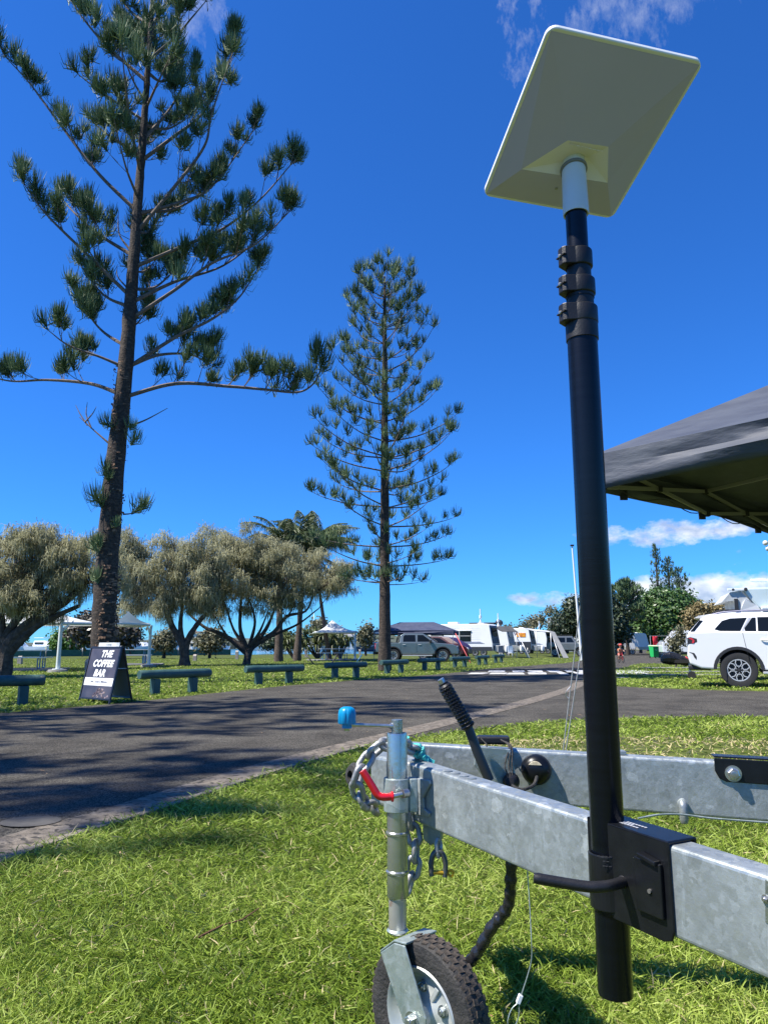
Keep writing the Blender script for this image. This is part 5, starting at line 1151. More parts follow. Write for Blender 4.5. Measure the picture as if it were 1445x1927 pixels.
# ------------------------------------------------------------------ coffee sign
sg = G(150, 1318); A0 = P(150, 1317, 13.5); 
root = thing('sandwich_board', 'black A-frame coffee sign standing on the verge in front of the tallest pine', 'sign', (-4.95, 13.5, 0))
fl_ = P(149.5, 1318, 13.35); fr_ = P(206, 1325, 12.75); fl_.z = fr_.z = 0
tl_ = P(174, 1218, 13.62); tr_ = P(236, 1219, 13.00)
hT = 1.0 ; tl_.z = tr_.z = (tl_.z + tr_.z) / 2; tr_ = tl_ + (fr_ - fl_)
bk = P(249, 1316, 13.35); bk.z = 0; bkl = bk + (fl_ - fr_)
blkf = mat('black sign frame', (.012, .012, .014), .4); posterm = mat('coffee poster', (.035, .03, .035), .35, col2=(.10, .085, .09), scale=2.2, detail=2, contrast=(.35, .75))
# front frame
def fr_pt(u, v): return fl_.lerp(fr_, u).lerp(tl_.lerp(tr_, u), v)
nS = (fr_ - fl_).cross(tl_ - fl_).normalized(); nS = -nS if nS.y > 0 else nS
for nm, p, q in (('frame_leg', fr_pt(0, 0), fr_pt(0, 1)), ('frame_leg', fr_pt(1, 0), fr_pt(1, 1)), ('frame_rail', fr_pt(0, 1), fr_pt(1, 1)), ('frame_rail', fr_pt(0.02, .075), fr_pt(.98, .075))):
    m = MB(); m.beam(p, q, .028, .028, nS); m.build(nm, blkf, root, world=True, bevel=.002)
topb = tl_ + Vector((.02, .045, 0)); topbr = tr_ + Vector((.02, .045, 0))
for nm, p, q in (('frame_leg', bk, topbr), ('frame_leg', bkl, topb), ('frame_rail', topb, topbr), ('frame_rail', bk.lerp(topbr, .075), bkl.lerp(topb, .075))):
    m = MB(); m.beam(p, q, .026, .026, nS); m.build(nm, blkf, root, world=True, bevel=.002)
m = MB(); q = [fr_pt(.03, .09), fr_pt(.97, .09), fr_pt(.97, .985), fr_pt(.03, .985)]; m.prism([p + nS * .006 for p in q], -nS * .006); panel = m.build('poster_panel', posterm, root, world=True)
m = MB(); q = [bkl.lerp(topb, .08), bk.lerp(topbr, .08), bk.lerp(topbr, .99), bkl.lerp(topb, .99)]; m.prism(q, Vector((.002, .006, 0))); m.build('back_panel', mat('back panel grey', (.13, .18, .19), .6, col2=(.15, .2, .21), scale=4), root, world=True)
m = MB(); m.beam(fr_pt(1, .62), bk.lerp(topbr, .62), .006, .006); m.build('stay_rope', whitepl, root, world=True)
xS = (fr_ - fl_).normalized(); yS = (tl_ - fl_); yS = (yS - xS * yS.dot(xS)).normalized()
def on_s(u, v, off=.0075): return fr_pt(u, v) + nS * off
lett = mat('white lettering', (.80, .80, .78), .5); pink = mat('dusky print', (.45, .34, .36), .6, col2=(.25, .18, .19), scale=20)
for tx, u, v, sz, sx in (('THE', .58, .875, .165, 1.12), ('COFFEE', .52, .70, .165, 1.05), ('BAR', .47, .525, .165, 1.12)):
    text('lettering', tx, sz, lett, panel, WM[root.name].inverted() @ on_s(u, v), xS, yS, .16, .0075, .001, sx=sx, spacing=1.08)
m = MB(); q = [on_s(.03, .305, .007), on_s(.97, .305, .007), on_s(.97, .445, .007), on_s(.03, .445, .007)]; m.prism(q, nS * .001); m.build('white_banner', whitepl, panel, world=True)
text('lettering', 'Coffee, Toasties & Milkshakes', .056, mat('dark lettering', (.05, .055, .10), .5), panel, WM[root.name].inverted() @ on_s(.5, .375, .0085), xS, yS, .1, .001, .0006, sx=.82)
m = MB(); m.prism([on_s(.03, .327, .0082), on_s(.97, .327, .0082), on_s(.97, .334, .0082), on_s(.03, .334, .0082)], nS * .0004); m.prism([on_s(.1, .415, .0082), on_s(.95, .415, .0082), on_s(.95, .421, .0082), on_s(.1, .421, .0082)], nS * .0004); m.build('banner_line', mat('grey blue line', (.35, .4, .48), .5), panel, world=True)
r = random.Random(8); bm1 = MB()
cof = [mat('coffee bean', (.05, .03, .028), .4, col2=(.14, .09, .08), scale=30), pink]
for k in range(34):
    row = int((k / 34) ** .9 * 6); f = k / 34; uu = .62 + r.uniform(-1, 1) * (.05 + .28 * (1 - row / 6)); vv = .11 + row * .027 + r.uniform(-.006, .006)
    c = on_s(uu, vv, .008); a = r.uniform(0, PI); ex = xS * math.cos(a) + yS * math.sin(a); ey = nS.cross(ex); mm = MB(); n = 10
    pts = [c + ex * .021 * math.cos(2 * PI * i / n) + ey * .014 * math.sin(2 * PI * i / n) for i in range(n)]; mm.prism(pts, nS * .002)
    mm.prism([c - ex * .016 + nS * .0022 - ey * .0012, c + ex * .016 + nS * .0022 - ey * .0012, c + ex * .016 + nS * .0022 + ey * .0012, c - ex * .016 + nS * .0022 + ey * .0012], nS * .0005)
    mm.build('printed_bean', cof[1 if uu > .7 and r.random() < .6 else 0] if k % 3 else mat('bean pale', (.28, .22, .21), .5), panel, world=True)
m = MB(); cc = on_s(.90, .9, .0075); m.tube([cc, cc + xS * .02 + yS * .03, cc + xS * .01 + yS * .06], .0012, 4); m.tube([cc + xS * -.015 + yS * .03, cc + xS * .03 + yS * .035], .0012, 4); m.build('faint_mark', mat('faint print', (.2, .18, .19), .5), panel, world=True)
tw_ = MB(); u0, u1 = .22, .92; p = [fr_pt(u0, 1.0) + Z * .01, fr_pt(u1, 1.0) + Z * .01]; tw_.prism([p[0], p[1], p[1] + Z * .075 + xS * .01, p[0] + Z * .075 + xS * .02], (0, .012, 0)); hd = tw_.build('header_card', whitepl, root, world=True)
text('lettering', 'COFFEE', .05, mat('grey lettering', (.45, .47, .47), .5), hd, WM[root.name].inverted() @ ((p[0] + p[1]) / 2 + Z * .038 + Vector((0, -.004, 0))), xS, Z, 0, 0, .0006)

# ------------------------------------------------------------------ white shade shelters and picnic tables
fab = mat('white membrane', (.82, .83, .82), .6, col2=(.78, .79, .79), scale=1.5, trans=.25); wst = mat('white steel post', (.66, .70, .68), .45, col2=(.6, .64, .62), scale=3)
def shelter(label, posts, peak, corners, ze, hz_=.45):
    root = thing('shade_shelter', label, 'shelter', (peak[0], peak[1], 0))
    for (x, y) in posts:
        m = MB(); m.tube([(x, y, .12), (x, y, ze - .25), (x + .03, y, ze)], [.08, .068, .068], 16); po = m.build('post', wst, root, world=True)
        m = MB(); m.cyl((x, y, .10), (x, y, .13), .2, n=20); m.build('base_plate', wst, po, world=True)
        m = MB(); m.cyl((x, y, -.05), (x, y, .10), .40, .34, n=24); m.build('footing', slabm, root, world=True, bevel=.02)
        c = Vector((x, y, ze)); best = sorted(corners, key=lambda q: (Vector((q[0], q[1], 0)) - Vector((x, y, 0))).length)[:2]
        m = MB(); m.tube([(x, y, ze - .5), (x * .85 + peak[0] * .15, y * .85 + peak[1] * .15, ze - .02)], .04, 8); m.build('knee_brace', wst, root, world=True)
    n = len(corners)
    for i in range(n):
        a = Vector((*corners[i], ze)); b = Vector((*corners[(i + 1) % n], ze)); m = MB(); m.cyl(a, b, .05, n=10); m.build('edge_beam', wst, root, world=True)
    m = MB(); K = 12; S = 9; vs = []; top = Vector((peak[0], peak[1], peak[2]))
    for s in range(S + 1):
        f = s / S
        for i in range(n):
            a = Vector((*corners[i], 0)); b = Vector((*corners[(i + 1) % n], 0))
            for k in range(K):
                e = a.lerp(b, k / K); sag = .12 * math.sin(PI * k / K); e2 = e.lerp(Vector((top.x, top.y, 0)), .0); p_ = Vector((top.x, top.y, 0)).lerp(e2, f); 
                h = ze + .08 + (top.z - ze - .08) * (1 - f) ** 1.9; vs.append((p_.x, p_.y, h - sag * f * .3))
    N_ = n * K
    m.add(vs, [(s * N_ + i, s * N_ + (i + 1) % N_, (s + 1) * N_ + (i + 1) % N_, (s + 1) * N_ + i) for s in range(S) for i in range(N_)], True)
    m.build('canopy', fab, root, world=True)
    return root
pl_ = G(109, 1265); pr_ = G(280, 1255)
shelter('large white peaked shade shelter behind the tallest pine and coffee sign', [(pl_.x, pl_.y), (pr_.x, pr_.y)], (P(242, 1150, 34).x, 34, P(242, 1150, 34).z), [(P(212, 1170, 33).x, 33), (pr_.x + .1, 35.6), (P(262, 1170, 38).x, 38.5), (P(222, 1170, 37).x, 37.5)], P(242, 1174, 34).z)
root = thing('shade_shelter', 'near corner post and beams of a white shelter over the left picnic table', 'shelter', (pl_.x, pl_.y, 0))
zz = P(109, 1172, pl_.y).z
m = MB(); m.cyl((pl_.x, pl_.y, zz - .02), P(212, 1174, 33), .07, n=10); m.build('edge_beam', wst, root, world=True)
m = MB(); m.cyl((pl_.x, pl_.y, zz - .02), (pl_.x - 6, pl_.y + .6, zz), .07, n=10); m.build('edge_beam', wst, root, world=True)
m = MB(); a = Vector((pl_.x, pl_.y, zz + .03)); b = Vector((pl_.x - 6, pl_.y + .6, zz + .03)); c = Vector((pl_.x - 5.4, pl_.y + 6, zz + .03)); d_ = Vector((pl_.x + .7, pl_.y + 5.4, zz + .03)); tp2 = (a + b + c + d_) / 4 + Z * .9
vs = []; S = 6; N_ = 40
for s in range(S + 1):
    f = s / S
    for i in range(N_):
        q_ = [a, b, c, d_, a][i * 4 // N_].lerp([a, b, c, d_, a][i * 4 // N_ + 1], (i * 4 / N_) % 1); p_ = tp2.lerp(q_, f); vs.append((p_.x, p_.y, zz + .03 + .9 * (1 - f) ** 1.9))
m.add(vs, [(s * N_ + i, s * N_ + (i + 1) % N_, (s + 1) * N_ + (i + 1) % N_, (s + 1) * N_ + i) for s in range(S) for i in range(N_)], True); m.build('canopy', fab, root, world=True)
p2 = G(668, 1243); pk = P(625, 1169, 54)
shelter('small white peaked shade shelter right of the palms', [(p2.x, 52.5)], (pk.x, 54, pk.z + .1), [(P(592, 1188, 53).x, 53), (P(672, 1190, 52).x, 52.3), (P(664, 1190, 56).x, 56.5), (P(588, 1188, 56).x, 56.5)], P(640, 1190, 53).z)
blu = mat('blue bench frame', (.02, .13, .26), .4, coat=.3, col2=(.025, .15, .30), scale=9); alu = mat('aluminium slat', (.66, .68, .68), .35, .5, col2=(.6, .62, .62), scale=9)
for lb, px, py, rz, sb_ in (('picnic table with blue frame on a concrete pad at the left edge', 42, 1262, .25, 1), ('picnic table with blue frame seen just right of the coffee sign', 245, 1252, .2, 1), ('picnic table under the small white shelter', 628, 1243, .4, 1)):
    g = G(px, py); root = thing('picnic_table', lb, 'picnic table', (g.x, g.y, .0), rz, group='blue framed picnic tables')
    m = MB(); m.box((0, 0, .04), (3.2, 2.6, .08)); m.build('concrete_pad', slabm, root, bevel=.01)
    for i in range(3): m = MB(); m.box((0, -.24 + i * .24, .80), (2.0, .22, .035)); m.build('table_slat', alu, root, bevel=.004)
    for sy in (-1, 1): m = MB(); m.box((0, sy * .72, .52), (2.0, .26, .035)); m.build('bench_slat', alu, root, bevel=.004)
    for sx in (-.7, .7):
        m = MB(); m.tube(smoothpts([(sx, -.3, .08), (sx, -.3, .70), (sx, -.22, .77), (sx, .22, .77), (sx, .3, .70), (sx, .3, .08)], 5), .025, 8); m.build('frame', blu, root)
        for sy in (-1, 1): m = MB(); m.tube(smoothpts([(sx, sy * .3, .12), (sx, sy * .7, .11), (sx, sy * .78, .18), (sx, sy * .78, .42), (sx, sy * .72, .50), (sx, sy * .58, .50)], 5), .025, 8); m.build('frame', blu, root)
stk = mat('dark stick', (.03, .03, .03), .6)
for lb, p0, p1, mt in (('black rod leaning left of the pandanus behind the fourth log rail', (592, 1252), (575, 1230), stk), ('second black rod leaning right under the shelter table', (622, 1252), (636, 1230), stk), ('blue rod leaning by the white shelter foot', (671, 1247), (681, 1232), blu)):
    g = G(*p0); m = MB(); m.cyl(g, P(*p1, g.y + .2), .035, n=8); tag(m.build('leaning_rod', mt), lb, 'rod')

# ------------------------------------------------------------------ vehicles
glass = mat('dark car glass', (.006, .008, .009), .12, spec=.35); tyr = mat('car tyre', (.02, .02, .021), .8, bump=.2, bscale=40)
whp = mat('white car paint', (.72, .72, .71), .28, coat=.6, spec=.5); trim = mat('black car trim', (.02, .02, .022), .55); slv = mat('silver alloy', (.55, .555, .55), .4, .35); redl = mat('tail lamp red', (.55, .01, .02), .15, coat=.6); lens = mat('clear lamp', (.7, .72, .74), .1, coat=.8, spec=.8)
grp_ = mat('grey blue metallic paint', (.15, .19, .205), .32, .5, coat=.6); marp = mat('maroon paint', (.05, .004, .009), .4, coat=.25); jeepp = mat('gunmetal paint', (.16, .175, .18), .38, .3, coat=.4); liner = mat('wheel well liner', (.01, .01, .01), .9)
def car(name, label, cat, loc, rz, prof, zlow, arches, W_, zb, glassprof, wtop, ztop, R_, paint, group=None, spokes='hex', ghback=None, rimr=.62):
    """x forward, y left, z up. prof: lower body outline top edge from rear to front; arches: x centres"""
    root = thing(name, label, cat, loc, rz, group)
    bot = []
    for cx_ in arches[::-1]:
        ra_ = R_ * 1.16
        h = (zlow - R_); a1 = math.degrees(math.asin(max(-1, min(1, h / ra_))))
        bot += arc(cx_, R_, ra_, a1, 180 - a1, 14)
    pts2 = prof + [(q[0], q[1]) for q in bot]
    hw = W_ / 2; m = MB(); m.prism([(x, -hw, z) for x, z in pts2], (0, W_, 0)); m.build('body', paint, root, bevel=.045, seg=3)
    for cx_ in arches:
        m = MB(); m.box((cx_, 0, zlow + (R_ * 2.1 - zlow) / 2 - .02), (R_ * 1.9, W_ - .5, R_ * 1.5)); m.build('wheel_well', liner, root)
        for sy in (-1, 1):
            ra_ = R_ * 1.16; a1 = math.degrees(math.asin((zlow - R_) / ra_)); o1 = arc(cx_, R_, ra_ + .07, a1, 180 - a1, 16); i1 = arc(cx_, R_, ra_ - .006, a1, 180 - a1, 16)
            m = MB(); m.prism([(x, sy * (hw - .04), z) for x, z in o1 + i1[::-1]], (0, sy * .055, 0)); m.build('wheel_arch', trim, root, bevel=.008)
            wheel(root, (cx_, sy * (hw - .13), R_), R_, sy, spokes, rimr)
    m = MB(); m.box(((arches[0] + arches[1]) / 2, 0, zlow - .03), (arches[1] - arches[0] - R_ * 2.4, W_ - .1, .1)); m.build('sill', trim, root, bevel=.01)
    # greenhouse: tapered prism
    n = len(glassprof); vs = []
    for s in (-1, 1):
        for x, z in glassprof:
            f = (z - zb) / (ztop - zb); vs.append((x, s * (hw - .03 - (hw - .03 - wtop) * f), z))
    m = MB(); m.add(vs, [tuple(range(n)), tuple(reversed(range(n, 2 * n)))] + [(i, (i + 1) % n, n + (i + 1) % n, n + i) for i in range(n)]); m.build('cabin', paint, root, bevel=.03, seg=3)
    def side_y(z, s): f = (z - zb) / (ztop - zb); return s * (hw - .03 - (hw - .03 - wtop) * f + .004)
    def window(poly_, mt=glass, nm='window', out=.006, both=True):
        for s in ((-1, 1) if both else (-1,)):
            a = [Vector((x, side_y(z, s), z)) for x, z in poly_]; m = MB(); m.prism(a, (0, s * out, 0)); m.build(nm, mt, root, bevel=.002, seg=1)
    return root, window, side_y, hw
def wheel(root, c, r_, sy, spokes, rr_=.62):
    c = Vector(c); ax_ = Vector((0, sy, 0)); w_ = .11; rim_r = r_ * rr_
    m = MB(); m.lathe([(rim_r, -w_), (r_ * .96, -w_), (r_, -w_ + .03), (r_, w_ - .03), (r_ * .965, w_), (r_ * .80, w_ + .008), (rim_r * 1.02, w_ - .005), (rim_r, w_ - .02)], c, ax_, 36); ty = m.build('tyre', tyr, root)
    m = MB(); m.lathe([(0, w_ - .10), (rim_r * .95, w_ - .10), (rim_r * .97, w_ - .02)], c, ax_, 30); rm = m.build('rim', trim if spokes == 'hex' else slv, root)
    if spokes == 'none': return
    m = MB(); m.lathe([(rim_r * .92, w_ - .022), (rim_r * .92, w_ - .006), (rim_r * 1.0, w_ - .004), (rim_r * 1.0, w_ - .022)], c, ax_, 30); m.build('rim_lip', slv, rm)
    N = 6
    for k in range(N):
        a = 2 * PI * (k + .5) / N; e = Vector((math.cos(a), 0, math.sin(a))); t = Vector((-math.sin(a), 0, math.cos(a)))
        if spokes == 'hex':
            o_ = c + ax_ * (w_ - .012); hx = [(.36, -.13), (.36, .13), (.62, .27), (.93, .20), (.93, -.20), (.62, -.27)]
            for i in range(6):
                p = o_ + e * hx[i][0] * rim_r + t * hx[i][1] * rim_r; q = o_ + e * hx[(i + 1) % 6][0] * rim_r + t * hx[(i + 1) % 6][1] * rim_r
                mm = MB(); mm.beam(p, q, .02, .014, ax_); mm.build('spoke', slv, rm)
            b = MB(); b.cyl(o_ + e * rim_r * .24, o_ + e * rim_r * .24 + ax_ * .012, .010, n=8); b.build('wheel_nut', slv, rm)
        else:
            mm = MB(); mm.beam(c + ax_ * (w_ - .03) + e * .05, c + ax_ * (w_ - .02) + e * rim_r * .95, .045, .02, ax_); mm.build('spoke', trim if spokes == 'dark' else slv, rm)
    b = MB(); b.lathe([(0, w_ - .004), (.035, w_ - .006), (.04, w_ - .02)], c, ax_, 16); b.build('hub_cap', trim, rm)
# --- white wagon at right
rzS = R(-24)
wy = 17.75; wcx = P(1390, 1265, wy); fwd = Vector((math.cos(rzS), math.sin(rzS), 0)); lft = Vector((-math.sin(rzS), math.cos(rzS), 0))
hw_ = .96; locS = Vector((wcx.x, wcx.y, 0)) - fwd * 1.10 + lft * (hw_ - .1)
profS = [(.0, .74), (.02, .98), (.0, 1.14), (.06, 1.30), (.6, 1.32), (3.3, 1.28), (3.75, 1.24), (4.5, 1.12), (4.82, .98), (4.9, .72), (4.86, .45), (4.6, .40), (.36, .42), (.06, .56)]
rootS, winS, syS, _ = car('suv', 'white seven seat wagon parked on the verge at right, rear wheel nearest', 'car', tuple(locS), rzS,
    [(.30, .44), (.05, .54)] + profS[:11], .42, (1.10, 3.97), hw_ * 2, 1.27, [(.05, 1.27), (.36, 1.63), (.55, 1.71), (1.3, 1.755), (2.2, 1.745), (2.75, 1.69), (3.62, 1.27)], .72, 1.755, .41, whp)
winS([(.64, 1.36), (.82, 1.56), (1.0, 1.615), (1.36, 1.63), (1.18, 1.29), (.86, 1.29)]); winS([(1.30, 1.29), (1.29, 1.38), (1.47, 1.63), (1.55, 1.63), (1.53, 1.29)]); winS([(1.57, 1.29), (1.585, 1.64), (2.25, 1.64), (2.27, 1.29)]); winS([(2.36, 1.29), (2.34, 1.64), (2.70, 1.60), (3.25, 1.33), (3.25, 1.29)])
winS([(1.20, 1.288), (1.39, 1.63), (1.45, 1.63), (1.28, 1.38), (1.285, 1.288)], mat('silver pillar', (.42, .43, .45), .35, .4), 'pillar', .004)
m = MB(); m.prism([(.075, -.60, 1.32), (.075, .60, 1.32), (.34, .55, 1.60), (.34, -.55, 1.60)], (-.02, 0, .012)); m.build('rear_window', glass, rootS)
# side slice of the wrap-round rear glass as seen from the side
for s in (-1, 1):
    m = MB(); q = [(.10, 1.31), (.19, 1.31), (.40, 1.57), (.33, 1.59)]; m.prism([(x, syS(z, s), z) for x, z in q], (0, s * .006, 0)); m.build('rear_window_edge', glass, rootS)
    m = MB(); q = [(-.015, 1.16), (.10, 1.18), (.24, 1.14), (.245, 1.06), (.14, 1.02), (.0, 1.01)]; m.prism([(x, s * (hw_ - .05), z) for x, z in q], (0, s * .056, 0)); tl = m.build('tail_lamp', trim, rootS, bevel=.01)
    m = MB(); m.prism([(x, s * (hw_ - .01), z) for x, z in [(.05, 1.155), (.13, 1.16), (.185, 1.10), (.17, 1.035), (.12, 1.03), (.14, 1.10)]], (0, s * .022, 0)); m.build('lamp_lens', redl, tl)
    m = MB(); m.prism([(x, s * (hw_ - .05), z) for x, z in [(-.01, 1.15), (.035, 1.16), (.03, 1.02), (-.01, 1.02)]], (0, s * .056, 0)); m.build('lamp_lens', lens, tl)
    m = MB(); m.prism([(x, s * (hw_ - .02), z) for x, z in [(.03, .83), (.16, .80), (.205, .72), (.20, .64), (.15, .70), (.12, .78)]], (0, s * .024, 0)); m.build('bumper_vent', trim, rootS)
    for hx in (1.62, 2.7):
        m = MB(); m.tube(smoothpts([(hx, s * (hw_ - .01), 1.10), (hx + .03, s * (hw_ + .035), 1.105), (hx + .19, s * (hw_ + .035), 1.11), (hx + .22, s * (hw_ - .01), 1.11)], 4), .016, 8); m.build('door_handle', whp, rootS)
    for xx, xt in ((1.24, 1.31), (2.31, 2.33)):
        m = MB(); m.tube([(xx + (.1 if xx < 2 else 0), s * (hw_ + .001), .60), (xx, s * (hw_ + .001), 1.27)], .005, 5); m.build('door_gap', trim, rootS)
    m = MB(); m.tube(smoothpts([(.62, s * .70, 1.72), (.9, s * .70, 1.775), (1.6, s * .70, 1.80), (2.5, s * .70, 1.755)], 5), .018, 8); m.build('roof_rail', mat('roof rail', (.35, .34, .42), .4, .5), rootS)
    m = MB(); m.box((2.6, s * (hw_ + .05), .36), (2.0, .14, .05)); m.build('side_step', slv, rootS, bevel=.01)
    m = MB(); m.box((2.95, s * (hw_ + .12), 1.28), (.12, .2, .16)); m.build('mirror', whp, rootS, bevel=.03)
m = MB(); m.prism([(.20, -.66, 1.635), (.30, -.70, 1.69), (.62, -.72, 1.735), (.62, -.70, 1.68), (.38, -.66, 1.635)], (0, 1.40, 0)); m.build('spoiler', whp, rootS, bevel=.012)
m = MB(); m.box((.25, 0, .46), (.5, 1.7, .12)); m.build('bumper_skirt', trim, rootS, bevel=.03)
m = MB(); m.box((.82, -hw_ + .12, .32), (.02, .24, .30)); m.build('mud_flap', trim, rootS)
# white towed camper behind the wagon
cy_ = 21.6; cl = P(1346, 1258, cy_); cl.z = 0; rzC = R(-17)
rootC = thing('camper_trailer', 'white pop-top camper trailer parked behind the white wagon, its drawbar to the left', 'trailer', tuple(cl), rzC)
whc = mat('camper fibreglass', (.78, .80, .80), .35, col2=(.74, .76, .76), scale=2, coat=.3)
m = MB(); m.prism([(.0, 0, .55), (-.12, 0, 1.3), (.02, 0, 1.80), (.18, 0, 1.90), (.55, 0, 1.95), (5.4, 0, 1.95), (5.4, 0, .55)], (0, 2.1, 0)); m.build('body', whc, rootC, bevel=.06, seg=3)
m = MB(); m.tube(smoothpts([(-.02, .01, 1.74), (.04, .01, 1.90), (.25, .01, 1.98), (.75, .01, 1.99)], 5), .02, 8); m.build('edge_trim', trim, rootC)
m = MB(); m.tube([Vector((.86 + .05 * math.cos(a), -.004, 1.82 + .08 * math.sin(a))) for a in [2 * PI * i / 16 for i in range(16)]], .014, 5, closed=True); m.build('round_mark', mat('blue emblem', (.12, .2, .5), .4), rootC)
m = MB(); m.prism([(1.25, .0, 2.02), (1.15, .0, 2.16), (.85, 0, 2.58), (1.05, 0, 2.62), (5.4, 0, 2.62), (5.4, 0, 2.02)], (0, 2.0, 0)); m.build('pop_top_roof', mat('pale green roof shell', (.46, .56, .57), .3, col2=(.54, .63, .64), scale=1.2), rootC, bevel=.05)
m = MB(); m.box((3.4, -.06, 2.03), (4.2, .14, .10)); m.build('awning_roll', whc, rootC, bevel=.03)
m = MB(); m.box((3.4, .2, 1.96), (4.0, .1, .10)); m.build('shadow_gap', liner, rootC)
m = MB(); m.prism([(.82, .02, 2.54), (.55, .02, 2.50), (.36, .02, 2.28), (.30, .02, 2.22), (.62, .02, 2.26), (.66, .02, 1.98), (.78, .02, 1.98), (1.20, .02, 2.06)], (0, 1.9, 0)); m.build('tent_flap', mat('grey mesh flap', (.35, .37, .38), .7, col2=(.5, .52, .52), scale=4), rootC)
m = MB(); m.prism([(.78, 0, 1.98), (.84, 0, 2.18), (.92, -.03, 2.30), (1.02, -.03, 2.24), (1.22, 0, 2.12), (1.30, 0, 1.98)], (0, .03, 0)); m.build('white_cloth', fab, rootC)
m = MB(); m.box((.68, .0, 2.14), (.10, .05, .34)); m.build('flap_pole', trim, rootC)
m = MB(); m.box((.72, -.005, 2.57), (.5, .1, .07)); m.build('hinge_rail', whc, rootC, bevel=.01)
m = MB(); m.cyl((.62, -.06, 2.57), (.62, -.02, 2.57), .035, n=10); m.cyl((.95, -.08, 2.57), (.95, -.02, 2.57), .05, n=10); m.build('latch', trim, rootC)
m = MB(); m.tube(smoothpts([(1.75, .6, 2.62), (1.75, .6, 2.8), (1.6, .6, 2.86), (1.2, .6, 2.87)], 4), .05, 10); m.build('wind_vane_antenna', whc, rootC)
for x in (3.2,): wheel(rootC, (x, .15, .38), .38, -1, 'silver')
# drawbar + jockey + covered coupling
m = MB(); m.beam((-1.35, .95, .52), (.1, .5, .52), .06, .1); m.build('drawbar', liner, rootC); m = MB(); m.beam((-1.35, .95, .52), (.1, 1.5, .52), .06, .1); m.build('drawbar', liner, rootC)
ct = mat('glossy black cover', (.012, .012, .013), .25, col2=(.02, .02, .02), scale=6, bump=.8, bscale=9)
m = MB(); prf = [(-1.42, .56, .05), (-1.34, .60, .17), (-1.15, .62, .20), (-.9, .58, .17), (-.7, .52, .13), (-.5, .50, .09)]; N_ = 12; vs = []
r = random.Random(3)
for x, z, rad in prf:
    for j in range(N_): a = 2 * PI * j / N_; q = rad * r.uniform(.8, 1.12); vs.append((x, .95 + math.cos(a) * q * .8, z + math.sin(a) * q))
m.add(vs, [(i * N_ + j, i * N_ + (j + 1) % N_, (i + 1) * N_ + (j + 1) % N_, (i + 1) * N_ + j) for i in range(5) for j in range(N_)], False); m.build('coupling_cover', ct, rootC)
m = MB(); m.cyl((-.62, .8, .22), (-.62, .8, .98), .035, n=10); m.build('jockey_stand', galb, rootC); m = MB(); m.lathe([(0, -.03), (.11, -.03), (.12, 0), (.11, .03), (0, .03)], (-.58, .8, .115), (0, 1, 0), 16); m.build('jockey_wheel', tyr, rootC)
m = MB(); m.tube([(-.72, .76, .66), (-.60, .76, .55)], .014, 6); m.build('clamp_handle', redp, rootC)
m = MB(); m.tube(smoothpts([(.2, .7, .5), (.35, .3, .3), (.2, .0, .1), (-.2, .3, .03)], 5), .012, 5); m.build('power_lead', liner, rootC)

# --- grey ute, maroon car, gunmetal four wheel drive
yU = 47.5; uo = P(709, 1243, yU + .6); uo.z = 0; rzU = R(-6)
profU = [(.0, .62), (.02, 1.05), (.06, 1.20), (1.52, 1.20), (1.56, 1.22), (3.85, 1.20), (4.95, 1.10), (5.25, .98), (5.32, .72), (5.30, .48)]
rootU, winU, syU, hwU = car('pickup_ute', 'grey-blue dual cab ute parked facing right under the edge of the navy gazebo', 'ute', tuple(uo + Vector((0, 1.0, 0))), rzU, profU, .48, (1.15, 4.30), 1.96, 1.20, [(1.55, 1.20), (1.60, 1.68), (1.85, 1.80), (3.05, 1.79), (3.95, 1.20)], .72, 1.80, .42, grp_, spokes='dark')
winU([(1.78, 1.27), (1.80, 1.62), (1.9, 1.69), (2.55, 1.69), (2.58, 1.27)]); winU([(2.70, 1.27), (2.70, 1.69), (3.05, 1.69), (3.62, 1.27)])
m = MB(); m.prism([(3.90, -.74, 1.26), (3.90, .74, 1.26), (3.18, .64, 1.74), (3.18, -.64, 1.74)], (.03, 0, .02)); m.build('windscreen', glass, rootU)
m = MB(); m.box((.78, 0, 1.19), (1.35, 1.6, .06)); m.build('tray', liner, rootU)
m = MB(); m.tube(smoothpts([(1.35, -.8, 1.2), (1.45, -.75, 1.65), (1.45, .75, 1.65), (1.35, .8, 1.2)], 6), .05, 8); m.build('sports_bar', trim, rootU)
for s in (-1, 1):
    m = MB(); m.box((.01, s * .86, .98), (.07, .18, .36)); m.build('tail_lamp', redl, rootU, bevel=.02)
    m = MB(); m.box((5.16, s * .80, .90), (.22, .30, .20)); m.build('head_lamp', lens, rootU, bevel=.03)
    for hx in (1.85, 2.85): m = MB(); m.box((hx, s * .99, 1.08), (.2, .04, .04)); m.build('door_handle', slv, rootU, bevel=.01)
    m = MB(); m.box((3.55, s * 1.08, 1.28), (.16, .22, .2)); m.build('mirror', trim, rootU, bevel=.03)
    m = MB(); m.box((2.7, s * 1.0, .40), (1.9, .16, .06)); m.build('side_step', slv, rootU, bevel=.01)
    m = MB(); m.tube([(1.62, s * .985, .6), (1.62, s * .985, 1.18)], .008, 4); m.tube([(2.64, s * .985, .6), (2.64, s * .985, 1.18)], .008, 4); m.build('door_gap', trim, rootU)
m = MB(); m.box((5.27, 0, .86), (.12, 1.35, .34)); m.build('grille', trim, rootU, bevel=.02)
for k in range(4): m = MB(); m.box((5.335, 0, .74 + k * .08), (.02, 1.2, .02)); m.build('grille_bar', slv, rootU)
m = MB(); m.box((5.2, 0, .56), (.3, 1.9, .22)); m.build('front_bumper', trim, rootU, bevel=.05)
m = MB(); m.box((-.05, 0, .55), (.22, 1.8, .2)); m.build('rear_bumper', trim, rootU, bevel=.04)
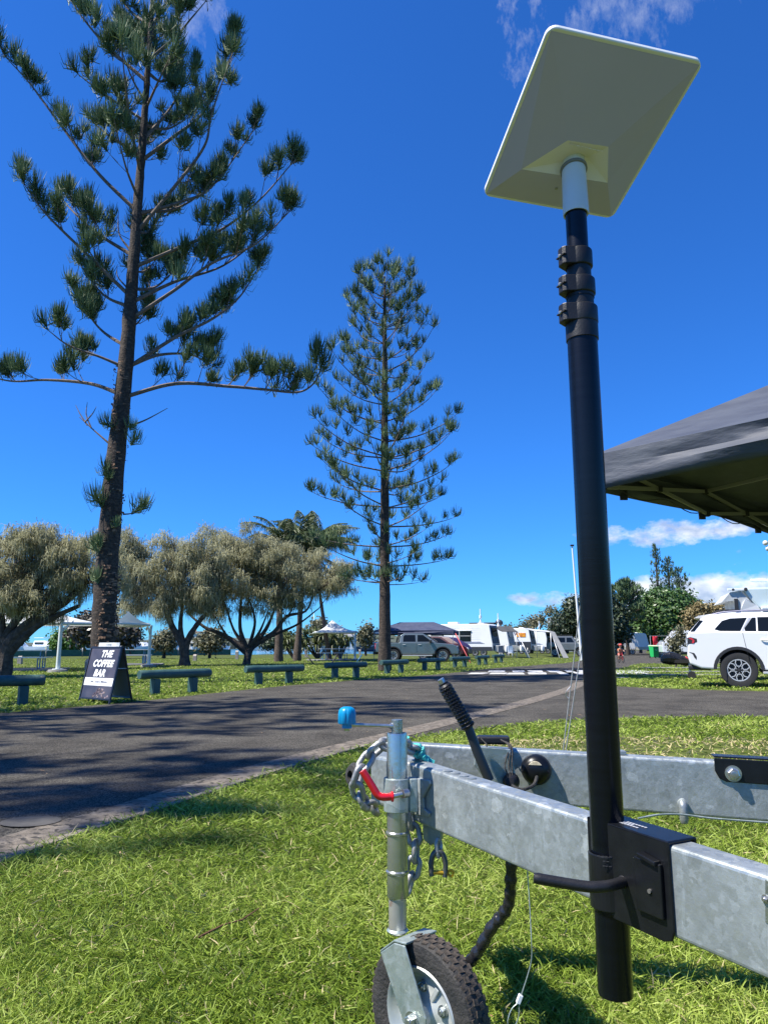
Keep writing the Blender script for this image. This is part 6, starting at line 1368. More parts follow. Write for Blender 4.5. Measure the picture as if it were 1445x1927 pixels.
mo = P(838, 1238, 55.5); mo.z = 0
rootV, winV, _, _ = car('maroon_car', 'dark maroon hatchback in the shade behind the nose of the ute', 'car', (mo.x - 2.2, 57, 0), R(-14), [(.0, .5), (.0, 1.0), (.1, 1.15), (3.0, 1.15), (3.9, 1.02), (4.15, .8), (4.15, .42)], .40, (.8, 3.3), 1.8, 1.12, [(.15, 1.12), (.5, 1.62), (1.2, 1.72), (2.1, 1.68), (3.0, 1.12)], .62, 1.72, .34, marp, spokes='dark')
winV([(.5, 1.2), (.7, 1.55), (1.4, 1.6), (1.42, 1.2)]); winV([(1.52, 1.2), (1.5, 1.6), (2.05, 1.58), (2.7, 1.2)])
for s in (-1, 1): m = MB(); m.box((4.08, s * .66, .82), (.16, .3, .14)); m.build('head_lamp', lens, rootV, bevel=.03)
y = 57.; o0 = P(838, 1236, y); rootV2, winV2, _, _ = car('maroon_van', 'rounded maroon car in front of the first caravan, purple-red', 'car', (o0.x - 1.2, y + .5, 0), R(-30), [(.0, .5), (.0, 1.1), (.1, 1.2), (2.8, 1.2), (3.0, 1.05), (3.2, .8), (3.2, .42)], .40, (.7, 2.6), 1.7, 1.18, [(.1, 1.18), (.35, 1.66), (1.2, 1.72), (2.0, 1.62), (2.8, 1.18)], .6, 1.72, .34, mat('plum paint', (.05, .008, .018), .4, coat=.25), spokes='dark')
winV2([(.5, 1.25), (.6, 1.56), (1.5, 1.58), (1.6, 1.25)])
m = MB(); c = P(871, 1206, y - .9); 
yJ = 74.; jo = P(1032, 1237, yJ); jo.z = 0
rootJ, winJ, _, _ = car('boxy_four_wheel_drive', 'gunmetal boxy four wheel drive with a rear spare wheel, left of the guy ropes', 'car', (jo.x, jo.y + .6, 0), R(-28 + 180) if False else R(-16), [(.0, .75), (.0, 1.3), (2.9, 1.3), (3.0, 1.27), (4.0, 1.2), (4.1, .7)], .62, (.8, 3.2), 1.8, 1.28, [(.02, 1.28), (.08, 1.98), (2.5, 1.98), (2.9, 1.28)], .78, 1.98, .42, jeepp, spokes='dark')
winJ([(.2, 1.38), (.25, 1.82), (.95, 1.82), (.95, 1.38)]); winJ([(1.1, 1.38), (1.1, 1.82), (1.8, 1.82), (1.8, 1.38)]); winJ([(1.95, 1.38), (1.95, 1.82), (2.4, 1.82), (2.65, 1.38)])
m = MB(); m.lathe([(0, -.1), (.4, -.1), (.42, 0), (.4, .1), (0, .1)], (4.2, 0, 1.05), (1, 0, 0), 20); m.build('spare_wheel', tyr, rootJ)
m = MB(); m.box((1.4, 0, 2.08), (2.2, 1.3, .05)); m.build('roof_rack', trim, rootJ)

# ------------------------------------------------------------------ caravans
cwh = mat('caravan white cladding', (.78, .79, .78), .4, col2=(.74, .75, .74), scale=1.5); cdk = mat('caravan charcoal panel', (.03, .035, .045), .45); cch = mat('chequer plate', (.35, .36, .37), .4, .6, col2=(.45, .46, .47), scale=30); cnv = mat('awning canvas grey', (.17, .175, .18), .8, col2=(.21, .215, .22), scale=3); dkc = mat('awning underside dark', (.05, .05, .045), .85)
def caravan(label, x, y, rz, L_=6.2, H_=2.95, lowcol=None, frontcol=None, win=True, group='caravans in a row along the road', stripes=True, deco=None, ant=True):
    root = thing('caravan', label, 'caravan', (x, y, 0), rz, group)
    # local: x forward (front with drawbar at +L), y left; near side is y=0 side (-y faces camera)
    zf = .62
    o2 = [(.0, zf), (0, H_ - .12), (.12, H_), (L_ - .55, H_), (L_ - .32, H_ - .12), (L_ - .05, zf + .55), (L_ - .05, zf)]
    m = MB(); m.prism([(px_, 0, pz) for px_, pz in o2], (0, 2.4, 0)); body = m.build('body', cwh, root, bevel=.05)
    for k in range(9):
        z = zf + .42 + k * .19
        if z < H_ - .2: m = MB(); m.box(((L_ - 1.0) / 2, -.001, z), (L_ - 1.3, .010, .012)); m.build('cladding_rib', mat('rib shade', (.66, .67, .67), .5), body)
    m = MB(); m.prism([(.05, -.012, zf - .04), (.05, -.012, zf + .32), (L_ - .12, -.012, zf + .32), (L_ - .06, -.012, zf - .04)], (0, .02, 0)); m.build('lower_panel', lowcol or cdk, root)
    fc = frontcol or cdk
    m = MB(); m.prism([(L_ - .04, .05, zf - .03), (L_ - .04, 2.35, zf - .03), (L_ - .04, 2.35, zf + .62), (L_ - .04, .05, zf + .62)], (.03, 0, 0)); m.build('stone_guard', cch, root)
    a = Vector((L_ - .045, 0, zf + .56)); b = Vector((L_ - .315, 0, H_ - .13)); n_ = Vector((b.z - a.z, 0, -(b.x - a.x))).normalized()
    m = MB(); m.prism([a + Vector((0, .06, .08)), a + Vector((0, 2.34, .08)), b + Vector((0, 2.34, 0)), b + Vector((0, .06, 0))], n_ * .02); m.build('front_panel', fc, root)
    c0 = a.lerp(b, .42); c1_ = a.lerp(b, .88); m = MB(); m.prism([c0 + Vector((0, .4, 0)) + n_ * .03, c0 + Vector((0, 2.0, 0)) + n_ * .03, c1_ + Vector((0, 2.0, 0)) + n_ * .03, c1_ + Vector((0, .4, 0)) + n_ * .03], n_ * .03); m.build('front_window', glass, root)
    if win:
        for wx, ww in ((L_ - 2.55, .95), (1.0, 1.1)):
            m = MB(); m.box((wx, -.012, 1.86), (ww + .12, .03, .92)); wf = m.build('window', trim, root, bevel=.02); m = MB(); m.box((wx, -.03, 1.86), (ww, .012, .80)); m.build('pane', glass, wf); m = MB(); m.box((wx, -.04, 1.9), (ww, .012, .03)); m.build('window_bar', cwh, wf)
            m = MB(); m.box((wx, -.05, 2.38), (ww + .16, .12, .05)); m.build('window_hood', cwh, wf)
    m = MB(); m.box((3.0, -.012, 1.55), (.62, .03, 1.75)); m.build('door', mat('caravan door', (.6, .61, .61), .4), root, bevel=.02)
    if stripes:
        for k in range(3): m = MB(); m.box((L_ - 1.9, -.014, zf + .62 + k * .06), (2.2 - k * .3, .012, .022)); m.build('stripe', mat('grey violet stripe', (.3, .3, .42), .4), root)
    for wx in (L_ * .42, L_ * .42 + .86): wheel(root, (wx, .12, .36), .36, -1, 'dark')
    m = MB(); m.prism([(L_, .9, .42), (L_ + 1.6, 1.17, .42), (L_ + 1.6, 1.23, .42), (L_, 1.5, .42)], (0, 0, .12)); m.build('drawbar', cdk, root)
    m = MB(); m.box((L_ + .35, 1.2, .78), (.6, 1.9, .55)); m.build('toolbox', cch, root, bevel=.02)
    for yy in (.75, 1.25):
        m = MB(); m.lathe([(0, .5), (.15, .5), (.155, .56), (.155, .95), (.10, 1.05), (.06, 1.08), (.06, 1.14), (0, 1.14)], (L_ + .95, yy, 0), Z, 18); m.build('gas_bottle', whc, root)
    m = MB(); m.cyl((L_ + 1.5, 1.2, .1), (L_ + 1.5, 1.2, .85), .03, n=8); m.build('jockey_stand', slv, root)
    m = MB(); m.box((2.2, 1.2, H_ + .11), (.95, .75, .22)); m.build('air_conditioner', cwh, root, bevel=.06)
    m = MB(); m.box((L_ - 1.4, 1.2, H_ + .06), (.55, .55, .10)); m.build('roof_hatch', cwh, root, bevel=.03)
    if ant: m = MB(); m.tube([(L_ - 1.2, .3, H_), (L_ - 1.2, .3, H_ + .35), (L_ - 1.2, .3, H_ + 1.35)], [.16, .06, .05], 8); m.cyl((L_ - 1.2, .3, H_ + .5), (L_ - 1.2, .3, H_ + .75), .12, n=8); m.build('antenna', whc, root)
    return root
def cplace(px_right, y, rz, L_=6.2):
    """left end so that the front lower corner of the near side shows at px_right"""
    f = P(px_right, 1225, y); d = Vector((math.cos(rz), math.sin(rz), 0)); o = f - d * L_; return o.x, o.y
rzc = R(-24)
x, y = cplace(928, 66, rzc); caravan('first caravan, white with a square dark window, next to the navy gazebo', x, y, rzc, L_=6.2, frontcol=mat('navy front', (.02, .03, .06), .4))
x, y = cplace(959, 75, rzc); cv2 = caravan('second caravan, white side panel and grey sloped front under a dark awning', x, y, rzc, L_=6.2, win=True, stripes=False, frontcol=mat('grey front', (.25, .27, .3), .4), ant=True)
x, y = cplace(1001, 84, rzc); cv3 = caravan('third caravan, black lower body with an orange emblem on its side', x, y, rzc, H_=3.0, win=False, stripes=False, ant=False)
m = MB(); L_ = 6.2; m.box((L_ - 1.25, -.02, 2.25), (1.15, .03, .46)); em = m.build('side_emblem', mat('orange emblem', (.75, .32, .02), .5, col2=(.5, .16, .02), scale=3, contrast=(.45, .55)), cv3, bevel=.02)
m = MB(); m.box((L_ - 2.2, -.016, 1.05), (4.2, .02, .9)); m.build('dark_side_panel', cdk, cv3)
x, y = cplace(1032, 98, rzc); caravan('fourth caravan, small and white, seen under the grey awning', x, y, rzc, win=True, ant=True)
x, y = cplace(1118, 118, rzc); caravan('farthest caravan, white, half hidden behind the mast and guy ropes', x, y, rzc, L_=7.5, H_=3.1, win=True, ant=False)
x, y = cplace(1066, 105, rzc); caravan('fifth caravan behind the gunmetal four wheel drive', x, y, rzc, L_=6.5, H_=3.0, win=True, ant=False)
# raised roof gear on the second caravan roof
m = MB(); m.box((3.2, 1.2, 3.3), (2.6, 1.6, .18)); m.build('solar_panel', cdk, cv2, bevel=.02)
m = MB(); m.ball((4.9, 1.0, 3.35), .42, 14, 8, (1, .5, .8)); m.build('roof_dish', cdk, cv2)
# awnings
def awning(label, a, b, c, d, posts, mt):
    """a,b high edge; c,d low edge"""
    root = thing('awning', label, 'awning', (a.x, a.y, 0)); m = MB(); n = 10; vs = []
    for i in range(n + 1):
        for j in range(n + 1):
            p = a.lerp(b, i / n).lerp(d.lerp(c, i / n), j / n); p.z -= .12 * math.sin(PI * j / n) * (.6 + .4 * math.sin(i)); vs.append(tuple(p))
    vs2 = [(q[0], q[1], q[2] - .03) for q in vs]; fs = [(i * (n + 1) + j, (i + 1) * (n + 1) + j, (i + 1) * (n + 1) + j + 1, i * (n + 1) + j + 1) for i in range(n) for j in range(n)]
    m.add(vs, fs, True); m.add(vs2, [tuple(reversed(f)) for f in fs], True); m.build('canopy', mt, root, world=True)
    for p, q in posts: mm = MB(); mm.cyl(p, q, .035, n=8); mm.build('pole', slv, root, world=True)
    return root
def gp(px, y, z): v = P(px, 1200, y); v.z = z; return v
awning('dark awning held out from the second caravan', gp(930, 72, 2.9), gp(962, 70.5, 2.85), gp(975, 64, 2.2), gp(945, 64.5, 2.25), [(gp(971, 64.2, 2.2), gp(972, 64.2, 0)), (gp(962, 70, 2.7), gp(992, 66.5, 0)), (gp(973, 64.2, 2.2), gp(995, 62, .02))], dkc)
awning('long grey awning sloping down to the grass beside the gunmetal four wheel drive', gp(987, 79, 2.9), gp(1032, 76, 2.55), gp(1040, 66, 2.2), gp(1012, 68, 2.35), [(gp(1009, 66.5, 2.3), gp(1009, 66.5, 0)), (gp(1038, 66, 2.15), gp(1051, 64, 0)), (gp(1036, 66, 2.2), gp(1036, 66, 0))], mat('pale awning canvas', (.42, .44, .45), .8, col2=(.5, .52, .53), scale=2))
root = thing('awning_wall', 'dark grey canvas wall strip falling from the awning corner to the ground', 'awning', tuple(gp(1060, 64, 0)))
m = MB(); a, b, c, d_ = gp(1034, 65.5, 2.35), gp(1044, 65.3, 2.2), gp(1068, 63.5, 0.02), gp(1058, 63.6, 0.02); m.prism([a, b, c, d_], (0, .06, 0)); m.build('canvas', cnv, root, world=True, bevel=.01)
for lb, px, y, c_ in (('white folding chair set under the dark awning', 963, 62.5, whc), ('grey camp chair left of the awning pole', 945, 62.5, cnv)):
    g = gp(px, y, 0); root = thing('camp_chair', lb, 'chair', tuple(g), .5, group='camp chairs by the caravans')
    m = MB(); m.box((0, 0, .45), (.5, .5, .04)); m.build('seat', c_, root); m = MB(); m.box((0, .27, .75), (.5, .04, .55)); m.build('backrest', c_, root)
    for sx in (-.22, .22):
        for sy in (-.22, .22): m = MB(); m.cyl((sx, sy, 0), (sx, sy, .45), .018, n=6); m.build('leg', slv, root)
# navy gazebo over the ute
nav = mat('navy gazebo canvas', (.03, .038, .078), .75, col2=(.05, .06, .105), scale=2.5, bump=.5, bscale=3)
frm = mat('cream gazebo frame', (.32, .31, .31), .5, .2)
def gazebo(label, corners, ze, zv, ridge0, ridge1, zr, mt, name='gazebo', legs=(0, 1, 2, 3), wob=.02, truss=True, K=16, und=None):
    root = thing(name, label, 'gazebo', (corners[0].x, corners[0].y, 0)); r = random.Random(len(label)); n = K; M_ = 8
    r0 = Vector((ridge0.x, ridge0.y, zr)); r1 = Vector((ridge1.x, ridge1.y, zr)); loop = []; top = []
    for i in range(4):
        a, b = corners[i], corners[(i + 1) % 4]
        for k in range(n):
            p = a.lerp(b, k / n); loop.append(Vector((p.x, p.y, ze))); e = (r1 - r0)
            t = 0 if e.length < 1e-6 else max(0, min(1, (p - Vector((r0.x, r0.y, 0))).dot(Vector((e.x, e.y, 0))) / e.length_squared)); top.append(r0.lerp(r1, t))
    N_ = len(loop); vs = []
    for s in range(M_ + 1):
        f = s / M_
        for i in range(N_):
            p = top[i].lerp(loop[i], f); k = i % n; c_ = math.sin(PI * k / n); p.z -= (.16 * math.sin(PI * f) * c_) * (zr - ze) * .55 + wob * math.sin(i * .9 + s * 1.3) * c_ * math.sin(PI * f); vs.append(tuple(p))
    fs = [(s * N_ + i, s * N_ + (i + 1) % N_, (s + 1) * N_ + (i + 1) % N_, (s + 1) * N_ + i) for s in range(M_) for i in range(N_)]
    ctr = sum(corners, Vector()) / 4
    rows = 5; base = len(vs)
    for s in range(1, rows + 1):
        for i in range(N_):
            p = loop[i].copy(); k = i % n; o_ = (Vector((p.x, p.y, 0)) - Vector((ctr.x, ctr.y, 0))).normalized(); c_ = math.sin(PI * k / n)
            p += o_ * (wob * 1.6 * math.sin(s * 1.9 + i * .25) * c_); p.z -= (ze - zv) * s / rows - .03 * c_ * s / rows; vs.append(tuple(p))
    fs += [(((M_ + s) * N_ + i), ((M_ + s) * N_ + (i + 1) % N_), ((M_ + s + 1) * N_ + (i + 1) % N_), ((M_ + s + 1) * N_ + i)) for s in range(rows) for i in range(N_)]
    m = MB(); m.add(vs, fs, True); o = m.build('canopy', mt, root, world=True); so_ = o.modifiers.new('cloth thickness', 'SOLIDIFY'); so_.thickness = .004
    for i in legs:
        c = corners[i].lerp(ctr, .012); m = MB(); m.box((c.x, c.y, ze / 2), (.035, .035, ze)); m.build('leg', frm, root, world=True)
    if truss:
        for i in range(4):
            a = corners[i].lerp(ctr, .03); b = corners[(i + 1) % 4].lerp(ctr, .03); h0, h1 = ze - .03, ze - .205; mid = (a + b) / 2
            for p, q in (((a, h0), (mid, h1)), ((a, h1), (mid, h0)), ((mid, h0), (b, h1)), ((mid, h1), (b, h0))):
                mm = MB(); mm.beam(Vector((p[0].x, p[0].y, p[1])), Vector((q[0].x, q[0].y, q[1])), .012, .026); mm.build('truss_bar', frm, root, world=True)
            for p_, z_ in ((mid, h0), (mid, h1), (a, h1), ((a + mid) / 2, (h0 + h1) / 2), ((b + mid) / 2, (h0 + h1) / 2)):
                mm = MB(); mm.box((p_.x, p_.y, z_), (.038, .038, .044)); mm.build('joint', trim, root, world=True, bevel=.004)
            mp = mid; pk_ = (r0 + r1) / 2; mm = MB(); mm.beam(Vector((mp.x, mp.y, h0)), Vector((pk_.x, pk_.y, ze + (zr - ze) * .10)), .012, .026); mm.build('roof_strut', frm, root, world=True)
            mm = MB(); mm.beam(Vector((a.x, a.y, ze - .05)), Vector((pk_.x, pk_.y, zr - .06)), .02, .03); mm.build('roof_strut', frm, root, world=True)
    return root
g0_ = gp(703, 50.8, 0); g1_ = gp(853, 49.6, 0); dv = (g1_ - g0_).normalized(); nv_ = Vector((-dv.y, dv.x, 0))
gz = gazebo('navy blue double gazebo canopy over the parked ute', [g0_, g1_, g1_ + nv_ * 3 , g0_ + nv_ * 3], 2.02, 1.74, g0_ + dv * 1.5 + nv_ * 1.5, g0_ + dv * 3.9 + nv_ * 1.5, 2.62, nav, legs=(0, 1, 2, 3), wob=.05, truss=False)
m = MB(); m.box(g0_ + dv * .25 + Vector((0, -.04, 1.88)), (.3, .02, .1)); m.build('white_logo', whitepl, gz, world=True)
m = MB(); m.cyl(gp(857, 46.3, 1.75), gp(884, 44.2, 0.02), .03, n=6); tag(m.build('guy_strap', mat('red strap', (.5, .08, .08), .6)), 'red strap running down from the navy gazebo corner to the grass', 'strap')

# ------------------------------------------------------------------ near gazebo at right
GA = Vector((1.335, 4.62, 0)); uC = Vector((2.0, 1.80, 0)).normalized(); uB = Vector((uC.y, -uC.x, 0)); GC = GA + uC * 3.0; GB = GA + uB * 3.0; GD = GA + uC * 3 + uB * 3
gcm = mat('slate gazebo canvas', (.050, .058, .080), .62, col2=(.074, .084, .106), scale=3, bump=.35, bscale=6, stretch=(1, 1, 4), spec=.4)
ng = gazebo('slate grey pop-up gazebo close by at the right, cream frame under its canopy', [GA, GB, GD, GC], 2.16, 1.93, (GA + GD) / 2, (GA + GD) / 2, 3.0, gcm, wob=.022, K=24)
m = MB(); c = GC.lerp(GA, .03)
for k in range(6): m.ball(c + Vector((-.10 + .02 * k, -.03, 1.86 - .05 * k)), .024, 8, 6)
m.build('rope_bundle', fab, ng, world=True)
for s_, (pa, pb) in enumerate(((.12, .4), (.5, .3), (.85, .35))):
    p = GA.lerp(GC, pa) + Vector((0, -.01, 1.95)); m = MB(); m.box(p, (.05, .012, .07)); m.build('hook_tab', trim, ng, world=True)
m = MB(); pts = [GA.lerp(GC, .05 + .12 * i) * 1.0 + Vector((.03, -.03, 1.98 - .05 * (i % 2))) for i in range(8)]; m.tube(smoothpts(pts, 4), .004, 5); m.build('light_string', trim, ng, world=True)
# guy ropes
rp = mat('white guy rope', (.70, .69, .68), .8, col2=(.5, .46, .6), scale=120)
stake = G(1056, 1440); topg = GA + Vector((0, 0, 1.93))
rootr = thing('guy_rope', 'white twin guy rope slanting from the near gazebo corner down behind the far beam', 'rope', tuple(stake))
for dx, tt in ((0, 0), (.045, .02)): m = MB(); m.tube([stake + Vector((dx * .4, 0, 0)), stake.lerp(topg, .5) + Vector((dx, 0, -.01)), topg + Vector((tt, 0, 0))], .0042, 6); m.build('strand', rp, rootr, world=True)
m = MB(); m.tube(smoothpts([stake.lerp(topg, .34) + Vector((0, 0, 0)), stake.lerp(topg, .33) + Vector((-.03, 0, -.02)), stake.lerp(topg, .30) + Vector((-.025, 0, 0)), stake.lerp(topg, .29)], 5), .003, 5); m.build('knot_tail', rp, rootr, world=True)
m = MB(); m.cyl(stake + Vector((0, 0, .05)), stake + Vector((.02, .02, -.1)), .008); m.build('stake', galg, rootr, world=True)
m = MB(); s2 = G(1106, 1432); m.tube([s2, topg + Vector((.02, .02, 0))], .0042, 6); tag(m.build('guy_rope', rp), 'single white guy rope just left of the black mast, behind the far beam', 'rope')
pb_ = G(1094, 1243); rootq = thing('whip_pole', 'thin white flagpole-like mast with a small dark head left of the black pole', 'pole', tuple(pb_))
pt_ = P(1076, 1028, pb_.y); m = MB(); m.tube([pb_, pb_.lerp(pt_, .5), pt_], [.10, .075, .05], 8); m.build('pole', mat('pole white', (.75, .75, .75), .4), rootq, world=True)
m = MB(); m.box(pt_ + Vector((0, 0, .06)), (.26, .16, .12)); m.build('pole_head', trim, rootq, world=True, bevel=.02)

# ------------------------------------------------------------------ bins, vans and child on a bicycle
gb = mat('bright green bin', (.02, .42, .10), .45); gw = mat('bin lid green', (.7, .75, .6), .5, col2=(.5, .7, .3), scale=2); dg = mat('dark green bin', (.012, .05, .035), .5); 
def bin_(label, px, py, mt, lidm, rz=.2, y=None):
    g = G(px, py) if y is None else gp(px, y, 0); root = thing('wheelie_bin', label, 'bin', tuple(g), rz, group='wheelie bins beside the road')
    m = MB(); m.add([(-.24, -.26, .06), (.24, -.26, .06), (.24, .26, .06), (-.24, .26, .06), (-.30, -.36, .98), (.30, -.36, .98), (.30, .36, .98), (-.30, .36, .98)], [(0, 3, 2, 1), (4, 5, 6, 7), (0, 1, 5, 4), (1, 2, 6, 5), (2, 3, 7, 6), (3, 0, 4, 7)]); m.build('body', mt, root, bevel=.03)
    m = MB(); m.prism([(-.33, -.40, .98), (-.33, .36, 1.0), (-.33, .36, 1.08), (-.33, -.36, 1.04)], (.66, 0, 0)); m.build('lid', lidm, root, bevel=.015)
    for s in (-1, 1): m = MB(); m.lathe([(0, -.03), (.1, -.03), (.1, .03), (0, .03)], (s * .27, .30, .10), (1, 0, 0), 14); m.build('wheel', tyr, root)
    m = MB(); m.cyl((-.28, .42, .97), (.28, .42, .97), .02, n=8); m.build('handle', mt, root)
    m = MB(); m.lathe([(.05, 0), (.09, 0), (.09, .004), (.05, .004)], (0, -.325, .72), (0, -1, .1), 16); m.build('round_emblem', whitepl, root)
bin_('bright green wheelie bin with a pale lid on the corner of the grass island', 1231, 1238, gb, gw)
bin_('dark wheelie bin under the dark tree by the mast', 1153, 1226, dg, dg, y=84); bin_('second dark wheelie bin right of the first under the dark tree', 1166, 1226, dg, dg, y=86)
g = gp(1242, 66, 0); root = thing('storage_box', 'grey slatted locker standing against the green wheelie bin', 'box', tuple(g), .1)
m = MB(); m.add([(-.4, -.3, 0), (.55, -.3, 0), (.55, .3, 0), (-.4, .3, 0), (-.35, -.2, 1.05), (.1, -.2, 1.5), (.1, .3, 1.5), (-.35, .3, 1.05)], [(0, 3, 2, 1), (4, 5, 6, 7), (0, 1, 5, 4), (1, 2, 6, 5), (2, 3, 7, 6), (3, 0, 4, 7)]); m.build('body', mat('slate locker', (.10, .13, .14), .6), root, bevel=.02)
for k in range(5): m = MB(); m.box((0, -.30 + k * .01, .15 + k * .2), (.8 - k * .06, .02, .05)); m.build('slat', mat('slate slat', (.2, .23, .24), .6), root)
g = gp(1232, 76, 0); m = MB(); vs = []; n = 8
for i in range(n + 1):
    for j in range(4): vs.append((g.x + (j - 1.5) * .17, g.y + .05 * math.sin(i + j * 2), 2.0 - i * .14 + (.03 * math.sin(j * 2))))
m.add(vs, [(i * 4 + j, (i + 1) * 4 + j, (i + 1) * 4 + j + 1, i * 4 + j + 1) for i in range(n) for j in range(3)], True); o = m.build('towel', mat('red towel', (.55, .02, .04), .85)); o.modifiers.new('thick', 'SOLIDIFY').thickness = .02; tag(o, 'red towel hanging above the green wheelie bin', 'towel')
m = MB(); m.cyl((g.x - .5, g.y, 2.02), (g.x + 1.2, g.y, 2.02), .015); m.cyl((g.x - .5, g.y, 0), (g.x - .5, g.y, 2.05), .03); m.cyl((g.x + 1.2, g.y, 0), (g.x + 1.2, g.y, 2.05), .03); tag(m.build('clothes_line', slv), 'pole and line holding the red towel', 'clothes line')
x, y = cplace(1222, 92, R(-8), 5.0); caravan('beige caravan under the trees left of the red towel', x, y, R(-8), L_=5.0, H_=2.6, ant=False, group='caravans beyond the bins', lowcol=mat('beige panel', (.55, .48, .36), .5), win=True, stripes=False, frontcol=cwh)
# white coach-like motorhome behind the shrub
mh = gp(1246, 62, 0)
rootH, winH, _, _ = car('motorhome', 'white motorhome with its wheel showing behind the thin shrub', 'motorhome', (mh.x, mh.y + .6, 0), R(-12), [(.0, .5), (.0, 1.35), (6.2, 1.35), (6.2, .5)], .45, (1.0, 4.4), 2.2, 1.33, [(.35, 1.33), (1.1, 2.25), (6.1, 2.3), (6.2, 1.33)], 1.02, 2.3, .36, whp, spokes='dark')
winH([(.62, 1.42), (1.15, 2.0), (1.5, 2.0), (1.5, 1.42)]); m = MB(); m.box((2.6, -1.12, .5), (2.4, .03, .1)); m.build('skirt_stripe', trim, rootH)
for xx in (2.35, 3.3): m = MB(); m.cyl((xx, -1.13, .62), (xx, -1.11, .62), .09, n=10); m.build('side_lamp', redl, rootH)
# child on bicycle
kp = G(1168, 1248); kid = thing('person', 'small child in an orange top and red helmet riding a bicycle towards the camera', 'person', tuple(kp))
def skin(name, verts, edges, mt, parent, sub=1):
    me = bpy.data.meshes.new(name); me.from_pydata([v[:3] for v in verts], edges, []); o = bpy.data.objects.new(name, me); COL.objects.link(o); o.parent = parent
    mo_ = o.modifiers.new('skin', 'SKIN')
    for i, v in enumerate(verts): me.skin_vertices[0].data[i].radius = (v[3], v[3])
    me.skin_vertices[0].data[0].use_root = True; mo_.use_smooth_shade = True; s_ = o.modifiers.new('sub', 'SUBSURF'); s_.levels = sub; s_.render_levels = sub; me.materials.append(mt); return o
def ensure_skin(me):
    if not me.skin_vertices: me.attributes
kv = [(0, .18, .52, .085), (0, .10, .68, .085), (0, .02, .80, .09), (0, -.01, .88, .04), (0, -.04, .96, .035), (.11, .0, .80, .04), (.17, -.12, .70, .03), (.17, -.30, .66, .022), (-.11, .0, .80, .04), (-.17, -.12, .70, .03), (-.17, -.30, .66, .022),
      (.08, .14, .48, .065), (.10, -.12, .42, .05), (.10, .02, .16, .035), (.10, -.08, .12, .03), (-.08, .14, .48, .065), (-.10, -.06, .46, .05), (-.10, .06, .26, .035), (-.10, -.04, .22, .03)]
ke = [(0, 1), (1, 2), (2, 3), (3, 4), (2, 5), (5, 6), (6, 7), (2, 8), (8, 9), (9, 10), (0, 11), (11, 12), (12, 13), (13, 14), (0, 15), (15, 16), (16, 17), (17, 18)]
skn = mat('skin tone', (.45, .26, .18), .6); org = mat('orange shirt', (.65, .22, .10), .8)
def skin_bm(name, verts, edges, mt, parent, sub=1):
    bm = bmesh.new(); ly = bm.verts.layers.skin.verify(); vs = []
    for v in verts: q = bm.verts.new(v[:3]); q[ly].radius = (v[3], v[3]); vs.append(q)
    vs[0][ly].use_root = True
    for a, b in edges: bm.edges.new((vs[a], vs[b]))
    me = bpy.data.meshes.new(name); bm.to_mesh(me); bm.free(); me.materials.append(mt); o = bpy.data.objects.new(name, me); COL.objects.link(o); o.parent = parent
    o.modifiers.new('skin', 'SKIN').use_smooth_shade = True; s_ = o.modifiers.new('sub', 'SUBSURF'); s_.levels = sub; s_.render_levels = sub; return o
skin_bm('body', kv, ke, skn, kid)
skin_bm('shirt', [(0, .16, .56, .10), (0, .10, .68, .098), (0, .02, .80, .10), (.12, .0, .795, .05), (.165, -.10, .72, .04), (-.12, .0, .795, .05), (-.165, -.10, .72, .04)], [(0, 1), (1, 2), (2, 3), (3, 4), (2, 5), (5, 6)], org, kid)
m = MB(); m.ball((0, -.06, 1.0), .085, 14, 10, (.9, 1, 1.1)); m.ball((0, -.145, .99), .014, 6, 4); m.build('head', skn, kid); m = MB(); m.ball((0, -.04, 1.05), .115, 14, 8, (.95, 1.15, .75)); m.build('helmet', mat('red helmet', (.6, .08, .05), .4), kid)
skin_bm('shorts', [(0, .18, .52, .10), (.085, .12, .48, .075), (.098, -.04, .44, .066), (-.085, .12, .48, .075), (-.098, 0, .46, .066)], [(0, 1), (1, 2), (0, 3), (3, 4)], mat('red shorts', (.4, .03, .04), .8), kid)
bike = thing('bicycle', 'little red bicycle under the child', 'bicycle', tuple(kp)); rf = mat('red bicycle frame', (.5, .04, .04), .35)
for nm, yy in (('wheel', -.38), ('wheel', .38)):
    m = MB(); m.tube([Vector((0, yy + .19 * math.cos(2 * PI * i / 24), .21 + .19 * math.sin(2 * PI * i / 24))) for i in range(24)], .02, 8, closed=True); m.build(nm, tyr, bike)
m = MB(); m.tube([(0, -.38, .21), (0, -.30, .60), (0, -.29, .66)], .013, 8); m.tube([(0, -.32, .52), (0, .0, .24), (0, .18, .48), (0, -.31, .55)], .014, 8); m.tube([(0, .0, .24), (0, .38, .21), (0, .16, .44)], .011, 8); m.build('frame', rf, bike)
m = MB(); m.tube([(-.2, -.27, .68), (-.1, -.30, .67), (.1, -.30, .67), (.2, -.27, .68)], .012, 8); m.build('handlebar', trim, bike); m = MB(); m.ball((0, .2, .48), .07, 8, 6, (.8, 1.5, .4)); m.build('saddle', trim, bike)
m = MB(); m.box((.10, -.06, .13), (.07, .08, .02)); m.box((-.10, -.03, .25), (.07, .08, .02)); m.build('pedal', trim, bike)

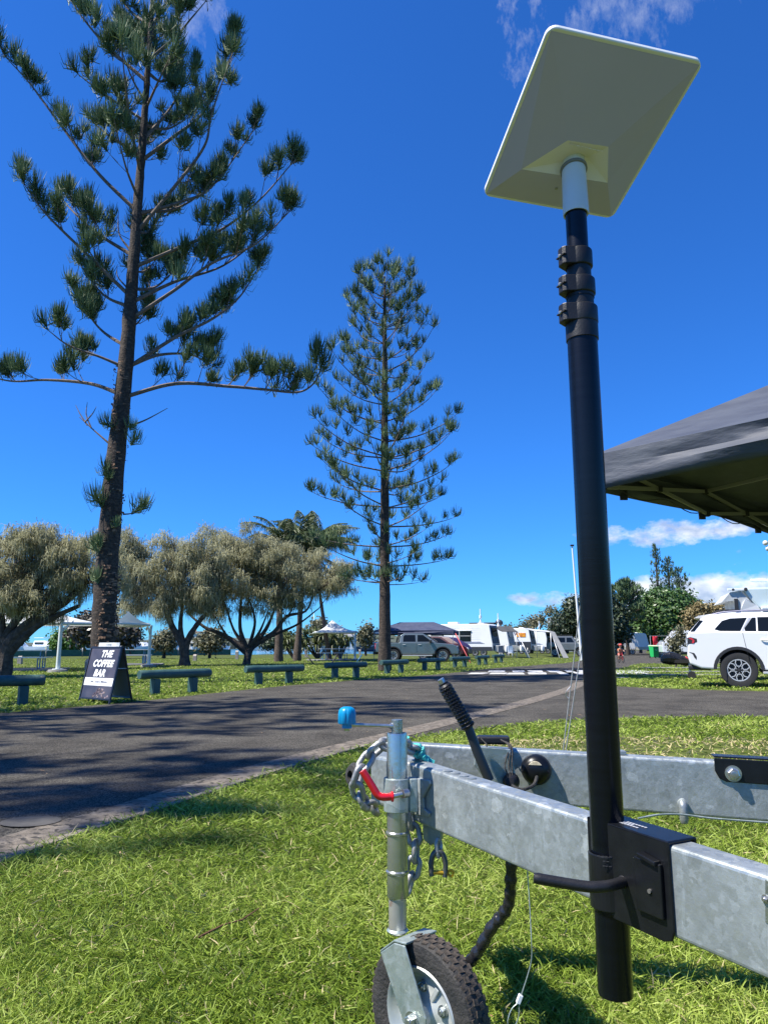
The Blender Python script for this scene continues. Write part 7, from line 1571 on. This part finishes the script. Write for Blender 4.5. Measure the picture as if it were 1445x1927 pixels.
# ------------------------------------------------------------------ far shore: boats, buildings, fence
r = random.Random(77)
bw_ = [mat('far wall white', (.72, .72, .70), .6), mat('far wall cream', (.58, .52, .42), .7), mat('far wall grey', (.35, .37, .38), .7)]
rfm = [mat('far roof grey', (.25, .25, .26), .7), mat('far roof terracotta', (.35, .16, .10), .8), mat('far roof white', (.7, .7, .7), .6)]
blist = [(-20, 60, 300, 5), (150, 26, 230, 4.2), (195, 16, 226, 3.8), (330, 20, 300, 4), (382, 36, 300, 6.5), (410, 22, 310, 4.5), (520, 22, 310, 4), (560, 22, 300, 4.5), (612, 14, 260, 4.6), (650, 40, 320, 5.2), (690, 26, 322, 6.5), (240, 22, 260, 4.2)]
adj = ['low white', 'narrow cream', 'grey flat-roofed', 'wide pale', 'two-storey white', 'small cream', 'squat grey', 'long white', 'tiny pale', 'broad cream', 'tall pale', 'low grey']
where = ['at the left edge of the far shore', 'behind the bright green tree by the water', 'just left of the tallest pine trunk', 'between the large shelter and the forked she-oak', 'behind the fork of the second she-oak', 'left of the widest she-oak trunk', 'just left of the thickest palm trunk', 'between the two thick palm trunks', 'right of the pandanus clumps', 'behind the small white shelter', 'left of the middle pine on the far shore', 'seen right of the coffee sign']
for k, (px, wpx, y, h) in enumerate(blist):
    c = gp(px, y, 0); wd = wpx * y / F; root = thing('building', adj[k] + ' building ' + where[k], 'building', tuple(c), r.uniform(-.2, .2), group='buildings on the far shore')
    m = MB(); m.box((0, 0, h / 2), (wd, 8, h)); m.build('wall', bw_[k % 3], root); m = MB(); m.prism([(-wd / 2 - .4, -4.5, h), (wd / 2 + .4, -4.5, h), (wd / 2 - .5, 0, h + 1.2), (-wd / 2 + .5, 0, h + 1.2)], (0, .3, .1)) if k % 2 else m.box((0, 0, h + .2), (wd + .8, 9, .4)); m.build('roof', rfm[k % 3], root)
    nwn = max(2, int(wd / 2.2))
    for i in range(nwn):
        for fl2 in range(1 if h < 5 else 2):
            m = MB(); m.box((-wd / 2 + (i + .5) * wd / nwn, -4.02, 1.7 + fl2 * 2.7), (wd / nwn * .55, .1, 1.2)); m.build('window', glass, root)
hull = mat('boat hull white', (.78, .79, .80), .3, coat=.4); hull2 = mat('boat hull navy', (.03, .04, .09), .3, coat=.4)
bl = [(88, 120, 9, 'm', 'white motor cruiser moored left of the shelter post'), (250, 150, 9, 'm', 'white cruiser moored seen right of the coffee sign top'), (268, 165, 8, 'm', 'second white cruiser moored beside the right shelter post'), (40, 170, 8, 'm', 'small cruiser moored behind the left picnic table'), (180, 150, 10, 'm', 'large white cruiser moored left of the pine trunk'), (395, 190, 9, 's', 'white yacht with a bare mast left of the widest she-oak'), (406, 210, 10, 's', 'second yacht with a taller bare mast left of the widest she-oak'), (500, 190, 8, 'm', 'white cruiser moored right of the widest she-oak trunk'), (545, 200, 8, 'm', 'cruiser moored between the palm trunks'), (705, 160, 9, 'm', 'white cruiser moored left of the middle pine trunk'), (590, 210, 8, 's', 'yacht with a thin mast right of the middle palm')]
for px, y, L_, kd, lb in bl:
    c = gp(px, y, 0); root = thing('moored_boat', lb, 'boat', tuple(c), r.uniform(-.6, .6), group='boats moored on the water')
    m = MB(); hl = [(-L_ / 2, -.9), (L_ * .2, -1.1), (L_ * .5, 0), (L_ * .2, 1.1), (-L_ / 2, .9)]
    m.add([(x * .92, y_ * .8, 0) for x, y_ in hl] + [(x, y_ * 1.2, 1.0 + (.25 if i == 2 else 0)) for i, (x, y_) in enumerate(hl)], [(4, 3, 2, 1, 0), (5, 6, 7, 8, 9)] + [(i, (i + 1) % 5, 5 + (i + 1) % 5, 5 + i) for i in range(5)]); m.build('hull', hull if px != 705 else hull2, root)
    m = MB(); m.prism([(-L_ * .25, -.9, 1.0), (L_ * .22, -.9, 1.0), (L_ * .1, -.8, 1.9), (-L_ * .22, -.8, 1.9)], (0, 1.7, 0)); m.build('cabin', hull, root, bevel=.05); m = MB(); m.box((-L_ * .05, -.9, 1.5), (L_ * .25, .1, .3)); m.build('window', glass, root)
    if kd == 's': m = MB(); m.cyl((0, 0, 1.2), (0, 0, 10.5), .09, .05, 8); m.build('mast', slv, root); m = MB(); m.cyl((0, 0, 2.2), (-3.2, 0, 2.2), .07, n=6); m.build('boom', slv, root)
    else: m = MB(); m.box((-L_ * .08, 0, 2.35), (L_ * .28, 1.7, .08)); m.build('flybridge', hull, root, bevel=.02)
# green mesh fence along the waterline
fm = mat('green mesh fence', (.02, .09, .07), .8, col2=(.04, .14, .11), scale=3)
fpts = [(-60, 62), (-31.6, 70.5), (-24, 77), (-17.5, 86)]
root = thing('shore_fence', 'low dark green mesh fence along the edge of the water', 'fence', (-31.6, 71, 0))
for (xa, ya), (xb, yb) in zip(fpts, fpts[1:]):
    m = MB(); m.beam((xa, ya, .35), (xb, yb, .35), .03, .62); m.build('mesh_panel', fm, root, world=True)
    n = max(2, int(math.hypot(xb - xa, yb - ya) / 3))
    for i in range(n): m = MB(); m.cyl((xa + (xb - xa) * i / n, ya + (yb - ya) * i / n - .05, 0), (xa + (xb - xa) * i / n, ya + (yb - ya) * i / n - .05, .85), .05, n=6); m.build('fence_post', bolm, root, world=True)
cm_ = gp(1062, 150, 0); root = thing('building', 'grey block of flats behind the bare tree over the caravans', 'building', tuple(cm_))
m = MB(); m.box((0, 0, 3.4), (5, 8, 6.8)); m.build('wall', bw_[2], root)
for i in range(3):
    for j in range(3): m = MB(); m.box((-1.6 + i * 1.6, -4.02, 1.8 + j * 1.8), (1.1, .1, .9)); m.build('window', glass, root)
